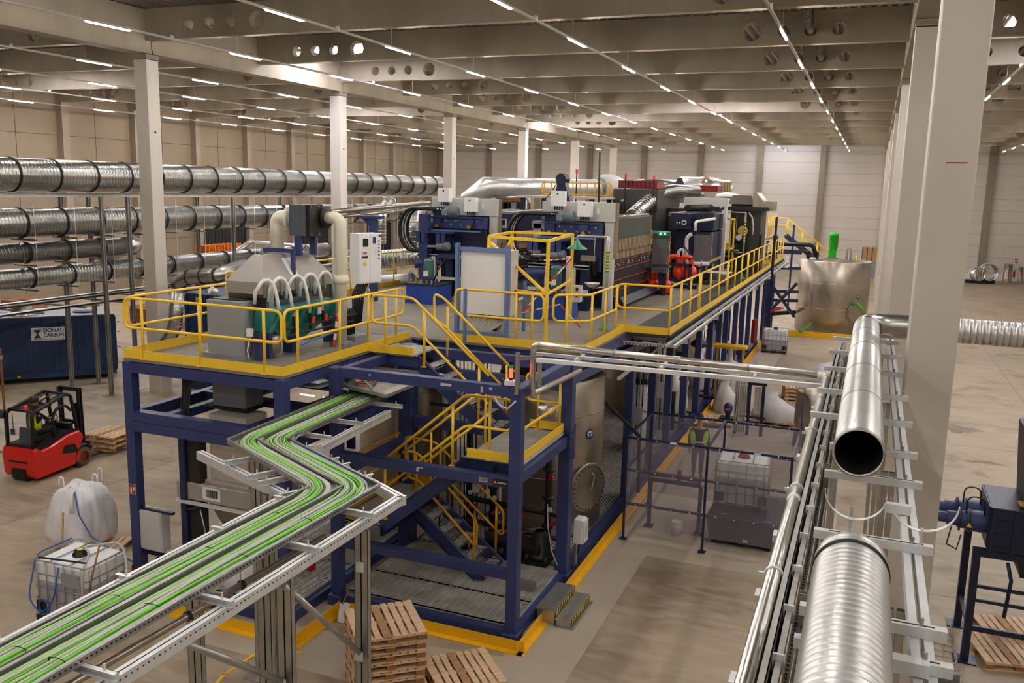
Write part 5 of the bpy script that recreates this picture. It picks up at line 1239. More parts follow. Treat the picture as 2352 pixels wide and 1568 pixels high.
MB().cyl(pY(1706, 530, 36.9), pY(1706, 530, 36.6), .2, 18).build('drive_wheel', 'brass', t); MB().cyl(pY(1697, 545, 36.8), pY(1697, 545, 36.5), .12, 14).build('motor', 'stainless_clean', t)
MB().tube([pY(1720, 488, 37), pY(1728, 500, 36.9), pY(1730, 520, 36.9), pY(1728, 540, 36.9)], .03, 8).build('hose', 'grey_light', t)
bxl(t, 'beam', 'dark_steel', a.x-.2, e.x, 36.8, 36.9, a.z-.25, a.z-.1)
for k in range(5): bxl(t, 'frame_post', 'black', a.x-.3+.55*k, a.x-.2+.55*k, 36.6, 36.7, ZD, ZD+1.6)
bxl(t, 'roller_bank', 'black', a.x-.9, c.x-.4, 36.3, 37, ZD+.2, ZD+1.2, .02)
for k in range(5): MB().cyl((a.x-.9, 36.28, ZD+.3+.2*k), (c.x-.5, 36.28, ZD+.3+.2*k), .05, 10).build('roller', 'stainless', t)
# yellow square tube guard far
def portal(label, P, zz):
    t = thing('lift_guard', label, 'guard frame', (P[0][0], P[0][1], ZD))
    for x, y in P: MB().beam((x, y, ZD), (x, y, zz), .06, .06, (0,1,0)).build('post', 'yellow', t)
    for i in range(len(P)): a, b_ = P[i], P[(i+1) % len(P)]; MB().beam((*a, zz), (*b_, zz), .06, .06).build('top_rail', 'yellow', t); MB().beam((*a, ZD+1.05), (*b_, ZD+1.05), .05, .05).build('mid_rail', 'yellow', t)
    MB().beam((*P[0], zz-.1), (*P[1], zz-1.1), .05, .05).build('brace', 'yellow', t)
a, b_ = pz(1680, 600, ZD), pz(1694, 600, ZD)
portal('distant tall yellow guard frame near the pitched hood', [(a.x-.1,35.2), (a.x+1.0,35.2), (a.x+1.0,36.2), (a.x-.1,36.2)], ZD+2.2)
# far rails
railing('guard_rail', 'yellow cross rail at the far end of the walkway', [(-6.3,42.5,ZD), (-4.2,42.5,ZD)], [(-6.2,42.5,ZD), (-5.7,42.5,ZD), (-5.2,42.5,ZD)], kick=[((-6.3,42.5,ZD), (-4.2,42.5,ZD))])
railing('guard_rail', 'yellow rail on the raised platform at the far end', [(-6.6,47,5.6), (-5.0,47,5.6)], [(-6.5+.35*k,47,5.6) for k in range(5)])
railing('guard_rail', 'yellow side rail of the raised far platform', [(-4.95,47,5.5), (-4.95,51.5,5.5)], [(-4.95,47.2+.8*k,5.5) for k in range(6)], loops=(False, False))
t = thing('raised_platform', 'small raised steel platform at the far end of the walkway', 'platform', (-5.8, 49, ZD)); bxl(t, 'deck_panel', 'deck', -6.8, -4.9, 47.05, 52, 5.4, 5.48)
for x in (-6.7, -5.0):
    for y in (47.2, 51.8): bxl(t, 'leg', 'blue_steel', x, x+.15, y, y+.15, .003, 5.4)
for i, (px, py, y) in enumerate(((1784, 498, 47.1), (1824, 516, 61.6))): q = pY(px, py, y); tag(MB().box(q.x-.06, q.x+.06, y, y+.12, .003, q.z).build('steel_post', 'blue_dark'), 'blue post at the %s of the far yellow stair' % ('side', 'foot')[i], 'post')
t = thing('stair_flight', 'distant yellow-railed stair going down behind the big tank', 'staircase', (-3.5, 62, 2)); 
for y in (62.0, 63.0):
    MB().beam((-5.4,y,5.0), (-1.6,y,2.2), .05, .25).build('stringer', 'blue_dark', t)
    for h in (1.1, .6): MB().tube([(-5.9,y,5.05+h), (-5.4,y,5.05+h), (-1.6,y,2.2+h)], .03, 6).build('hand_rail', 'yellow', t)
    for k in range(4): x = -5.3+1.0*k; MB().tube([(x,y,5.0-.74*(x+5.4)), (x,y,6.1-.74*(x+5.4))], .03, 6).build('post', 'yellow', t)
for k in range(9): MB().box(-5.3+.42*k-.12, -5.3+.42*k+.12, 62.05, 62.95, 4.9-.31*k, 4.93-.31*k).build('tread', 'grate', t)
# tall white bag heap on hood
MB_ = MB().rev(tuple(pY(1672, 452, 39)), [(0,.2),(.25,.18),(.5,.1),(.55,0),(.3,-.06)], 14)
tag(MB_.build('white_bag', 'bag'), 'white sack lying on top of the machine beside the pitched hood', 'bag')
t = thing('cabinet', 'small white cabinet near the far walkway rail', 'cabinet', (-5.4, 43.5, ZD)); bxl(t, 'body', 'white_cab', -5.9, -5.2, 44.2, 44.6, ZD, ZD+1.5, .01); bxl(t, 'door', 'white_cab', -5.87, -5.23, 44.18, 44.2, ZD+.05, ZD+1.45)
t = thing('sample_table', 'slatted white bench and black box on the walkway', 'bench', tuple(pz(1650, 640, ZD))); q = pz(1650, 655, ZD)
for k in range(8): bxl(t, 'slat', 'white_paint', q.x-.45, q.x+.35, q.y+.1*k, q.y+.06+.1*k, ZD+.42, ZD+.44)
for x in (q.x-.4, q.x+.28): bxl(t, 'leg', 'black', x, x+.05, q.y, q.y+.7, ZD, ZD+.42)
# third press row behind press one: dark column cluster and pipes
t = thing('pipe_bridge', 'brown and blue pipe bridge behind the first press', 'pipework', (-11.5, 33, ZD))
MB().tube(rounded([pY(1140, 455, 33), pY(1215, 453, 33), pY(1215, 490, 33)], .2), .07, 10).build('pipe', 'stainless', t)
MB().tube(rounded([pY(1140, 462, 33), pY(1200, 460, 33), pY(1205, 500, 33)], .2), .07, 10).build('pipe', 'rust', t)
for px, mt, w in ((1150, 'blue_navy', .5), (1165, 'black', .3), (1178, 'grey_mid', .25), (1192, 'dark_steel', .25)): q = pY(px, 520, 34); bxl(t, 'column', mt, q.x-w/2, q.x+w/2, 34, 34.3, ZD, pY(px, 462, 34).z)
# ================================================================ under the deck
def tank(label, x, y, r, h, z0=.25, seams=(1.2, 2.6), mt='stainless', legs=True):
    t = thing('steel_tank', label, 'tank', (x, y, z0))
    MB().rev((x,y,z0), [(r-.06,0),(r,.04),(r,h-.04),(r-.04,h),(0,h+.08)], 48).build('shell', mt, t)
    for s in seams: MB().rev((x,y,z0+s), [(r,0),(r+.006,.005),(r+.006,.02),(r,.025)], 48).build('weld_seam', 'stainless', t)
    return t
def manhole(t, c, n, r, bolts=28, mt='stainless'):
    c = Vector(c); n = Vector(n).normalized()
    m_ = MB().cyl(c-n*.12, c+n*.03, r, 36); mh = m_.build('manhole_cover', mt, t)
    MB().rev(c-n*.02, [(r,0),(r+.03,0),(r+.03,.03),(r,.03)], 36, n).build('manhole_ring', mt, t)
    u = n.orthogonal().normalized(); w = n.cross(u); g = MB()
    for k in range(bolts): a = 2*PI*k/bolts; g.bolt(c+n*.03+(u*math.cos(a)+w*math.sin(a))*r*.93, n, .016, .018)
    g.build('bolt_ring', 'dark_steel', t); return mh
TX, TY = -6.45, 18.55
t = tank('big stainless tank with round bolted manhole under the deck', TX, TY, 1.2, 3.4)
n = Vector((.9, -.43, 0)).normalized(); c = Vector((TX, TY, 1.2))+n*1.21
mh = manhole(t, c, n, .53)
hd = MB().tube(rounded([c+n*.05+V(0,0,.35)+V(.43,.9,0)*.05, c+n*.12+V(0,0,.3)+V(.43,.9,0)*.08, c+n*.12+V(0,0,.0)-V(.43,.9,0)*.0, c+n*.05-V(0,0,.05)-V(.43,.9,0)*.03], .05), .014, 6).build('grab_handle', 'stainless_clean', mh)
b0 = Vector((TX, TY, 2.35))+n*1.325
def face_badge(parent, c, n, r=.12):
    n = Vector(n).normalized(); d = MB().cyl(c, c+n*.006, r, 24).build('safety_badge', 'sign_blue', parent)
    u = Vector((-n.y, n.x, 0)); f = c+n*.007
    MB().cyl(f, f+n*.003, r*.62, 20).build('badge_face', 'sign_white', d)
    g = MB()
    for s in (-1, 1): g.cyl(f+u*s*r*.25+V(0,0,r*.15)+n*.003, f+u*s*r*.25+V(0,0,r*.15)+n*.006, r*.17, 12)
    g.ext([f+n*.003+u*-.3*r+V(0,0,-.1*r), f+n*.003+u*.3*r+V(0,0,-.1*r), f+n*.003+u*.22*r+V(0,0,-.55*r), f+n*.003-u*.22*r+V(0,0,-.55*r)], n*.003)
    g.build('badge_mask', 'sign_blue', d)
    MB().tube([f+n*.004+u*math.cos(a)*r*.72+V(0,0,math.sin(a)*r*.72) for a in [PI*i/10 for i in range(11)]], r*.07, 5).build('badge_band', 'sign_white', d)
face_badge(t, Vector((TX, TY, 2.42))+n*1.205, n, .11)
text_mesh('DESTILL', .06, 'grey_light', t, 'stencil', frame_M(Vector((TX, TY, 2.0))+Vector((.8,-.6,0))*1.215, (.6,.8,0), (0,0,1)))
tank('stainless tank behind the lower stair landing', -10.4, 19.0, 1.2, 3.3)
tank('stainless tank deeper under the deck', -7.3, 22.4, 1.0, 3.3); tank('stainless tank in the middle under the deck', -6.9, 33, 1.2, 3.6)
tank('rear stainless tank under the deck', -7.0, 29.2, 1.2, 3.4)
t = thing('pipe_saddle', 'flat bent steel skirt plate in front of the tank', 'plate', (-5.7,17,.3)); MB().beam((-6.5,16.7,.4), (-5.35,17.6,.4), .03, .22).build('plate', 'galv', t)
# black pump assembly with red valve levers
t = thing('pump_set', 'black pump and pipe assembly with red valve levers behind the stair', 'pump', (-6, 16, .25))
MB().cyl((-6.2,16.0,.5), (-5.6,15.9,.5), .2, 18).build('pump_body', 'black', t); MB().cyl((-6.9,16.1,.5), (-6.25,16.0,.5), .17, 18).build('motor', 'black_plastic', t); bxp(t, 'skid', 'black', -7.0, -5.45, 15.65, 16.4, .26, .34)
MB().rev((-5.7,15.95,.3), [(.2,0),(.28,.05),(.28,.12),(.18,.2),(.18,.5),(.1,.6)], 18).build('pump_body', 'black', t)
for i, (x, y, h) in enumerate(((-5.62,16.15,2.9), (-6.35,16.25,2.7), (-6.9,16.3,2.6), (-7.5,16.4,2.8))):
    MB().tube([(x,y,.45), (x,y,h)], .07, 12).build('riser_pipe', 'black', t)
    for z in (.9, 1.5, 2.1): MB().rev((x,y,z), [(.07,0),(.12,.01),(.12,.07),(.07,.08)], 14).build('flange', 'black_plastic', t)
    for z, dxx in ((1.0, .16), (1.95, .05)):
        q = V(x+.05, y-.14, z); r_ = MB().beam(q, q+V(dxx, -.02, .14 if z > 1.5 else .1), .035, .05); r_.beam(q+V(dxx,-.02,.12), q+V(dxx+.05,-.02,.05), .03, .04); r_.build('valve_lever', 'red_valve', t)
    MB().cyl((x+.1,y-.15,1.35), (x+.1,y-.17,1.35), .05, 14).build('gauge', 'white_paint', t)
for z in (.7, 1.2): MB().tube([(-7.6,16.3,z), (-5.2,16.15,z)], .06, 10).build('manifold', 'black', t)
for k in range(6): q = V(-7.2+.34*k, 16.05, .72); MB().beam(q, q+V(.14,-.03,.06), .03, .04).build('valve_lever', 'red_valve', t)
for k in range(10): q = V(-7.3+.2*k, 15.75+.05*(k % 3), .3); MB().rev(q, [(.07,0),(.09,.05),(.06,.14),(0,.15)], 10).build('valve_body', ('black','black_plastic','galv')[k % 3], t)
MB().tube([(-5.55,15.9,1.5), (-5.5,15.85,1.0), (-5.35,15.7,.6), (-5.2,15.6,.4)], .014, 6).build('cable', 'cable_grey', t)
bxp(t, 'floor_box', 'galv', -5.75, -5.3, 14.55, 14.72, .26, .4)
# white switch box on the post
t = thing('switch_box', 'white plastic switch box with clear lid beside the grating', 'switch box', (-4.95, 15.9, .9))
bxp(t, 'body', 'white_paint', -5.02, -4.84, 16.02, 16.3, .72, 1.22, c=.006); l = bxp(t, 'lid', 'white_paint', -4.84, -4.80, 16.03, 16.29, .74, 1.2); bxp(l, 'window', 'cable_grey', -4.80, -4.795, 16.08, 16.24, .85, 1.1)
MB().tube([(-4.9,16.1,.72), (-4.95,16.1,.5), (-4.9,16.3,.35), (-5.0,16.5,.27)], .012, 6).build('cable', 'black', t); bxp(t, 'stand', 'galv', -5.02, -4.98, 16.1, 16.2, .2, .72)
# cones and big bags under the presses
def cone_bag(i, x, y, lab1, lab2):
    t = thing('discharge_chute', lab1, 'chute', (x, y, 2.6))
    MB().hull8([(x-.15,y-.15,2.35),(x+.15,y-.15,2.35),(x+.15,y+.15,2.35),(x-.15,y+.15,2.35)], [(x-.5,y-.6,4.2),(x+.45,y-.6,4.2),(x+.45,y+.6,4.2),(x-.5,y+.6,4.2)]).build('cone', 'hood_beige', t)
    bxp(t, 'mouth', 'dark_steel', x-.17, x+.17, y-.17, y+.17, 2.15, 2.36)
    g = MB(); prof = [(.34,0),(.42,.12),(.44,.4),(.38,.7),(.42,1.0),(.32,1.35),(.34,1.6),(.2,1.85),(.26,1.95)]
    g.rev((x,y,.26), prof, 18); g.v = [(vx+.03*math.sin(9*vz+5*vy), vy+.03*math.sin(7*vz+6*vx), vz) for vx, vy, vz in g.v]
    b = thing('big_bag', lab2, 'bag', (x, y, .26)); g.build('sack', 'bag', b)
    for s in (-1, 1): MB().tube([(x+s*.2,y-.25,1.9), (x+s*.3,y-.28,2.2), (x+s*.36,y-.28,2.4)], .02, 6).build('strap', 'white_paint', b)
    MB().tube([(x-.25,y-.3,1.45), (x+.3,y-.35,1.45)], .02, 6).build('blue_strap', 'blue_steel', b)
P = [(-5.8, 24.7), (-5.8, 29.7), (-5.8, 33.2), (-5.9, 38.0)]
W_ = ['nearest', 'second', 'third', 'farthest']
for i, (x, y) in enumerate(P): cone_bag(i, x, y, 'beige discharge cone under the walkway, %s of four' % W_[i], 'white sack hanging under the %s discharge cone' % W_[i])
# pump columns and cabinets along the frame
for i, (y, lab) in enumerate(((27.2, 'black valve column with white actuator under the deck'), (31.4, 'black valve column further along the frame'))):
    t = thing('valve_column', lab, 'valve', (-5.4, y, .2)); MB().tube([(-5.4,y,.25), (-5.4,y,2.6)], .09, 12).build('pipe', 'black', t)
    MB().rev((-5.4,y,1.5), [(.1,0),(.16,.05),(.16,.5),(.1,.55)], 14).build('actuator', 'white_paint', t); MB().rev((-5.4,y,2.2), [(.1,0),(.3,.1),(.3,.2),(.1,.35)], 14).build('valve_head', 'black', t)
    MB().tube(rounded([(-5.4,y,.5), (-4.9,y+.2,.4), (-4.0,y+.6,.35)], .2), .05, 8).build('hose', 'black', t)
for i, y in enumerate((23.9, 27.0, 33.6, 37.2, 39.6)):
    t = thing('cable_riser', 'bundle of grey conduits and small boxes under the walkway, %s of five' % ORD[i], 'conduits', (-5.6, y, .2))
    for k in range(4): MB().tube([(-5.6-.08*k,y,.25), (-5.6-.08*k,y,4.2)], .02, 6).build('conduit', ('black','cable_grey')[k % 2], t)
    bxp(t, 'box', 'grey_light', -5.85, -5.55, y-.12, y-.05, 1.2+.1*i, 1.7+.1*i)
t = thing('switch_rack', 'pale cabinet and cables behind the stair tower', 'cabinet', (-7.6, 17.0, .3)); bxp(t, 'body', 'white_cab', -8.0, -6.9, 16.72, 16.78, 2.7, 3.6)
for k in range(14): MB().tube([(-8.3+.09*k,16.6,4.2), (-8.25+.09*k,16.55,2.9), (-8.3+.1*k,16.6,1.0), (-8.3+.1*k,16.6,.3)], .016, 6).build('cable', ('black','cable_grey','cable_dark')[k % 3], t)
for z in (3.1,): MB().beam((-8.5,16.5,z), (-7.0,16.5,z), .04, .06).build('cable_bar', 'blue_dark', t)
bxp(t, 'grey_box', 'white_paint', -7.6, -7.3, 16.4, 16.5, 1.3, 2.0); bxp(t, 'grey_box', 'white_paint', -7.1, -6.8, 16.4, 16.5, .9, 1.5)
MB().rev((-5.55,15.2,3.6), [(0,0),(.09,.02),(.09,.3),(0,.32)], 14, (1,.2,0)).build('strobe_housing', 'stainless_clean', t)
# red insulated cylinder on a post
t = thing('hose_box', 'tall narrow red fire cover hanging on the blue frame', 'fire cover', tuple(pX(1735, 790, -4.95)))
a, b_ = pX(1728, 788, -4.95), pX(1738, 728, -4.95); MB().cbox(-5.049, -4.86, a.y, a.y+.55, a.z, b_.z, .03).build('cover', 'red_dark', t)
# frame on the left part: barrels and bag below platform
t = thing('under_lamp', 'lit tube fixed below the left platform beam', 'lamp', (-10.4, 12.2, 3.1)); a, b_ = pY(407, 997, 12.1), pY(520, 1014, 12.1); MB().beam(a, b_, .04, .04).build('tube', 'lamp_under', t); MB().beam(a+V(0,0,.035), b_+V(0,0,.035), .06, .03).build('holder', 'grey_light', t)
for i, (px0, px1, py, Y) in enumerate(((690, 722, 905, 17), (742, 770, 912, 17.5))):
    a, b_ = pY(px0, py, Y), pY(px1, py+4, Y); o = MB().beam(a, b_, .02, .02).build('under_lamp', 'lamp_under'); tag(o, 'short lit tube deep under the deck, %s of two' % ('left' if i == 0 else 'right'), 'lamp')
t = thing('cable_drop', 'black cable bundle dropping behind the platform front beam', 'cables', (-11.6, 12.6, 1))
for k in range(7): MB().tube([(-11.65+.03*k,12.6+.02*(k % 3),4.4), (-11.62+.03*k,12.55,3.9), (-11.66+.028*k,12.5,3.3), (-11.64+.03*k,12.5,3.0)], .016, 6).build('cable', 'black' if k % 2 else 'cable_dark', t)
bxp(t, 'duct_channel', 'dark_steel', -11.34, -11.08, 12.3, 12.5, .9, 3.3)
t = thing('junction_cabinet', 'flat pale steel cabinet on blue brackets under the platform', 'cabinet', (-12.1, 12.4, .7))
bxp(t, 'body', 'grey_light', -12.5, -11.75, 12.0, 12.22, .85, 1.62, c=.005); bxp(t, 'door', 'grey_light', -12.36, -11.77, 11.985, 12.0, .88, 1.6)
for z in (.78, 1.64): MB().beam((-12.3,12.05,z), (-11.5,12.05,z), .08, .05).build('bracket', 'blue_navy', t)
for k in range(9): r = .12+.025*k; MB().tube([(-11.85+math.sin(a)*r*.8, 12.1, .72-(1-math.cos(a))*r*.8) for a in [PI*(-.5+i/10) for i in range(11)]][::-1], .012, 6).build('cable_loop', 'black', t)
tag(MB().rev((-9.6,17.3,2.9), [(.35,0),(.33,.3),(.2,.75),(.08,.95),(0,1.0)], 18).build('cone_vessel', 'grey_light'), 'pale rounded vessel top seen above the cable tray', 'vessel')
# ================================================================ foreground cable tray
def off_poly(C, d):
    out = []
    for i, p in enumerate(C):
        if i == 0: t = C[1]-C[0]; n = Vector((t.y, -t.x, 0)).normalized(); out.append(p+n*d)
        elif i == len(C)-1: t = C[-1]-C[-2]; n = Vector((t.y, -t.x, 0)).normalized(); out.append(p+n*d)
        else:
            a = (C[i]-C[i-1]).normalized(); b_ = (C[i+1]-C[i]).normalized()
            n1 = Vector((a.y, -a.x, 0)); n2 = Vector((b_.y, -b_.x, 0)); m_ = (n1+n2).normalized(); out.append(p+m_*(d/max(.3, m_.dot(n1))))
    return out
TC = [V(-5.84, 1.2, 0), V(-5.84, 9.03, 0), V(-8.1, 10.22, 0), V(-8.3, 14.2, 0)]   # running away from the camera
ZT = 3.93
def wallpoly(g, d, z0, z1, th=.006):
    P = off_poly(TC, d); Q = off_poly(TC, d+th)
    for i in range(3):
        a, b_, c, e = P[i], P[i+1], Q[i+1], Q[i]
        g.add([a+V(0,0,z0), b_+V(0,0,z0), c+V(0,0,z0), e+V(0,0,z0), a+V(0,0,z1), b_+V(0,0,z1), c+V(0,0,z1), e+V(0,0,z1)], [(3,2,1,0),(4,5,6,7),(0,1,5,4),(1,2,6,5),(2,3,7,6),(3,0,4,7)])
t = thing('cable_tray', 'zigzag galvanised cable tray crossing the left foreground', 'cable tray', (-6.5, 8, 3.8))
HW = .375
for d in (-HW, -.02, HW-.006): g = MB(); wallpoly(g, d, ZT, ZT+.075); wallpoly(g, d-.012, ZT+.068, ZT+.075, .03); g.build('side_wall', 'galv', t)
def slab(d0, d1, z0, z1, mt, name):
    g = MB(); P = off_poly(TC, d0); Q = off_poly(TC, d1)
    for i in range(3):
        a, b_, c, e = P[i], P[i+1], Q[i+1], Q[i]
        g.add([a+V(0,0,z0), b_+V(0,0,z0), c+V(0,0,z0), e+V(0,0,z0), a+V(0,0,z1), b_+V(0,0,z1), c+V(0,0,z1), e+V(0,0,z1)], [(0,1,2,3)[::-1],(4,5,6,7),(0,1,5,4),(1,2,6,5),(2,3,7,6),(3,0,4,7)])
    return g.build(name, mt, t)
slab(-HW, -.02, ZT-.004, ZT, 'galv', 'tray_floor'); slab(-.01, HW, ZT-.004, ZT, 'galv', 'tray_floor')
# holes punched in the walls and slots in the floor
def along(d, s0, step, z, sz, name, mt='black'):
    P = off_poly(TC, d); g = MB()
    for i in range(3):
        a, b_ = P[i], P[i+1]; L = (b_-a).length; dd = (b_-a).normalized(); k = 0
        while s0+k*step < L: q = a+dd*(s0+k*step)+V(0,0,z); g.beam(q-dd*sz[0]/2, q+dd*sz[0]/2, sz[1], sz[2]); k += 1
    return g.build(name, mt, t)
along(HW+.004, .03, .05, ZT+.035, (.014, .006, .014), 'wall_pattern'); along(-.03, .03, .05, ZT+.03, (.02, .004, .01), 'wall_pattern'); along(HW-.03, .05, .07, ZT+.002, (.03, .012, .002), 'floor_pattern'); along(-HW+.02, .05, .07, ZT+.002, (.03, .012, .002), 'floor_pattern')
# cables
def cable(d, r, mt, lab, z=0, wob=.012, ph=0, kind='cable', TCx=None):
    P = off_poly(TCx or TC, d); pts = rounded(P, .42+.3*abs(d), 7); out = []
    # resample for gentle wander
    for i in range(len(pts)-1):
        L = (pts[i+1]-pts[i]).length; n = max(1, int(L/.35))
        for k in range(n):
            q = pts[i].lerp(pts[i+1], k/n); s = q.x*1.3+q.y*.9
            out.append(q+V(math.sin(s*1.1+ph)*wob, math.sin(s*.7+2*ph)*wob*.5, ZT+r+z+abs(math.sin(s*.9+ph))*.012))
    out.append(pts[-1]+V(0,0,ZT+r+z))
    o = MB().tube(out, r, 6).build('cable', mt); tag(o, lab, 'cable', 'cables lying in the zigzag tray'); return o
random.seed(11)
cols = ['cable_green','cable_lime','cable_deep','cable_grey','cable_green','cable_lime','cable_grey','cable_green','cable_dark','cable_lime','cable_green','cable_grey']
words_ = {'cable_green': 'green', 'cable_lime': 'light green', 'cable_deep': 'deep green', 'cable_grey': 'pale grey', 'cable_dark': 'dark grey'}
for lane, (a, b_, n, where) in enumerate(((-HW+.03, -.05, 15, 'left'), (.02, HW-.03, 15, 'right'))):
    for i in range(n):
        f = i/(n-1); d = a+(b_-a)*f
        mt = ('cable_dark' if (lane == 0 and i in (0,)) else 'cable_grey' if (lane == 0 and i in (3, 9, 12, 14)) or (lane == 1 and i in (6, 12, 13, 14)) else ['cable_green','cable_lime','cable_green','cable_deep'][i % 4])
        r = .017 if (mt == 'cable_grey' and i > 11) else random.choice((.011, .013, .015))
        if mt == 'cable_dark': r = .011
        cable(d, r, mt, words_[mt]+' cable in the '+where+' lane of the zigzag tray', 0, .012, random.random()*6)
    for i in range(7):
        d = a+(b_-a)*(.12+.1*i)+random.uniform(-.01,.01); mt = random.choice(['cable_green','cable_lime','cable_grey','cable_grey'])
        cable(d, .012, mt, words_[mt]+' cable crossing over others in the '+where+' lane', .024, .03, random.random()*6)
cable(-.075, .022, 'cable_grey', 'thick pale grey hose beside the tray divider', .0, .004, 0)
cable(-.115, .017, 'cable_dark', 'thick dark hose left of the tray divider', .0, .004, 1)
o = cable(HW-.02, .006, 'cable_blue', 'thin blue cable along the right tray wall', .03, .006, 2)
# cable ties
g = MB()
tt = thing('cable_ties', 'black cable ties round the cable bundles', 'cable ties', (-6, 5, 4))
for y in (2.2, 3.3, 4.6, 5.6, 6.8, 7.9):
    for x0, x1 in ((-6.12, -5.98), (-5.72, -5.56), (-5.9,-5.86)):
        MB().tube([(x0, y, ZT+.01), (x0, y+.003, ZT+.05), ((x0+x1)/2, y+.006, ZT+.062), (x1, y+.01, ZT+.05), (x1, y+.01, ZT+.01)], .004, 5).build('tie', 'black', tt)
# rails, brackets and posts
t = thing('tray_stand', 'galvanised rails, brackets and posts under the zigzag tray', 'support', (-6.5, 8, 0))
def crail(P, z, name='rail', w=.1, h=.12):
    for i in range(len(P)-1):
        a, b_ = P[i]+V(0,0,z), P[i+1]+V(0,0,z); r_ = MB().beam(a, b_, w, h)
        d = (b_-a).normalized(); s = d.cross(V(0,0,1)); o = r_.build(name, 'galv_bright', t)
        MB().beam(a+V(0,0,h/2), b_+V(0,0,h/2), .012, .004).build('slot', 'dark_steel', o)
        g = MB(); L = (b_-a).length; k = 0
        for k in range(int(L/.06)): q = a+d*(.04+.06*k)+s*(w/2+.001)+V(0,0,.02); g.beam(q-d*.008, q+d*.008, .003, .014)
        g.build('perforation_pattern', 'dark_steel', o)
ZR_ = ZT-.13
PL = off_poly(TC, -HW-.2); PR = off_poly(TC, HW+.24)
# in this run the left side (negative) lies to the left of the camera view
crail([PL[0], PL[1]+V(-.1,.0,0)], ZR_); crail([PL[1]+V(.45,-.1,0), PL[2]+V(-.12,-.1,0)], ZR_-.02)
crail([PR[0], PR[1]+V(0,-.1,0)], ZR_); crail([PR[1]+V(.06,-.1,0), PR[1]+V(-.65,.3,0)], ZR_+.0); crail([PR[2]+V(.15,.1,0), PR[2]+V(.0,2.4,0)], ZR_)
def bracket(a, b_): 
    MB().chan(Vector(a), Vector(b_), .05, .07).build('bracket', 'galv_bright', t)
    for q in (a, b_): q = Vector(q); dd = (Vector(b_)-Vector(a)).normalized(); p_ = q+dd*(.12 if q == Vector(a) else -.12); MB().cyl(p_, p_+V(0,0,.09), .01, 6).build('stud', 'galv_bright', t)
for y in (2.0, 3.35, 4.7, 6.05, 7.4, 8.5): bracket((PL[0].x-.1, y, ZT-.035), (PR[0].x+.1, y, ZT-.035))
d2 = (TC[2]-TC[1]).normalized(); n2_ = Vector((-d2.y, d2.x, 0))
for s in (.35, .95, 1.25, 2.0): q = TC[1]+d2*s; bracket(q+n2_*.72+V(0,0,ZT-.035), q-n2_*.62+V(0,0,ZT-.035))
for y in (11.0, 11.9, 13.2): bracket((-8.7, y, ZT-.035), (-7.35, y, ZT-.035))
def tpost(x, y, ztop):
    for dx_ in (-.05, .05): MB().chan((x+dx_, y, .012), (x+dx_, y, ztop), .08, .07, up=(0,1,0), side=(1 if dx_ > 0 else -1)).build('post', 'galv', t)
    MB().box(x-.22, x+.22, y-.2, y+.2, 0.003, .014).build('base_plate', 'galv', t)
for x, y in ((-8.36, 10.5), (-5.2, 8.4), (-6.05, 7.7), (-5.25, 7.0), (-6.9, 8.9), (-6.35, 6.9)): tpost(x, y, ZR_-.06)
def dbrace(a, b_): MB().tube([a, b_], .035, 8).build('brace', 'galv', t); MB().box(b_[0]-.05, b_[0]+.05, b_[1]-.06, b_[1]-.04, b_[2]-.06, b_[2]+.06).build('clamp', 'galv_bright', t)
dbrace((-5.28, 5.6, 3.7), (-5.25, 6.95, 2.6)); dbrace((-5.2, 6.9, 3.7), (-5.2, 8.36, 2.2)); dbrace((-5.4, 8.6, 3.6), (-5.2, 8.4, 3.3))
t = thing('steel_pipe', 'dark steel pipe hung below the right rail of the tray', 'pipe', (-5.4, 6, 3.6)); a, b_ = pz(320, 1479, 3.62), pz(745, 1232, 3.62); d = (b_-a).normalized(); a = a-d*3
MB().tube([a, b_], .038, 12).build('pipe_wall', 'stainless', t)
for k in (.62, .75, .93): q = a.lerp(b_, k); MB().rev(q, [(.038,0),(.05,.0),(.05,.03),(.038,.03)], 14, d).build('clamp', 'black', t); MB().cyl(q+V(0,0,.04), q+V(0,0,.25), .006, 5).build('rod', 'galv', t)
# cover plate with orange cable coil
z = 4.14; Q = [pz(816,864,z), pz(952,880,z), pz(888,906,z), pz(790,884,z)]
t = thing('cover_plate', 'flat steel cover plate at the far end of the cable tray', 'cover plate', tuple(Q[0])); MB().ext(Q, (0,0,-.06)).build('plate', 'galv', t)
MB().chan((-9.0,14.9,4.1), (-7.4,14.9,4.1), .1, .1).build('bearer', 'galv_bright', t)
q = pz(841, 878, z+.02); t = thing('cable_coil', 'coil of orange cable lying on the cover plate', 'cable coil', tuple(q))
for k in range(5): MB().tube([q+V(math.cos(a)*(.15+.012*k), math.sin(a)*(.15+.012*k), .012+.006*k) for a in [2*PI*i/24 for i in range(24)]], .008, 6, True).build('loop', 'cable_orange', t)
o = MB().tube([pz(838,860,4.3), pz(840,876,4.25), pz(852,888,4.2), pz(856,902,4.05)], .016, 8).build('cable', 'cable_grey'); tag(o, 'single grey cable dropping past the orange coil', 'cable')
t = thing('cable_bundle', 'grey cables curving onto the tray from under the left platform', 'cables', tuple(pz(745, 875, 4.1)))
for k in range(8): MB().tube([pz(742,866+2.2*k,4.14), pz(770,870+2.6*k,4.12), pz(800,884+2*k,4.08), pz(815-3*k,892+2*k,4.0)], .012, 6).build('cable', ('cable_grey','cable_dark','cable_grey')[k % 3], t)
a, b_ = pz(672, 872, 4.2), pz(745, 882, 4.2); t = thing('tray_piece', 'short galvanised tray piece under the platform corner', 'tray', tuple(a)); MB().chan(a, b_, .35, .09).build('channel', 'galv_bright', t)

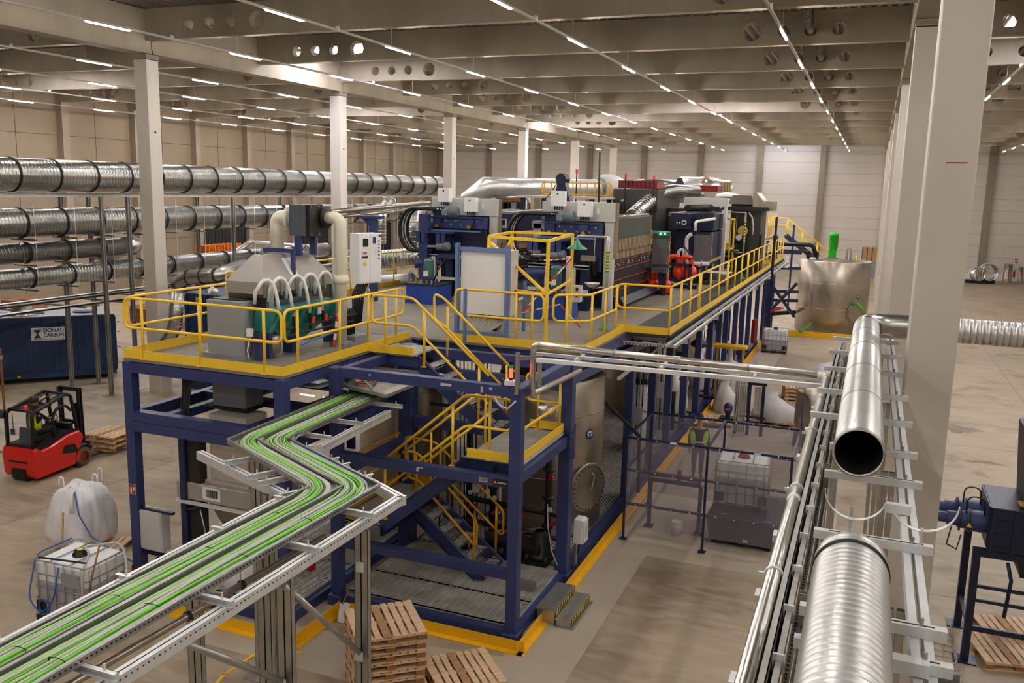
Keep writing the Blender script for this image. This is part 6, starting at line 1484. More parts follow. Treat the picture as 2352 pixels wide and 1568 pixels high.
# ================================================================ pallets
def pallet_parts(t, w=1.06, d=1.08, mt='wood'):
    n = 8; ws = [.13,.09,.09,.12,.09,.09,.09,.13]; gap = (w-sum(ws))/(n-1); x = -w/2
    for i in range(n): MB().box(x, x+ws[i], -d/2, d/2, .118, .14).build('top_board', 'wood_old' if (mt == 'wood' and i == 3) else mt, t); x += ws[i]+gap
    for y in (-d/2+.05, 0, d/2-.05): MB().box(-w/2, w/2, y-.05, y+.05, .098, .118).build('cross_board', mt, t)
    for y in (-d/2+.05, 0, d/2-.05):
        for xx in (-w/2+.07, 0, w/2-.07): MB().box(xx-.07, xx+.07, y-.05, y+.05, .02, .098).build('block', 'wood_block', t)
    for y in (-d/2+.05, 0, d/2-.05): MB().box(-w/2, w/2, y-.05, y+.05, 0, .02).build('bottom_board', mt, t)
pal = thing('pallet', 'pale wooden pallet', 'pallet', (0,0,0), world=False); pallet_parts(pal)
KIDS[pal.name] = [o for o in bpy.data.objects if o.parent == pal]
first = [True]
def pallet(x, y, z, rz, label, group=None, s=None):
    if first[0]: first[0] = False; o = pal; o.location = (x,y,z); o.rotation_euler = (0,0,rz); o['label'] = label
    else: o = dup(pal, (x,y,z), rz, label)
    if group: o['group'] = group
    if s: o.scale = s
    return o
for k in range(8):
    a = .73+random.uniform(-.05,.05) if k < 7 else .735
    pallet(-6.42+random.uniform(-.03,.03)*(k < 7), 11.0+random.uniform(-.03,.03)*(k < 7), .141*k+.003, a, 'wooden pallet in the tall stack before the kerb, %s from the floor' % ORD[k] if k < 7 else 'topmost wooden pallet of the tall stack before the kerb', 'pallets in the tall stack')
for k in range(2): pallet(-5.33, 11.55, .141*k+.003, .75, 'wooden pallet of the low pair right of the tall stack, %s' % ('upper' if k else 'lower'))
for k in range(3): pallet(-19.85, 18.55, .1+.141*k, .06, 'wooden pallet carried on the forklift, %s of three' % ('lowest', 'middle', 'topmost')[k])
pallet(-14.45, 12.95, 0, .35, 'wooden pallet under the big white bag')
pallet(2.95, 17.0, 0, .25, 'light wooden pallet on the floor under the blue machine')
pallet(2.75, 16.2, .0, .25, 'darker wooden pallet lying in front under the blue machine', None)
pallet(-3.0, 30.6, .003, .1, 'wooden pallet under the slumped white sack'); pallet(-2.0, 30.6, .003, .1, 'wooden pallet under the right part of the white sack')
pallet(-4.3, 29.6, .003, 0, 'small pallet behind the enclosure beside the blue ball valve')
for k in range(4): pallet(-2.1, 34.6, .003+.141*k, .2, 'pallet in the distant stack behind the grey tank, %s from floor' % ORD[k])
# ================================================================ big white bag with loops
t = thing('big_bag', 'full white big bag standing on a pallet by the blue frame', 'bag', (-14.95, 13.0, .14)); cx, cy = -14.95, 13.05
prof = [(.46,0),(.55,.06),(.58,.2),(.58,.4),(.555,.6),(.52,.8),(.46,.98),(.41,1.1),(.33,1.2),(.2,1.24),(.0,1.26)]; g = MB(); seg = 64; vs = []
for r, h in prof:
    for j in range(seg):
        a = 2*PI*j/seg; k = 1/max(abs(math.cos(a)), abs(math.sin(a)))**.72; f = 1+.04*math.sin(5*a+5*h)+(.02+.05*h)*math.sin(9*a+2*h)*.6+.02*math.sin(17*a-4*h)
        vs.append((cx+math.cos(a)*r*k*f*.98, cy+math.sin(a)*r*k*f*.9, .145+h+(.05*math.sin(3*a) if h > 1 else 0)))
g.add(vs, [(i*seg+j, i*seg+(j+1) % seg, (i+1)*seg+(j+1) % seg, (i+1)*seg+j) for i in range(len(prof)-1) for j in range(seg)], True); g.build('sack', 'bag', t)
for x, y, h in ((-.4,-.1,.12), (.28,.28,.3), (.0,.4,.1), (.1,-.3,.06)): MB().tube(rounded([(cx+x-.08,cy+y,1.3), (cx+x-.05,cy+y,1.38+h), (cx+x+.05,cy+y,1.38+h), (cx+x+.07,cy+y,1.3)], .06), .016, 6).build('lifting_loop', 'bag', t)
MB().tube([(cx+.1,cy-.2,1.38), (cx+.25,cy-.45,1.3), (cx+.3,cy-.5,.95)], .04, 8).build('tied_neck', 'bag', t)
o = MB().tube([(cx+.25,cy-.35,1.35), (cx+.5,cy-.5,.95), (cx+.8,cy-.5,.55), (cx+1.6,cy-.6,.35), (cx+2.2,cy-.7,.3)], .014, 6).build('hose', 'cable_blue'); tag(o, 'thin blue hose draped over the big white bag', 'hose')
o = MB().beam((cx+.12,cy-.66,.02), (cx+.2,cy-.62,1.0), .07, .025).build('wooden_lath', 'wood'); tag(o, 'pale wooden lath leaning on the big white bag', 'lath')

# ================================================================ IBC tanks
def ibc(label, x, y, z, rz=0, liquid=.5, cap='sign_yellow', base='pal', name='ibc_tank'):
    t = thing(name, label, 'container', (x, y, z), world=False); t.rotation_euler = (0,0,rz)
    w, d, h = 1.18, .98, 1.0; b0 = .14
    MB().cbox(-w/2+.03, w/2-.03, -d/2+.03, d/2-.03, b0+.02, b0+liquid, .04).build('liquid_fill', 'ibc_liquid', t)
    MB().cbox(-w/2+.03, w/2-.03, -d/2+.03, d/2-.03, b0+liquid, b0+h-.02, .05).build('bottle', 'ibc', t)
    MB().rev((0,0,b0+h-.02), [(.14,0),(.14,.03),(.11,.04),(.11,.09),(0,.1)], 20).build('lid', 'black' if cap != 'red_dark' else 'red_dark', t)
    MB().cyl((0,0,b0+h+.08), (0,0,b0+h+.09), .06, 14).build('cap', cap, t)
    for z_ in (b0+.03, b0+.28, b0+.52, b0+.76, b0+h): MB().tube(rounded([(-w/2,-d/2,z_), (w/2,-d/2,z_), (w/2,d/2,z_), (-w/2,d/2,z_)], .08, 4, True), .011, 6, True).build('cage_ring', 'galv', t)
    for i in range(6):
        x_ = -w/2+.1+(w-.2)*i/5
        for y_ in (-d/2, d/2): MB().tube([(x_,y_,b0), (x_,y_,b0+h)], .011, 6).build('cage_bar', 'galv', t)
    for i in range(5):
        y_ = -d/2+.1+(d-.2)*i/4
        for x_ in (-w/2, w/2): MB().tube([(x_,y_,b0), (x_,y_,b0+h)], .011, 6).build('cage_bar', 'galv', t)
    for x_ in (-.22, .22): MB().tube([(x_,-d/2,b0+h+.005), (x_,d/2,b0+h+.005)], .012, 6).build('top_tube', 'galv', t)
    for x_ in (-w/2+.08, 0, w/2-.08): MB().box(x_-.08, x_+.08, -d/2, d/2, 0, .12).build('skid', 'black' , t)
    MB().box(-w/2, w/2, -d/2, d/2, .12, .135).build('base_plate', 'galv', t)
    for x_ in (-w/2+.12, w/2-.12): MB().box(x_-.1, x_+.1, -d/2+.005, -d/2+.03, b0+.04, b0+.24).build('corner_guard', 'black', t)
    return t
t = ibc('white caged liquid tank in the left foreground with blue hoses', -12.52, 10.86, 0, .05, .62); MB().box(.05, .45, -.50, -.497, .75, 1.0).build('side_plate', 'grey_steel', t)
ibc('white caged liquid tank on a black spill pallet in the enclosure', -2.27, 20.1, .62, .06, .62, 'red_dark')
ibc('distant white caged tank beside the long blue frame', -4.0, 44.9, .003, .05, .5, 'black')
for k, p in enumerate(([(-13.1,11.2,1.2), (-13.3,10.6,1.1), (-13.2,10.3,.4), (-12.9,10.3,.15), (-12.6,10.32,.5), (-12.45,10.33,1.1)],)): tag(MB().tube(rounded(p, .15), .014, 6).build('hose', 'cable_blue'), 'blue hose looping down the front of the left foreground tank', 'hose')
tag(MB().tube([(-12.85+.12*math.cos(a), 10.32, .3+.12*math.sin(a)) for a in [2*PI*i/16 for i in range(16)]], .012, 6, True).build('hose_coil', 'cable_blue'), 'small blue hose coil hanging on the left tank cage', 'hose coil')
for k, p in enumerate(([(-12.5,10.9,1.25), (-12.1,10.7,1.3), (-11.95,10.35,1.1), (-11.93,10.33,.4)], [(-12.45,10.95,1.25), (-11.9,11.2,1.35), (-11.6,11.0,1.1), (-11.5,10.9,.4)])): tag(MB().tube(rounded(p, .2), .022, 8).build('hose', 'cable_grey'), 'clear grey hose from the left tank lid, %s one' % ('front' if k == 0 else 'rear'), 'hose')
tag(MB().tube([(-12.95,10.36,1.19), (-12.0,10.5,1.2)], .018, 8).build('steel_rod', 'dark_steel'), 'dark rod lying across the left foreground tank', 'rod'); tag(MB().tube([(-12.0,10.8,1.4), (-11.86,10.34,.6)], .016, 6).build('wooden_stick', 'wood_block'), 'brown stick leaning against the left foreground tank', 'stick')
# spill pallet
t = thing('spill_pallet', 'large black plastic spill tray under the enclosure tank', 'spill tray', (-2.1, 20, 0)); g = MB()
g.hull8([(-2.8,19.0,.1),(-1.45,19.0,.1),(-1.45,20.9,.1),(-2.8,20.9,.1)], [(-2.85,18.95,.6),(-1.35,18.95,.6),(-1.35,20.95,.6),(-2.85,20.95,.6)]); g.build('tub', 'black_plastic', t)
for x in (-2.75, -2.2, -1.62): MB().box(x, x+.15, 19.05, 20.9, .003, .1).build('foot', 'black', t)
MB().box(-2.88,-1.32,18.92,20.98,.58,.615).build('rim', 'black_plastic', t); MB().box(-2.05,-1.95,18.945,18.955,.16,.22).build('label_plate', 'sign_white', t)
for x, y in ((-2.6,19.3),(-1.65,19.2)): MB().beam((x,y,.618), (x+.16,y+.01,.618), .04, .004).build('handle_slot', 'grey_mid', t)

# ================================================================ fire point at the left post
t = thing('fire_extinguisher', 'red fire extinguisher on the floor by the blue post', 'fire extinguisher', (-12.28, 11.78, 0)); ex, ey = -12.2, 11.72
MB().rev((ex,ey,.0), [(.085,0),(.085,.02),(.08,.02)], 18).build('foot_ring', 'black', t)
b_ = MB().rev((ex,ey,.02), [(.085,0),(.085,.42),(.075,.47),(.035,.52),(.03,.55),(0,.55)], 20).build('cylinder', 'red', t); MB().rev((ex,ey,.57), [(.03,0),(.03,.05),(0,.05)], 12).build('valve_head', 'black', t)
MB().beam((ex-.02,ey,.64), (ex+.12,ey-.02,.68), .02, .015).build('lever', 'black', t); MB().tube([(ex+.03,ey,.6), (ex+.11,ey-.02,.5), (ex+.1,ey-.02,.2)], .012, 6).build('hose', 'black', t)
g = MB()
for k in range(4): g.box(ex-.03, ex+.045, ey-.09, ey-.085, .34-.06*k, .36-.06*k)
g.build('label_lines', 'sign_white', b_)
def fire_sign(label, o, xd, zd, w, h, hand=False):
    o = Vector(o); xd = Vector(xd).normalized(); zd = Vector(zd); n = xd.cross(zd).normalized()
    t = thing('fire_sign', label, 'sign', tuple(o))
    def q(u, v, k=0): return o+xd*u*w+zd*v*h+n*k
    MB().ext([q(-.5,-.5), q(.5,-.5), q(.5,.5), q(-.5,.5)], n*.004).build('plate', 'sign_white', t); MB().ext([q(-.47,-.47,.004), q(.47,-.47,.004), q(.47,.47,.004), q(-.47,.47,.004)], n*.002).build('field', 'sign_red', t)
    g = MB(); k = .006
    if not hand:
        g.ext([q(-.32,-.38,k), q(-.08,-.38,k), q(-.08,.1,k), q(-.14,.2,k), q(-.26,.2,k), q(-.32,.1,k)], n*.002); g.ext([q(-.26,.22,k), q(-.12,.22,k), q(-.02,.34,k), q(-.24,.32,k)], n*.002)
        for i in range(3): g.ext([q(.1+.1*i,-.2+.06*i,k), q(.16+.1*i,-.2+.06*i,k), q(.22+.08*i,.05,k), q(.16+.09*i,.3,k), q(.12+.08*i,.08,k)], n*.002)
    else:
        g.ext([q(-.1,-.4,k), q(.25,-.4,k), q(.32,-.1,k), q(.3,.0,k), q(.05,.02,k), q(.03,.3,k), q(-.05,.3,k), q(-.06,-.05,k), q(-.22,.02,k), q(-.26,-.06,k)], n*.002)
        g.ext([q(-.2,.28,k), q(-.14,.28,k), q(-.14,.42,k), q(.1,.42,k), q(.1,.28,k), q(.16,.28,k), q(.16,.47,k), q(-.2,.47,k)], n*.002)
    g.build('pictogram', 'sign_white', t)
fire_sign('red fire extinguisher sign on the left blue post', pY(304.5, 1123, 11.93), (1,0,0), (0,0,1), .15, .2)
# yellow floor line and small floor items
g = MB()
for a, b_ in (((-8.2,11.35), (-8.87,11.0)), ((-8.87,11.03), (-8.92,10.26)), ((-8.92,10.28), (-8.75,9.6))): g.beam((*a,.004), (*b_,.004), .06, .003)
tag(g.build('floor_line', 'kerb_yellow'), 'yellow guide line painted on the floor by the tray posts', 'floor marking')
t = thing('paper_roll', 'white paper roll standing by the yellow kerb corner', 'roll', (-8.15, 12.6, .0)); MB().cyl((-8.2,12.55,.003), (-8.16,12.58,.3), .09, 16).build('roll', 'white_paint', t); MB().cyl((-8.2,12.55,.3), (-8.1,12.6,.55), .012, 6).build('handle', 'wood_block', t)
t = thing('fire_hose_post', 'small red cover seen between the tray posts', 'fire cover', (-9.0, 12.1, .2)); MB().box(-9.4,-9.3,13.2,13.35,.45,1.0).build('cover', 'red', t)
# ================================================================ right foreground pipe rack
XA, ZA, RA = .05, 5.68, .19
t = thing('ventilation_duct', 'open-ended spiral duct pointing at the camera on the right rack', 'duct', (XA, 11, ZA-RA))
def ribbed(y0, y1, pitch, seg=40):
    g = MB(); prof = []; y = y0; k = 0
    while y < y1: prof += [(RA, y), (RA, y+pitch*.82), (RA+.006, y+pitch*.86), (RA+.006, y+pitch*.96)]; y += pitch
    prof.append((RA, y1)); g.rev((XA,0,ZA), prof, seg, (0,1,0)); g.rev((XA,0,ZA), [(RA-.006,y1),(RA-.006,y0),(RA,y0)], seg, (0,1,0)); return g
ribbed(7.35, 14.5, .055).build('duct_wall', 'duct_near', t)
MB().rev((XA,0,ZA), [(RA-.009-(.006 if k % 2 else 0), 7.37+k*.055) for k in range(130)], 40, (0,1,0)).build('dark_inner_shell', 'duct', t)  # shell added in darker, shinier metal so the open mouth looks shaded
for y in (7.36, 8.9, 10.4, 12.0, 13.3): MB().rev((XA,y,ZA), [(RA,0),(RA+.012,.003),(RA+.012,.03),(RA,.035)], 40, (0,1,0)).build('clamp', 'galv', t)
pts = [(XA,14.45,ZA), (XA,15.0,ZA), (XA+.55,15.15,ZA), (XA+1.2,15.15,ZA)]
e = MB().tube(rounded(pts, .38, 4), RA+.004, 32); e.build('elbow', 'duct_smooth', t)
g = MB(); prof = []; x = .0
while x < 1.7: prof += [(RA,x),(RA,x+.075),(RA+.006,x+.08),(RA+.006,x+.09)]; x += .09
g.rev((XA+1.2,15.15,ZA), prof, 32, (1,0,0)); g.build('duct_wall', 'duct_near', t)
MB().tube(rounded([(XA+2.9,15.15,ZA), (XA+3.3,15.15,ZA), (XA+3.8,15.15,ZA-.5)], .3, 4), RA+.003, 28).build('elbow', 'duct_smooth', t)
MB().rev((XA+1.2,15.15,ZA), [(RA,0),(RA+.02,.0),(RA+.02,.03),(RA,.03)], 32, (1,0,0)).build('clamp', 'gasket', t); MB().rev((XA+2.5,15.15,ZA), [(RA,0),(RA+.02,.0),(RA+.02,.03),(RA,.03)], 32, (1,0,0)).build('clamp', 'gasket', t)
t = thing('ventilation_duct', 'nearest spiral duct at the bottom right of the photo', 'duct', (XA, 3, ZA-RA))
ribbed(1.0, 4.95, .058, 64).build('duct_wall', 'duct_near', t)
for y in (4.86, 3.2): MB().rev((XA,y,ZA), [(RA,0),(RA+.01,.002),(RA+.01,.028),(RA,.03)], 48, (0,1,0)).build('clamp', 'gasket', t)
# rack: long double rails, rungs and brackets
t = thing('pipe_rack', 'long galvanised pipe rack running away on the right', 'pipe rack', (0, 8, 0))
zr = 5.3
for x in (.40, .47): MB().chan((x, 1.0, zr), (x, 16.0, zr), .045, .09, side=(1 if x > .43 else -1)).build('rail', 'galv_bright', t)
for x in (-.33, -.27): MB().chan((x, 1.0, zr-.1), (x, 16.0, zr-.1), .04, .07, side=(1 if x > -.3 else -1)).build('rail', 'galv', t)
k = 0
for y in (3.15, 4.6, 5.0, 6.25, 7.7, 8.6, 9.8, 11.1, 12.6, 14.0, 15.4):
    b_ = MB().box(-.2 if y < 9 else -.45, .56, y-.03, y+.03, zr+.046, zr+.105).build('rung', 'galv_bright', t); MB().box(-.1, .5, y-.006, y+.006, zr+.105, zr+.107).build('slot', 'dark_steel', b_)
    MB().cyl((.43, y, zr+.105), (.43, y, zr+.15), .012, 6).build('bolt', 'galv', t)
for y in (4.55, 7.0): MB().box(.27, .45, y-.03, y+.03, zr+.05, zr+.12).build('pad', 'galv_bright', t)
for k in range(48):
    y = 1.2+.31*k; MB().box(-.30, -.24, y, y+.02, zr-.14, zr-.03).build('spacer', 'galv_bright', t) if k % 2 else None
# narrow dark cable ladder with punched edge
g = MB(); g.box(-.395, -.385, 1, 16, 5.0, 5.12); g.box(-.30, -.29, 1, 16, 5.0, 5.06); g.box(-.39, -.29, 1, 16, 4.995, 5.0); g.build('cable_channel', 'dark_steel', t)
for xx in (-.235, -.19): 
    g = MB(); g.box(xx-.02, xx+.02, 1, 16, 5.02, 5.03); g.build('punched_strip', 'galv', t); g = MB()
    for k in range(300): g.box(xx-.008, xx+.008, 1.05+.05*k, 1.075+.05*k, 5.031, 5.033)
    g.build('slots', 'dark_steel', t)
for y in (2.2, 3.3, 4.4, 5.5, 6.6, 7.7, 8.8, 9.9, 11.0): MB().box(-.50, -.36, y, y+.12, 5.12, 5.17).build('bracket', 'galv_bright', t); MB().box(-.44, -.40, y+.12, y+.95, 5.09, 5.12).build('strut', 'galv', t)
for x, y in ((.3,5.5), (.36,5.5), (.3,8.4), (.36,8.4), (.3,11.3), (.36,11.3), (.3,14.5), (-.2,5.5), (-.2,8.4), (-.2,11.3), (-.2,14.5)): MB().chan((x, y, .003), (x, y, zr-.05), .05, .05, up=(0,1,0)).build('post', 'galv', t)
for z in (1.2, 2.4, 3.6, 4.6): MB().beam((-.2,8.4,z), (.3,8.4,z), .04, .04).build('crossbar', 'galv', t); MB().beam((-.2,5.5,z), (.3,5.5,z), .04, .04).build('crossbar', 'galv', t)
MB().beam((.05,4.9,4.5), (.05,9.5,4.5), .03, .03).build('lower_rail', 'galv', t)
# open pipe hanger hoops
for x0, x1, lab in ((-.15, .25, 'empty half-round duct hanger between the two ducts'), (.27, .69, 'empty half-round duct hanger in front of the big column')):
    t = thing('duct_hanger', lab, 'hanger', ((x0+x1)/2, 6.25, 5.5)); c = (x0+x1)/2; r = (x1-x0)/2
    P = [V(c-math.cos(a)*r, 6.25, 5.70-math.sin(a)*r*.95) for a in [PI*i/16 for i in range(17)]]
    g = MB()
    for i in range(16): g.beam(P[i], P[i+1], .03, .004, (0,1,0) if abs((P[i+1]-P[i]).normalized().y) < .9 else (0,0,1))
    g.v = []; g.f = []; g.s = []
    for i in range(16):
        a, b_ = P[i], P[i+1]; n = Vector((c, 6.25, 5.70))-(a+b_)/2; n.normalize(); g.add([a+V(0,-.02,0), b_+V(0,-.02,0), b_+V(0,.02,0), a+V(0,.02,0), a+V(0,-.02,0)+n*.004, b_+V(0,-.02,0)+n*.004, b_+V(0,.02,0)+n*.004, a+V(0,.02,0)+n*.004], [(0,3,2,1),(4,5,6,7),(0,1,5,4),(1,2,6,5),(2,3,7,6),(3,0,4,7)])
    g.build('hoop', 'galv_bright', t); MB().cyl((c,6.25,5.38), (c,6.25,5.52), .009, 8).build('stud', 'galv_bright', t)
# polished pipe along the rack and across to the platform
xp, zp = -.41, 5.22
t = thing('steel_pipe', 'polished steel pipe running along the left side of the rack', 'pipe', (xp, 8, zp-.05))
MB().tube([(xp,1.0,zp), (xp,12.6,zp)], .05, 18).build('pipe_wall', 'stainless_clean', t)
for y in (5.75, 7.6, 9.6, 11.2): MB().rev((xp,y,zp), [(.05,0),(.062,0),(.062,.03),(.05,.03)], 20, (0,1,0)).build('clamp', 'galv_bright', t); MB().beam((xp-.1,y+.015,zp-.01), (xp-.055,y+.015,zp-.01), .02, .03).build('clamp_ear', 'galv_bright', t); MB().beam((xp+.055,y+.015,zp-.01), (xp+.1,y+.015,zp-.01), .02, .03).build('clamp_ear', 'galv_bright', t)
for y in (7.3,): MB().rev((xp,y,zp), [(.05,0),(.056,.01),(.056,.06),(.05,.07)], 20, (0,1,0)).build('weld_sleeve', 'white_paint', t)
t = thing('steel_pipe', 'polished steel pipe crossing from the rack to the blue tower', 'pipe', (-2.7, 13, 4.3)); a = Vector((xp, 12.75, zp)); b_ = pY(1240, 789, 13.3); 
P = [a+V(-.08,.1,0), b_+V(-.1,0,0), Vector((b_.x-.1, b_.y, 4.33)), Vector((b_.x+.05, 15.6, 4.33))]
P[1] = Vector((-4.97, 13.3, 5.2)); P[2] = Vector((-4.97, 13.3, 4.36)); P[3] = pX(1332, 852, -4.9)
MB().tube(rounded(P, .12, 6), .05, 16).build('pipe_wall', 'stainless_clean', t); MB().tube(rounded([a+V(0,-.15,0), a+V(0,.08,0), a+V(-.12,.1,0)], .07, 5), .052, 16).build('elbow', 'cream_pipe', t)
for k in (.22, .45, .68, .97): q = P[0].lerp(P[1], k); MB().rev(q, [(.05,0),(.06,0),(.06,.025),(.05,.025)], 18, P[1]-P[0]).build('clamp', 'galv', t)
t = thing('pipe_support', 'white channel rails carrying the crossing steel pipe', 'support', (-2.7, 13, 4.95))
a0, a1 = pz(1232, 812, 5.0), pz(1905, 873, 5.0); c0, c1 = pz(1232, 826, 4.98), pz(1905, 888, 4.98)
MB().beam(a0, a1, .06, .05).build('rail', 'galv_bright', t); MB().beam(c0, c1, .09, .06).build('rail', 'white_paint', t)
for k in (.16, .46, .77): q = a0.lerp(a1, k); MB().beam(q+V(0,.28,-.02), q+V(0,-.22,-.02), .04, .06).build('bracket', 'galv_bright', t); MB().cyl(q+V(0,.1,0), q+V(0,.1,.22), .008, 6).build('stud', 'galv_bright', t)
MB().chan((-5.12,13.0,4.4), (-5.12,13.0,5.1), .06, .06, up=(0,1,0)).build('post', 'galv', t); MB().chan((-4.85,13.3,4.5), (-4.85,13.3,5.0), .06, .06, up=(0,1,0)).build('post', 'galv', t); MB().chan((-5.15,13.0,5.0), (-4.8,13.3,5.0), .05, .06).build('bracket', 'galv', t)
# bracket rails at the tower corner
t = thing('bracket_rail', 'perforated galvanised channels under the near walkway end', 'channel', (-5, 18, 4.1))
a, b_ = pz(1422, 785, 4.3), pz(1545, 795, 4.3); MB().chan(a, b_, .06, .07).build('channel', 'galv_bright', t); a, b_ = pX(1420, 870, -4.85), pX(1640, 700, -4.85); MB().chan(a, b_, .06, .06).build('channel', 'galv_bright', t)
g = MB(); a, b_ = pz(1425, 785, 4.34), pz(1543, 795, 4.34)
for k in range(14): q = a.lerp(b_, .05+k*.068); g.box(q.x-.01, q.x+.01, q.y-.04, q.y+.035, q.z-.03, q.z-.01)
g.build('perforation_pattern', 'dark_steel', t)
# signal tower on the blue corner post
q = pz(1180, 880, 4.55); t = thing('signal_tower', 'stacked signal light glowing red on the tower beam', 'signal light', (-5.3, 13.1, 4.5)); x, y = -5.28, 13.12
MB().box(x-.09,x+.12,y-.06,y+.08,4.52,4.6).build('base_box', 'white_paint', t); MB().box(x-.14,x-.1,y-.07,y-.03,4.3,4.62).build('side_channel', 'blue_steel', t); MB().box(x+.13,x+.17,y-.07,y-.03,4.3,4.62).build('side_channel', 'blue_steel', t)
for z0, z1, mt in ((4.6,4.64,'black'), (4.64,4.71,'lamp_red'), (4.72,4.79,'lamp_red'), (4.8,4.86,'lamp_off_green'), (4.86,4.92,'black')): MB().cyl((x,y,z0), (x,y,z1), .034, 18).build('lens' if 'lamp' in mt else 'collar', mt, t)
o = MB().tube([(-5.55,13.05,4.33), (-5.4,12.95,4.2), (-5.25,12.93,4.16), (-5.12,12.97,4.3)], .014, 8).build('cable', 'cable_grey'); tag(o, 'grey cable sagging below the signal light', 'cable')
fire_sign('dark red fire alarm sign low on the big right column', (.62, 12.395, .0+pY(2063, 1517, 12.39).z), (1,0,0), (0,0,1), .18, .18, True)

# ================================================================ enclosure
t = thing('splash_enclosure', 'blue framed enclosure with clear plastic curtain walls', 'enclosure', (-2.9, 19.5, 0)); zt = 2.38
PX = [-4.6, -2.84, -1.12]; Y0_, Y1_ = 18.4, 20.8
for x in PX:
    for y in (Y0_, Y1_):
        if True: MB().beam((x,y,.012), (x,y,zt), .05, .05, (0,1,0)).build('post', 'blue_dark', t); MB().box(x-.08,x+.08,y-.08,y+.08,.003,.02).build('foot', 'blue_dark', t)
for y in (Y0_, Y1_):
    for z in (zt-.02, 1.62, .85):
        for i in range(2):
            r_ = MB().beam((PX[i]+.02,y,z), (PX[i+1]-.02,y,z), .05, .05).build('rail', 'blue_dark', t)
            for k in range(4): MB().bolt((PX[i]+.25+.4*k, y-.025, z), (0,-1,0), .016, .008).build('rivet', 'white_paint', r_)
            if y == Y0_ and z > 2: MB().box(PX[i]+.95, PX[i]+1.1, y-.03, y-.026, z-.02, z+.02).build('label_tag', 'white_paint', r_)
for x in PX: MB().beam((x,Y0_,zt-.02), (x,Y1_,zt-.02), .05, .05).build('rail', 'blue_dark', t)
for z in (1.62, .85): MB().beam((PX[0],Y0_,z), (PX[0],Y1_,z), .05, .05).build('rail', 'blue_dark', t)
for i in range(2): MB().box(PX[i]+.03, PX[i+1]-.03, Y0_-.034, Y0_-.03, .35, zt-.04).build('curtain', 'pvc_sheet', t)
for i in range(2): MB().box(PX[i]+.03, PX[i+1]-.03, Y1_-.034, Y1_-.03, .35, zt-.04).build('curtain', 'pvc_sheet', t)
MB().box(PX[0]-.034, PX[0]-.03, Y0_, Y1_, .35, zt-.04).build('curtain', 'pvc_sheet', t); MB().box(PX[2]+.03, PX[2]+.034, Y0_, Y1_, .35, zt-.04).build('curtain', 'pvc_sheet', t)
a = Vector((PX[2], Y1_, zt)); MB().beam(a, pY(1843, 925, Y1_+.2), .05, .05).build('stay', 'blue_dark', t)
tag(MB().tube([pX(1392, 925, -5.0), pY(1468, 1000, 18.6), pY(1466, 1130, 18.6)], .04, 10).build('vent_pipe', 'black_matt'), 'black pipe slanting from the tank top to the enclosure corner', 'pipe')
t = thing('pump_stand', 'dark frame with black pump and red handle inside the enclosure', 'stand', (-3.9, 19.6, 0)); x0, x1, y = -4.25, -3.1, 19.4
for x in (x0, x1): MB().beam((x,y,.02), (x,y,1.15), .08, .08, (0,1,0)).build('leg', 'blue_navy', t); MB().box(x-.1,x+.1,y-.1,y+.1,.003,.03).build('foot', 'blue_navy', t)
MB().beam((x0,y,1.15), (x1,y,1.15), .08, .08).build('top_rail', 'blue_navy', t); MB().tube([(x0,y,1.25), (x0+.5,y-.05,1.3), (x1,y,1.24)], .04, 8).build('hose', 'black', t); MB().cyl((-3.6,y,1.22), (-3.6,y,1.45), .05, 12).build('pump_head', 'red_dark', t)
t = thing('bucket', 'small white plastic bucket on the floor inside the enclosure', 'bucket', (-3.55, 19.1, 0)); MB().rev((-3.55,19.2,.003), [(0,0),(.11,0),(.13,.3),(.12,.3),(.1,.02)], 18).build('body', 'white_paint', t); MB().rev((-3.55,19.2,.28), [(.13,0),(.14,.005),(.14,.02),(.13,.025)], 18).build('rim', 'white_paint', t)
# middle ground floor items
t = tank('upright grey steel tank standing behind the pipe rack', -1.15, 28.3, .62, 1.75, .003, (.9,)); 
t = thing('pipe_cabinet', 'blue framed pipe cabinet with grey conduits and glass panels', 'cabinet', (-3.2, 29.5, 0)); Yq = 28.6
a = pY(1692, 960, Yq); b_ = pY(1755, 880, Yq)
for i, px in enumerate((1693, 1722, 1754)): q = pY(px, 900, Yq); MB().beam((q.x,Yq,.003), (q.x,Yq,b_.z), .1, .1, (0,1,0)).build('post', 'blue_dark', t)
MB().beam((a.x,Yq,b_.z-.05), (b_.x+.1,Yq,b_.z-.05), .08, .08).build('rail', 'blue_dark', t); MB().beam((a.x,Yq,.6), (b_.x+.1,Yq,.6), .06, .06).build('rail', 'blue_dark', t)
for px0, px1 in ((1700, 1718), (1733, 1748)): u, v = pY(px0, 900, Yq), pY(px1, 900, Yq); MB().box(u.x, v.x, Yq+.02, Yq+.06, .7, b_.z-.15).build('panel', 'cable_grey', t)
for k in range(7): u = pY(1690+4*k, 900, Yq-.15); MB().tube(rounded([(u.x,Yq-.15,.1), (u.x,Yq-.15,b_.z+.05), (u.x+.15,Yq,b_.z+.12)], .08), .022, 6).build('conduit', 'cable_grey', t)
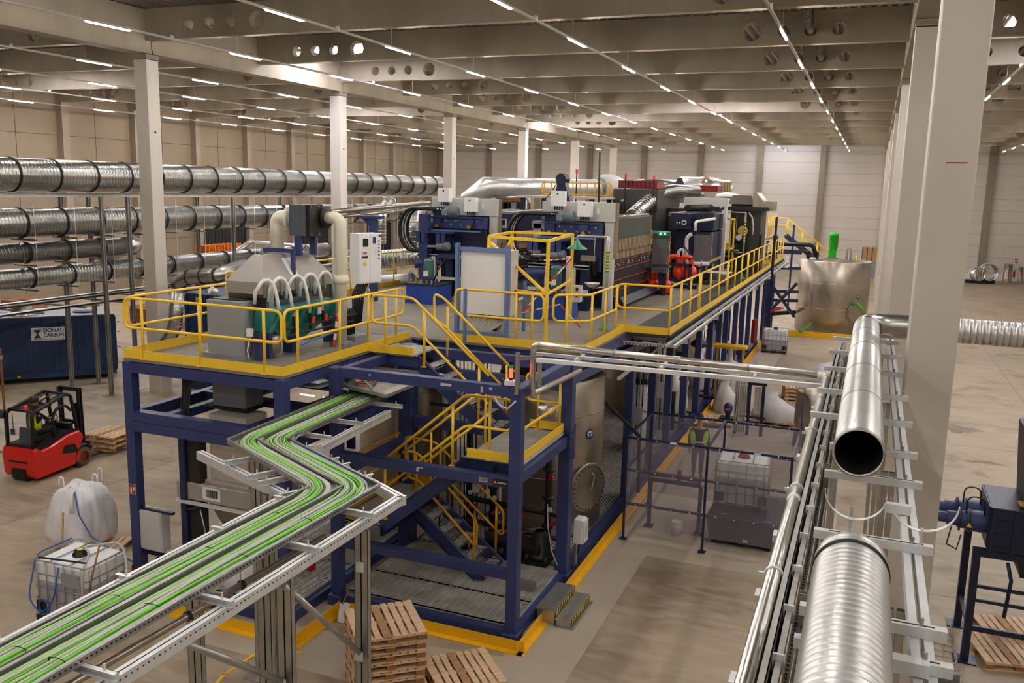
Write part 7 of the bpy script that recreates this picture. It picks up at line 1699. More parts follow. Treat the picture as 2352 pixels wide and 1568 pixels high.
def slump(label, px, py, Y, w, d, h, z0=.15):
    c = pY(px, py, Y); g = MB(); vs = []; seg = 22
    for i, (r, z_) in enumerate(((1.0,0),(1.05,.2),(.85,.6),(.5,.9),(.0,1.0))):
        for j in range(seg): a = 2*PI*j/seg; f = 1+.12*math.sin(3*a+i)+.06*math.sin(7*a+2*i); vs.append((c.x+math.cos(a)*w/2*r*f, Y+math.sin(a)*d/2*r*f, z0+h*z_*(1-.3*math.cos(a) if i else 1)))
    g.add(vs, [(i*seg+j, i*seg+(j+1) % seg, (i+1)*seg+(j+1) % seg, (i+1)*seg+j) for i in range(4) for j in range(seg)], True); tag(g.build('sack', 'bag_dirty'), label, 'sack')
slump('large slumped white sack on pallets behind the enclosure', 1785, 945, 30.6, 1.7, 1.1, .75); slump('white sack behind the blue pipe cabinet', 1672, 925, 31.5, 1.1, .9, .9, .003); slump('crumpled white sack glimpsed behind the right rack', 1915, 830, 37, 2.0, 1.5, .9, .003)
q = pY(1673, 932, 29.6); t = thing('ball_valve', 'blue ball valve with orange mark on the small pallet', 'valve', (q.x, 29.6, .15)); MB().rev((q.x,29.6,q.z-.15), [(.06,-.25),(.1,-.1),(.15,0),(.15,.15),(.08,.25),(0,.28)], 16).build('body', 'blue_steel', t); MB().box(q.x-.08,q.x+.08,29.44,29.46,q.z-.12,q.z-.06).build('label_band', 'orange', t); MB().box(q.x-.25,q.x+.3,29.4,29.8,.145,q.z-.38).build('base', 'black', t)
q = pz(1690, 868, 0); t = thing('mixer', 'small white mixer with yellow frame behind the crossing pipe', 'mixer', (-3.8, 32.5, 0)); a = pY(1672, 893, 33); MB().rev((a.x,33,.6), [(0,0),(.35,.05),(.4,.6),(.3,.9),(.1,1.0),(.1,1.5)], 18).build('vessel', 'white_paint', t); MB().box(a.x-.6,a.x+.6,32.7,33.3,2.05,2.15).build('yellow_frame', 'kerb_yellow', t)
for dx_ in (-.5, .45): MB().box(a.x+dx_,a.x+dx_+.06,32.95,33.05,.003,2.05).build('leg', 'kerb_yellow', t)
# far big tank with green motor
TX2, TY2 = -1.78, 53.0
t = tank('very large far stainless tank with green agitator motor', TX2, TY2, 1.93, 4.0, .15, (1.35, 2.75)); n = Vector((.66, -.75, 0)).normalized(); manhole(t, Vector((TX2,TY2,1.35))+n*1.94, n, .5, 30)
n3 = Vector((.72, -.69, 0)).normalized(); face_badge(t, Vector((TX2,TY2,2.25))+n3*1.94, n3, .12)
q = pY(1913, 570, 52.8); MB().box(q.x-.2,q.x+.2,52.6,53,4.3,4.7).build('gear_box', 'green_bright', t)
MB().rev((q.x+.02,52.8,4.7), [(.2,0),(.22,.05),(.22,.75),(.24,.76),(.24,.95),(0,.98)], 18).build('agitator_motor', 'green_bright', t)
for k in range(8): a = 2*PI*k/8; MB().beam((q.x+.02+.23*math.cos(a),52.8+.23*math.sin(a),4.85), (q.x+.02+.23*math.cos(a),52.8+.23*math.sin(a),5.45), .03, .02).build('cooling_fin', 'green_bright', t)
MB().ext([(q.x-.5,52.7,4.2), (q.x+.5,52.7,4.2), (q.x+.25,52.7,4.32), (q.x-.25,52.7,4.32)], (0,.3,0)).build('motor_mount', 'stainless', t)
MB().tube(rounded([(q.x+.75,52.9,4.2), (q.x+.75,52.9,4.85), (q.x+.95,52.9,4.85), (q.x+.95,52.9,4.2)], .12), .05, 10).build('vent_pipe', 'stainless_clean', t); MB().rev((q.x+1.3,52.6,4.2), [(.06,0),(.06,.2),(.04,.26),(0,.26)], 12).build('nozzle', 'sign_yellow', t)
for x, z in ((-1.4,4.2), (-.95,4.2)): MB().cyl((TX2+x,52.4,z), (TX2+x,52.4,z+.4), .07, 10).build('nozzle', 'black', t)
for P, lab in (([pY(1866,742,51.3), pY(1858,748,50.9), pY(1838,762,50.3)], 'green hose leaving the far tank low on the left'), ([pY(1955,697,51.5), pY(1975,698,51.0), pY(1990,730,51.0), pY(1992,760,51.0)], 'green hose arching from the far tank manhole')): tag(MB().tube(rounded(P, .4), .07, 10).build('hose', 'hose_green'), lab, 'hose')
for P, r, lab in (([(-5.2,52,4.95), (-3.0,52.4,4.95), (-2.8,52.5,4.3)], .12, 'thick black pipe entering the top of the far tank'), ([(-5.2,51.7,4.6), (-3.3,52.2,4.6), (-3.2,52.3,4.2)], .08, 'thinner black pipe entering the top of the far tank'), ([(-5.2,50,1.1), (-4.7,51.2,1.1), (-3.7,52.4,1.1)], .12, 'black hose line with red valves before the far tank')): tag(MB().tube(rounded([Vector(p) for p in P], .2), r, 12).build('black_pipe', 'black'), lab, 'pipe')
for k in range(4): tag(MB().beam((-5.1+.1*k,50.5+.5*k,1.35), (-4.6+.1*k,50.3+.5*k,1.35), .12, .08).build('valve_lever', 'red_valve'), 'red valve lever before the far tank, %s one' % ORD[k], 'valve lever')
t = thing('floor_kerb', 'yellow kerb in front of the far stainless tank', 'kerb', (-2.5, 51.8, 0)); MB().box(-4.9, -.2, 50.6, 50.72, .003, .3).build('kerb_angle', 'kerb_yellow', t)
# braced blue frame left of the far tank
t = thing('braced_frame', 'dark blue braced frame with black pipes left of the far tank', 'frame', (-4.6, 50, 0))
for z in (1.9, 2.4, 3.7, 4.55): MB().beam((-5.1,50.6,z), (-3.5,51.2,z), .12, .16).build('beam', 'blue_dark', t)
MB().beam((-5.0,50.4,1.2), (-3.6,50.9,2.9), .12, .16).build('brace', 'blue_dark', t); MB().beam((-5.0,50.5,2.9), (-3.6,51.0,1.0), .12, .16).build('brace', 'blue_dark', t)
for x in (-5.1, -4.95): MB().beam((x,50.2,.003), (x,50.2,4.6), .15, .15, (0,1,0)).build('post', 'blue_dark', t)
MB().box(-4.6,-4.1,50.4,50.7,3.75,4.4).build('white_box', 'white_cab', t)
# pipe along the far wall
t = thing('wall_pipe', 'silver pipe on brackets along the far wall', 'pipe', (-3, 95.8, 4.0)); a, b_ = pY(1800, 662, 95.6), pY(2012, 669, 95.6); MB().tube(rounded([a+V(-2,0,0), b_, b_+V(0,0,-2.6)], .3), .12, 12).build('pipe_wall', 'galv_bright', t); MB().tube([a+V(-2,0,-.3), b_+V(0,0,-.3)], .05, 8).build('pipe_wall', 'grey_light', t)
for k in range(6): q = (a+V(-2,0,0)).lerp(b_, k/5.2); MB().box(q.x-.03,q.x+.03,95.6,95.95,q.z-.4,q.z-.1).build('bracket', 'galv', t)
# stock at the far wall
def at(px, py): return pz(px, py, 0)
def roll(label, px0, px1, py, h, mt='stainless'):
    a, b_ = at(px0, py), at(px1, py); r = abs(b_.x-a.x)/2; t = thing('sheet_roll', label, 'roll', ((a.x+b_.x)/2, a.y, 0)); MB().rev(((a.x+b_.x)/2, min(a.y+r, 95.9-r), .003), [(r,0),(r,h),(r-.05,h),(r-.05,0)], 24).build('shell', mt, t); MB().rev(((a.x+b_.x)/2, min(a.y+r, 95.9-r), .003), [(r,h-.05),(r+.03,h-.03),(r,h)], 24).build('rim', 'galv', t)
roll('upright silver sheet roll by the far wall pilaster', 2303, 2322, 649, 1.75); roll('thinner upright silver roll right of the far pilaster', 2337, 2346, 648, 1.45)
for i, (px, r) in enumerate(((2238, .62), (2262, .78))):
    q = at(px, 650); t = thing('pipe_elbow', 'large silver pipe piece lying by the far wall, %s one' % ('left' if i == 0 else 'right'), 'pipe piece', (q.x, q.y, 0)); yy = min(q.y, 94.5)
    MB().rev((q.x, yy, r+.25), [(r,0),(r,.7),(r-.04,.7),(r-.04,0)], 24, (.5,-1,0)).build('shell', 'stainless_clean', t); MB().rev((q.x, yy, r+.25), [(r,0),(r+.06,.0),(r+.06,.08),(r,.08)], 24, (.5,-1,0)).build('rim', 'white_paint', t); MB().box(q.x-.8,q.x+.8,yy-.2,yy+.3,.003,.3).build('cradle', 'black', t)
q = at(2330, 649); t = thing('fire_extinguisher', 'distant red fire extinguisher on the far wall pilaster', 'fire extinguisher', (q.x, 95.8, 1)); a = pY(2329, 630, 95.8); MB().rev((a.x,95.8,a.z-.3), [(.1,0),(.1,.5),(.04,.6),(0,.65)], 12).build('cylinder', 'red', t); MB().box(a.x-.02,a.x+.1,95.75,95.8,a.z+.3,a.z+.36).build('lever', 'black', t)
a = pY(2333, 599, 95.8); fire_sign('small red and white fire sign on the far pilaster', (a.x, 95.9, a.z), (1,0,0), (0,0,1), .4, .4)
for i, (px, py, mt, lab) in enumerate(((2000, 618, 'wood_old', 'brown mesh crates stacked by the far wall'), (1998, 642, 'grey_mid', 'grey drums on a pallet by the far wall'))):
    q = pY(px, py, 92); t = thing('stacked_crates', lab, 'crates', (q.x, 92, 0)); MB().box(q.x-.9,q.x+.5,91.5,92.8,.003 if i else 1.5,1.5 if i else 2.9).build('load', mt, t); 
    for k in range(4): MB().box(q.x-.92+.45*k,q.x-.88+.45*k,91.46,91.5,.003 if i else 1.5,1.5 if i else 2.9).build('cage_bar', 'dark_steel', t)
# ================================================================ blue shredder on the right
t = thing('shredder', 'dark blue double-shaft machine on a blue steel stand at the right edge', 'machine', (2.6, 16, 0)); yq = 15.7
for x in (2.06, 3.3):
    for y in (15.75, 17.1): MB().beam((x,y,.02), (x,y,1.95), .12, .12, (0,1,0)).build('leg', 'blue_navy', t); MB().box(x-.18,x+.18,y-.15,y+.15,.003,.025).build('foot', 'blue_navy', t)
for y in (15.75, 17.1): MB().beam((2.0,y,1.95), (3.6,y,1.95), .14, .12).build('top_beam', 'blue_navy', t)
MB().beam((2.06,15.75,.6), (3.4,15.75,.6), .05, .09).build('rail', 'blue_navy', t); MB().beam((2.06,15.75,1.1), (3.4,15.75,1.1), .04, .05).build('rail', 'blue_navy', t); MB().beam((2.06,15.75,1.35), (3.4,15.75,1.35), .04, .05).build('rail', 'blue_navy', t); MB().beam((2.06,15.8,.6), (2.06,17.0,.6), .05, .09).build('rail', 'blue_navy', t); MB().tube([(2.52,15.7,1.85), (2.6,15.7,1.55), (2.56,15.7,.9)], .03, 6).build('bar', 'blue_navy', t)
MB().cbox(2.18, 3.9, 15.6, 16.9, 2.05, 2.78, .01).build('housing', 'blue_navy', t)
for z in (2.1, 2.33, 2.56): MB().box(2.25,2.5,15.58,15.6,z,z+.03).build('rib', 'blue_navy', t)
for x in (2.2, 2.52, 3.0): MB().box(x,x+.05,15.57,15.6,2.05,2.75).build('rib', 'blue_navy', t)
MB().box(2.16,2.18,15.65,16.85,2.1,2.78).build('end_plate', 'blue_navy', t)
s = MB().box(2.78,3.2,15.56,15.57,2.2,2.6).build('name_board', 'sign_white', t); MB().box(2.79,3.19,15.555,15.56,2.21,2.59).build('board_field', 'blue_navy', s)
for y in (15.95, 16.5):
    for x0, x1, r in ((1.42,1.6,.09), (1.58,1.76,.12), (1.74,1.9,.15), (1.88,2.17,.18)): MB().cyl((x0,y,2.4), (x1,y,2.4), r, 22).build('gear_stage', 'blue_steel', t)
    for x in (1.76, 1.9): MB().rev((x,y,2.4), [(.15,0),(.2,0),(.2,.025),(.15,.025)], 22, (1,0,0)).build('flange', 'blue_navy', t)
    MB().tube(rounded([(1.85,y-.1,2.55), (1.85,y-.12,2.85), (2.1,y-.12,2.85), (2.12,y-.1,2.55)], .12), .012, 6).build('cable', 'black', t)
MB().ext([(1.86,15.75,2.34), (1.95,15.75,2.34), (1.905,15.75,2.42)], (0,-.004,0)).build('warning_triangle', 'sign_yellow', t)
MB().tube([(1.65,15.8,2.3), (1.6,15.75,2.0), (1.75,15.7,1.95), (1.8,15.75,2.2)], .012, 6).build('cable', 'black', t)
for k in range(4): MB().tube([(2.6,15.75+.08*k,2.82), (2.8,15.75+.08*k,2.82)], .015, 6).build('fitting', 'brass', t)
MB().hull8([(2.7,15.65,2.78),(4.2,15.65,2.78),(4.2,16.9,2.78),(2.7,16.9,2.78)], [(2.62,15.5,4.0),(4.4,15.5,4.0),(4.4,17.0,4.0),(2.62,17.0,4.0)]).build('feed_hopper', 'dark_steel', t)
MB().box(2.55,4.4,15.45,15.5,3.95,4.02).build('hopper_rim', 'stainless', t); MB().hull8([(2.75,15.9,1.55),(3.6,15.9,1.55),(3.6,16.6,1.55),(2.75,16.6,1.55)], [(2.65,15.8,1.95),(3.7,15.8,1.95),(3.7,16.7,1.95),(2.65,16.7,1.95)]).build('outlet', 'dark_steel', t)
# wire mesh tray lying on the floor
t = thing('mesh_trays', 'stack of wire mesh cable trays on the floor by the big column', 'mesh trays', (1.7, 16, 0))
for k in range(11): y = 14.6+.22*k; MB().tube([(1.45,y,.12), (1.45,y,.02), (1.92,y,.02), (1.92,y,.12)], .008, 5).build('cross_wire', 'galv', t)
for x, z in ((1.45,.12), (1.45,.02), (1.6,.02), (1.76,.02), (1.92,.02), (1.92,.12)): MB().tube([(x,14.6,z), (x,16.8,z)], .008, 5).build('long_wire', 'galv', t)
MB().chan((1.4,14.7,.1), (1.95,14.9,.1), .1, .16).build('channel', 'galv', t)
def blob(px, py, w, d, lab, seed):
    c = pz(px, py, .001); P = []
    for k in range(28): a = 2*PI*k/28; f = 1+.25*math.sin(3*a+seed)+.18*math.sin(7*a+2*seed)+.1*math.sin(11*a); P.append((c.x+math.cos(a)*w*f, c.y+math.sin(a)*d*f, .0015))
    tag(MB().ext(P, (0,0,.0015)).build('floor_stain', 'floor_stain'), lab, 'stain')
blob(2205, 985, .55, .5, 'dark wet stain on the floor right of the big column', 1); blob(2262, 1062, .5, .16, 'lower dark oil streak on the floor by the hopper machine', 3)
# ================================================================ people and forklift
def skin(name, J, E, mt, parent=None, root='pelvis', sub=2, scale=1.0):
    names = list(J); me = bpy.data.meshes.new(name)
    me.from_pydata([J[n][0] for n in names], [(names.index(a), names.index(b_)) for a, b_ in E], [])
    o = bpy.data.objects.new(name, me); COL.objects.link(o)
    m_ = o.modifiers.new('s', 'SKIN'); m_.use_smooth_shade = True
    for i, n in enumerate(names):
        r = J[n][1]; r = r if isinstance(r, tuple) else (r, r); me.skin_vertices[0].data[i].radius = (r[0]*scale, r[1]*scale)
    me.skin_vertices[0].data[names.index(root) if root in names else 0].use_root = True
    s = o.modifiers.new('d', 'SUBSURF'); s.levels = sub; s.render_levels = sub
    me.materials.append(M[mt])
    if parent: o.parent = parent
    return o
def hand_chain(J, E, wrist, palm_dir, side_dir, pre, curl=.35):
    w = Vector(J[wrist][0]); d = Vector(palm_dir).normalized(); s = Vector(side_dir).normalized(); n = d.cross(s)
    J[pre+'palm'] = (tuple(w+d*.06), (.038, .016)); E.append((wrist, pre+'palm'))
    for k, L in enumerate((.07, .08, .075, .06)):
        b_ = w+d*.09+s*(-.03+.02*k); m_ = b_+d*L*.5+n*curl*.02; e = b_+d*L*.9+n*curl*.06
        J[pre+'f%da' % k] = (tuple(b_), .0095); J[pre+'f%db' % k] = (tuple(m_), .0085); J[pre+'f%dc' % k] = (tuple(e), .007)
        E += [(pre+'palm', pre+'f%da' % k), (pre+'f%da' % k, pre+'f%db' % k), (pre+'f%db' % k, pre+'f%dc' % k)]
    J[pre+'t0'] = (tuple(w+d*.04-s*.035), .012); J[pre+'t1'] = (tuple(w+d*.08-s*.06), .009); E += [(wrist, pre+'t0'), (pre+'t0', pre+'t1')]
def head_mesh(c, f, mt='skin'):
    # head with brow, nose, lips, ears; c = centre, f = facing direction
    c = Vector(c); f = Vector(f).normalized(); s = f.cross(V(0,0,1)).normalized(); g = MB(); vs = []; n = 14; m_ = 18
    for i in range(n+1):
        v = i/n; z = -.125+.25*v; 
        for j in range(m_):
            a = 2*PI*j/m_; ca, sa = math.cos(a), math.sin(a); r = math.sin(PI*min(1, max(0, .06+v*.94)))**.45 if 0 < i < n else .05
            rx = .098*r*(1-.18*max(0, .5-v)*(1 if ca > 0 else 0)); ry = .078*r*(1-.35*max(0, .35-v))
            x = rx*ca; 
            if ca > .9 and .38 < v < .6: x += .022*(1-abs(v-.45)/.15)
            if ca > .85 and .22 < v < .3: x += .006
            if .8 < ca and .58 < v < .66: x -= .006
            if abs(sa) > .95 and .4 < v < .6: ry += .012
            vs.append(c+f*x+s*(ry*sa)+V(0,0,z))
    g.add(vs, [(i*m_+j, i*m_+(j+1) % m_, (i+1)*m_+(j+1) % m_, (i+1)*m_+j) for i in range(n) for j in range(m_)]+[tuple(range(m_-1,-1,-1)), tuple(range(n*m_, n*m_+m_))], True); return g, f, s
def cap_hair(c, f, mt, parent, name='hair', low=-.02):
    c = Vector(c); f = Vector(f).normalized(); s = f.cross(V(0,0,1)).normalized(); vs = []; g = MB(); m_ = 18
    for i, (k, z) in enumerate(((1.06, low), (1.12, .03), (1.05, .08), (.75, .125), (.0, .14))):
        for j in range(m_):
            a = 2*PI*j/m_; zz = z+(.055 if (math.cos(a) > .3 and i == 0) else 0); vs.append(c+f*(math.cos(a)*.104*k-.004)+s*(math.sin(a)*.084*k)+V(0,0,zz))
    g.add(vs, [(i*m_+j, i*m_+(j+1) % m_, (i+1)*m_+(j+1) % m_, (i+1)*m_+j) for i in range(4) for j in range(m_)], True); return g.build(name, mt, parent)
def person(label, base, f, seated=False, cap=False, mask=False, vest='hiviz', arms=None, h=1.75, full=False):
    """standing or seated figure; base = point on the ground between the feet (or seat point when seated); f = facing"""
    B = Vector(base); f = Vector(f).normalized(); s = f.cross(V(0,0,1)).normalized()  # s = right side
    t = thing('person', label, 'person', tuple(B)); U = lambda a, b_, z: tuple(B+f*a+s*b_+V(0,0,z)-B)
    k = h/1.75; J = {}; E = []
    ph = .1 if seated else .95*k
    J['pelvis'] = (U(0,0,ph), (.15,.11)); J['waist'] = (U(.01,0,ph+.15), (.14,.10)); J['chest'] = (U(.02,0,ph+.38), (.175,.115)); J['neck0'] = (U(.01,0,ph+.52), (.07,.06)); J['neck'] = (U(.02,0,ph+.6), .055); J['skull'] = (U(.03,0,ph+.68), .06)
    E += [('pelvis','waist'), ('waist','chest'), ('chest','neck0'), ('neck0','neck'), ('neck','skull')]
    for q, sg in (('r',1), ('l',-1)):
        if seated: leg = [(0.02,.1,ph-.02), (.45,.13,ph+.02), (.5,.13,ph-.4), (.62,.13,ph-.44)]
        else: leg = [(0,.09,ph-.08), (.02,.10,.5*k), (0,.10,.09), (.13,.11,.03)]
        rr = (.095,.065,.045,.035)
        for i, p in enumerate(leg): J[q+'g%d' % i] = (U(p[0], p[1]*sg, p[2]), rr[i])
        E += [('pelvis',q+'g0'), (q+'g0',q+'g1'), (q+'g1',q+'g2'), (q+'g2',q+'g3')]
        A = (arms or {}).get(q) or [(.0,.2,ph+.47), (.0,.25,ph+.2), (.06,.25,ph-.04)]
        for i, p in enumerate(A): J[q+'a%d' % i] = (U(p[0], p[1]*sg, p[2]), (.055,.042,.027)[i])
        E += [('chest',q+'a0'), (q+'a0',q+'a1'), (q+'a1',q+'a2')]
        d = Vector(J[q+'a2'][0])-Vector(J[q+'a1'][0]); hand_chain(J, E, q+'a2', d, s*sg if abs(d.normalized().dot(s)) < .9 else f, q+'h')
    body = skin('body', J, E, 'skin', t)
    def sub(name, keys, mt, sc, extra=None):
        JJ = {n: J[n] for n in keys}; EE = [e for e in E if e[0] in JJ and e[1] in JJ]; o = skin(name, JJ, EE, mt, t, 'pelvis' if 'pelvis' in JJ else keys[0], 2, sc); return o
    sub('trousers', ['pelvis','waist']+[q+'g%d' % i for q in 'rl' for i in range(3)], 'cloth_navy', 1.14)
    for q in 'rl': sub('shoe', [q+'g2', q+'g3'], 'black', 1.25)
    sub('jacket', ['pelvis','waist','chest','neck0','ra0','ra1','la0','la1'] if seated else ['pelvis','waist','chest','neck0','ra0','ra1','ra2','la0','la1','la2'], 'cloth_navy', 1.1)
    ORI[t.name] = tuple(B)
    if full: sub('vest', ['pelvis','waist','chest','neck0'], vest, 1.26)
    elif vest:
        for sg in (1, -1):
            P = [(.02,.11*sg,ph+.0), (.02,.115*sg,ph+.2), (.03,.12*sg,ph+.4), (.0,.115*sg,ph+.53)]
            VV = {('v%d' % i): (U(*p), (.075,.15) if i < 3 else (.045,.08)) for i, p in enumerate(P)}
            o = skin('vest_panel', VV, [('v0','v1'),('v1','v2'),('v2','v3')], vest, t, 'v0', 2)
        for z in (ph+.12,):
            g = MB(); g.rev(B+V(0,0,z)+f*.02, [(.2,0),(.2,.045)], 20); g.v = [tuple(Vector(v)+(0 if True else 0)*f) for v in g.v]; 
            g.v = [tuple(B+f*((Vector(v)-B).dot(f)*.8)+s*((Vector(v)-B).dot(s)*1.02)+V(0,0,v[2]-B.z)) for v in g.v]; g.build('reflective_band', 'reflect', t)
    hc = Vector(U(.035,0,ph+.78))+B; g, ff, ss = head_mesh(hc, f); hd = g.build('head', 'skin', t)
    cap_hair(hc, f, 'hair' if not cap else 'black', t, 'hair' if not cap else 'cap')
    if cap: MB().hull8([hc+f*.08+ss*.07+V(0,0,.045), hc+f*.08-ss*.07+V(0,0,.045), hc+f*.17-ss*.05+V(0,0,.035), hc+f*.17+ss*.05+V(0,0,.035)], [hc+f*.08+ss*.07+V(0,0,.055), hc+f*.08-ss*.07+V(0,0,.055), hc+f*.17-ss*.05+V(0,0,.045), hc+f*.17+ss*.05+V(0,0,.045)]).build('cap_peak', 'black', t)
    for sg in (1, -1): MB().rev(hc+f*.092+ss*sg*.032+V(0,0,.012), [(0,.006),(.008,.004),(.011,0)], 8, f).build('eye', 'black', hd)
    if mask:
        MB().rev(hc+f*.07+V(0,0,-.045), [(.055,0),(.05,.04),(.025,.065),(0,.07)], 14, f).build('respirator', 'mask_white', t)
        for sg in (1, -1): MB().cyl(hc+f*.09+ss*sg*.04+V(0,0,-.06), hc+f*.12+ss*sg*.08+V(0,0,-.065), .032, 12).build('filter_disc', 'grey_mid', t)
    return t
person('person in dark clothes and open yellow vest standing behind the enclosure', (-3.89, 23.5, .003), (.25,-1,0), h=1.65)
q = pz(1150, 588, 6.2)
person('person with black cap, respirator and yellow vest behind the white cabinet', (q.x, q.y, ZD), (-1,-.15,0), cap=True, mask=True)
# ---------------------------------------------------------------- forklift
fo = Vector((-19.72, 15.42, 0)); yaw = .06
t = thing('forklift', 'red and black forklift truck carrying wooden pallets', 'forklift', tuple(fo), world=False); t.rotation_euler = (0,0,yaw)
def prism_x(x0, x1, prof): return MB().ext([(x0,y,z) for y, z in prof], (x1-x0,0,0))
lower = [(.06,.1),(0,.2),(-.03,.6),(.0,.84),(.08,.9),(.2,.8),(.55,.84),(1.1,1.0),(1.5,1.02),(1.62,.85),(1.5,.6),(1.45,.25),(1.3,.14)]
g = MB(); n = len(lower)
for (x0, x1, k) in ((-.5, .5, 1.0),):
    secs = []
    for x, sh in ((-.54, .05), (-.5, .0), (.5, .0), (.54, .05)): secs.append([(x, y+(sh if y < .3 else -sh*.5), z-(sh*.6 if z > .7 else -sh*.4)) for y, z in lower])
    vs = sum(secs, []); fs = []
    for i in range(3):
        for j in range(n): j2 = (j+1) % n; fs.append((i*n+j, (i+1)*n+j, (i+1)*n+j2, i*n+j2))
    fs += [tuple(range(n)), tuple(range(3*n+n-1, 3*n-1, -1))]; g.add(vs, fs)
body = g.build('counterweight_body', 'red_body', t)
MB().box(-.3,.3,-.04,-.03,.5,.54).build('rear_slot', 'black', body); prism_x(-.3, .3, [(-.035,.56),(-.045,.56),(-.045,.6),(-.035,.6)]).build('rear_lip', 'red_body', body)
g = MB(); g.cyl((-.22,.18,.2), (.22,.18,.2), .24, 20); g.build('wheel_arch', 'black', body)
prism_x(-.46, .46, [(.1,.86),(.12,.93),(.5,.95),(.62,1.0),(1.2,1.1),(1.5,1.06),(1.52,.9),(.6,.8)]).build('seat_deck', 'black', t)
MB().hull8([(.545,.85,.55),(.545,1.4,.45),(.545,1.3,.7),(.545,.95,.75)], [(.552,.85,.55),(.552,1.4,.45),(.552,1.3,.7),(.552,.95,.75)]).build('side_badge', 'black', body)
for x in (-.11, .11): 
    w_ = MB().rev((x-.09,.16,.19), [(.08,0),(.17,.0),(.19,.03),(.19,.15),(.17,.18),(.08,.18)], 24, (1,0,0)).build('rear_wheel', 'tyre', t)
for x in (-.42, .42):
    w_ = MB().rev((x-.1,1.62,.27), [(.14,0),(.24,0),(.27,.04),(.27,.16),(.24,.2),(.14,.2)], 28, (1,0,0)).build('front_wheel', 'tyre', t)
    MB().rev((x-.08,1.62,.27), [(0,.02),(.06,.0),(.14,.03),(.15,.0),(.15,.16),(.14,.13),(.06,.16),(0,.14)], 24, (1,0,0)).build('rim', 'red_dark', w_)
    g = MB(); g.rev((x-.12,1.62,.27), [(.3,0),(.34,0),(.34,.24),(.3,.24)], 20, (1,0,0), True, -.3, PI*1.1); g.build('mudguard', 'black', t)
# overhead guard
for x in (-.42, .42):
    MB().tube(rounded([(x,.08,.85), (x,.1,1.74), (x*.95,.18,1.8), (x*.9,1.25,2.06), (x*.95,1.38,2.0), (x,1.52,1.0)], .1, 4), .045, 8).build('guard_pillar', 'black', t)
    MB().tube(rounded([(x,.75,.95), (x,.72,1.5), (x,.85,1.75), (x,1.15,1.8), (x,1.35,1.6)], .12, 4), .04, 8).build('side_frame', 'black', t)
for y, z in ((.18,1.82), (1.25,2.06)): MB().tube([(-.42,y,z), (.42,y,z)], .04, 8).build('guard_crossbar', 'black', t)
MB().hull8([(-.38,.22,1.8),(.38,.22,1.8),(.38,.75,1.88),(-.38,.75,1.88)], [(-.38,.22,1.82),(.38,.22,1.82),(.38,.75,1.9),(-.38,.75,1.9)]).build('roof_panel', 'smoke_panel', t)
for x in (-.22, 0, .22): MB().tube([(x,.75,1.93), (x,1.25,2.06)], .018, 6).build('roof_bar', 'black', t)
MB().hull8([(-.4,.09,.95),(.4,.09,.95),(.4,.1,.95),(-.4,.1,.95)], [(-.4,.12,1.72),(.4,.12,1.72),(.4,.13,1.72),(-.4,.13,1.72)]).build('rear_window', 'cab_glass', t)
MB().box(-.42,.42,.05,.12,.84,.95).build('window_sill', 'black', t); g = MB()
MB().rev((.12,.2,1.86), [(.06,0),(.055,.08),(.04,.1),(0,.11)], 12).build('beacon', 'orange_pipe', t)
l = MB().cyl((-.5,.0,1.72), (-.42,.05,1.72), .12, 16).build('rear_light', 'black', t); MB().cyl((-.42,-.05,1.72), (-.42,-.045,1.72), .04, 10).build('lamp_face', 'lamp_blue', l)
MB().tube([(-.28,.15,1.7), (-.33,.2,1.45), (-.34,.2,1.3)], .01, 6).build('mirror_arm', 'black', t); MB().box(-.4,-.28,.17,.2,1.15,1.3).build('mirror', 'black', t)
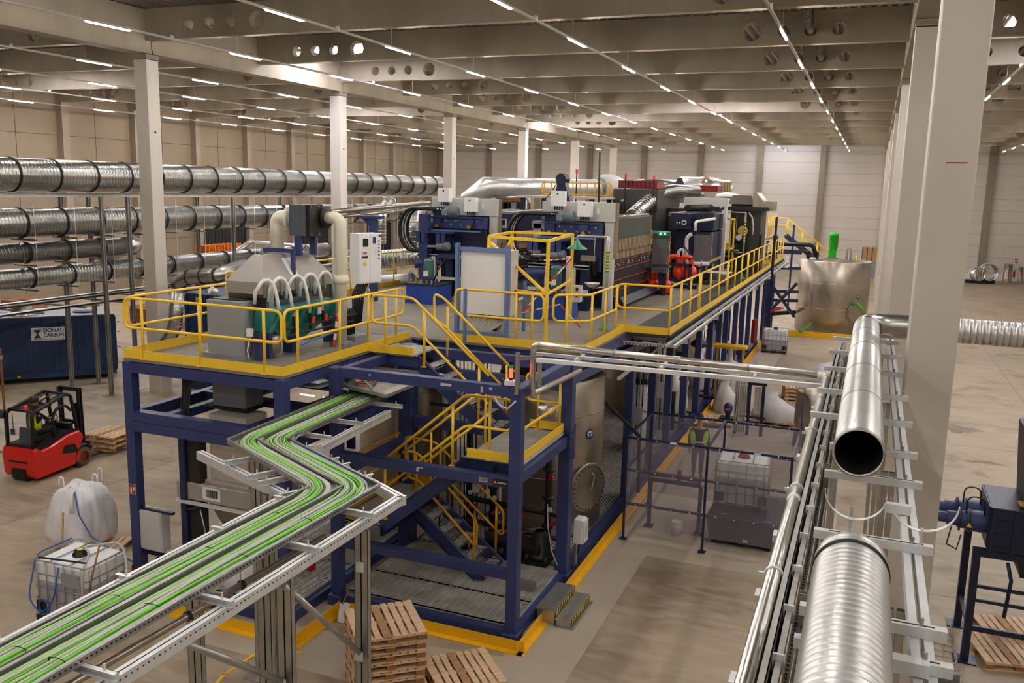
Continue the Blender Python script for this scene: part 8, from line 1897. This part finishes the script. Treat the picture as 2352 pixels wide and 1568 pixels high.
# seat, steering wheel, mast
prism_x(-.24, .24, [(.35,1.0),(.42,1.05),(.36,1.32),(.3,1.32),(.26,1.0)]).build('seat_back', 'black_plastic', t); MB().box(-.24,.24,.36,.8,.98,1.08).build('seat_cushion', 'black_plastic', t)
MB().tube([(.02+.15*math.cos(a), 1.12+.06*math.sin(a), 1.4+.13*math.sin(a)) for a in [2*PI*i/20 for i in range(20)]], .016, 6, True).build('steering_wheel', 'black', t); MB().cyl((.02,1.12,1.4), (.02,1.3,1.05), .03, 8).build('steering_column', 'black', t); MB().box(-.4,.4,1.25,1.4,.95,1.25).build('dashboard', 'black', t)
for x in (-.33, .33): MB().ibeam((x,1.78,.08), (x,1.74,2.1), .08, .12, .03, (0,1,0)).build('mast_channel', 'black', t); MB().cyl((x*.7,1.72,.2), (x*.7,1.7,1.7), .04, 10).build('lift_cylinder', 'black', t)
for z in (.3, 1.1, 2.02): MB().box(-.36,.36,1.72,1.8,z,z+.1).build('mast_crossbar', 'black', t)
MB().box(-.45,.45,1.86,1.92,.15,.6).build('fork_carriage', 'black', t)
for x in (-.25, .25): MB().box(x-.06,x+.06,1.92,2.0,.1,.55).build('fork', 'black', t); MB().box(x-.06,x+.06,1.92,2.5,.085,.105).build('fork', 'black', t)
pf = fo+Vector((-.05, .58, 1.08))
person('person in yellow vest driving the red forklift', tuple(pf), (0,1,0), seated=True, full=True, arms={'r': [(.0,.2,.56), (.22,.27,.36), (.5,.18,.33)], 'l': [(.0,.2,.56), (.2,.26,.38), (.46,.12,.34)]})
# ================================================================ render settings
w = bpy.data.worlds.new('world'); sc.world = w; w.use_nodes = True
w.node_tree.nodes['Background'].inputs[0].default_value = (.02, .02, .022, 1); w.node_tree.nodes['Background'].inputs[1].default_value = .3
sc.view_settings.view_transform = 'Standard'; sc.view_settings.look = 'None'; sc.view_settings.gamma = 1
sc.view_settings.exposure = 2.5
cy = sc.cycles; cy.max_bounces = 7; cy.diffuse_bounces = 3; cy.glossy_bounces = 3; cy.transmission_bounces = 2; cy.transparent_max_bounces = 12
cy.caustics_reflective = False; cy.caustics_refractive = False; cy.use_denoising = True; cy.sample_clamp_indirect = 6
cy.adaptive_threshold = .035
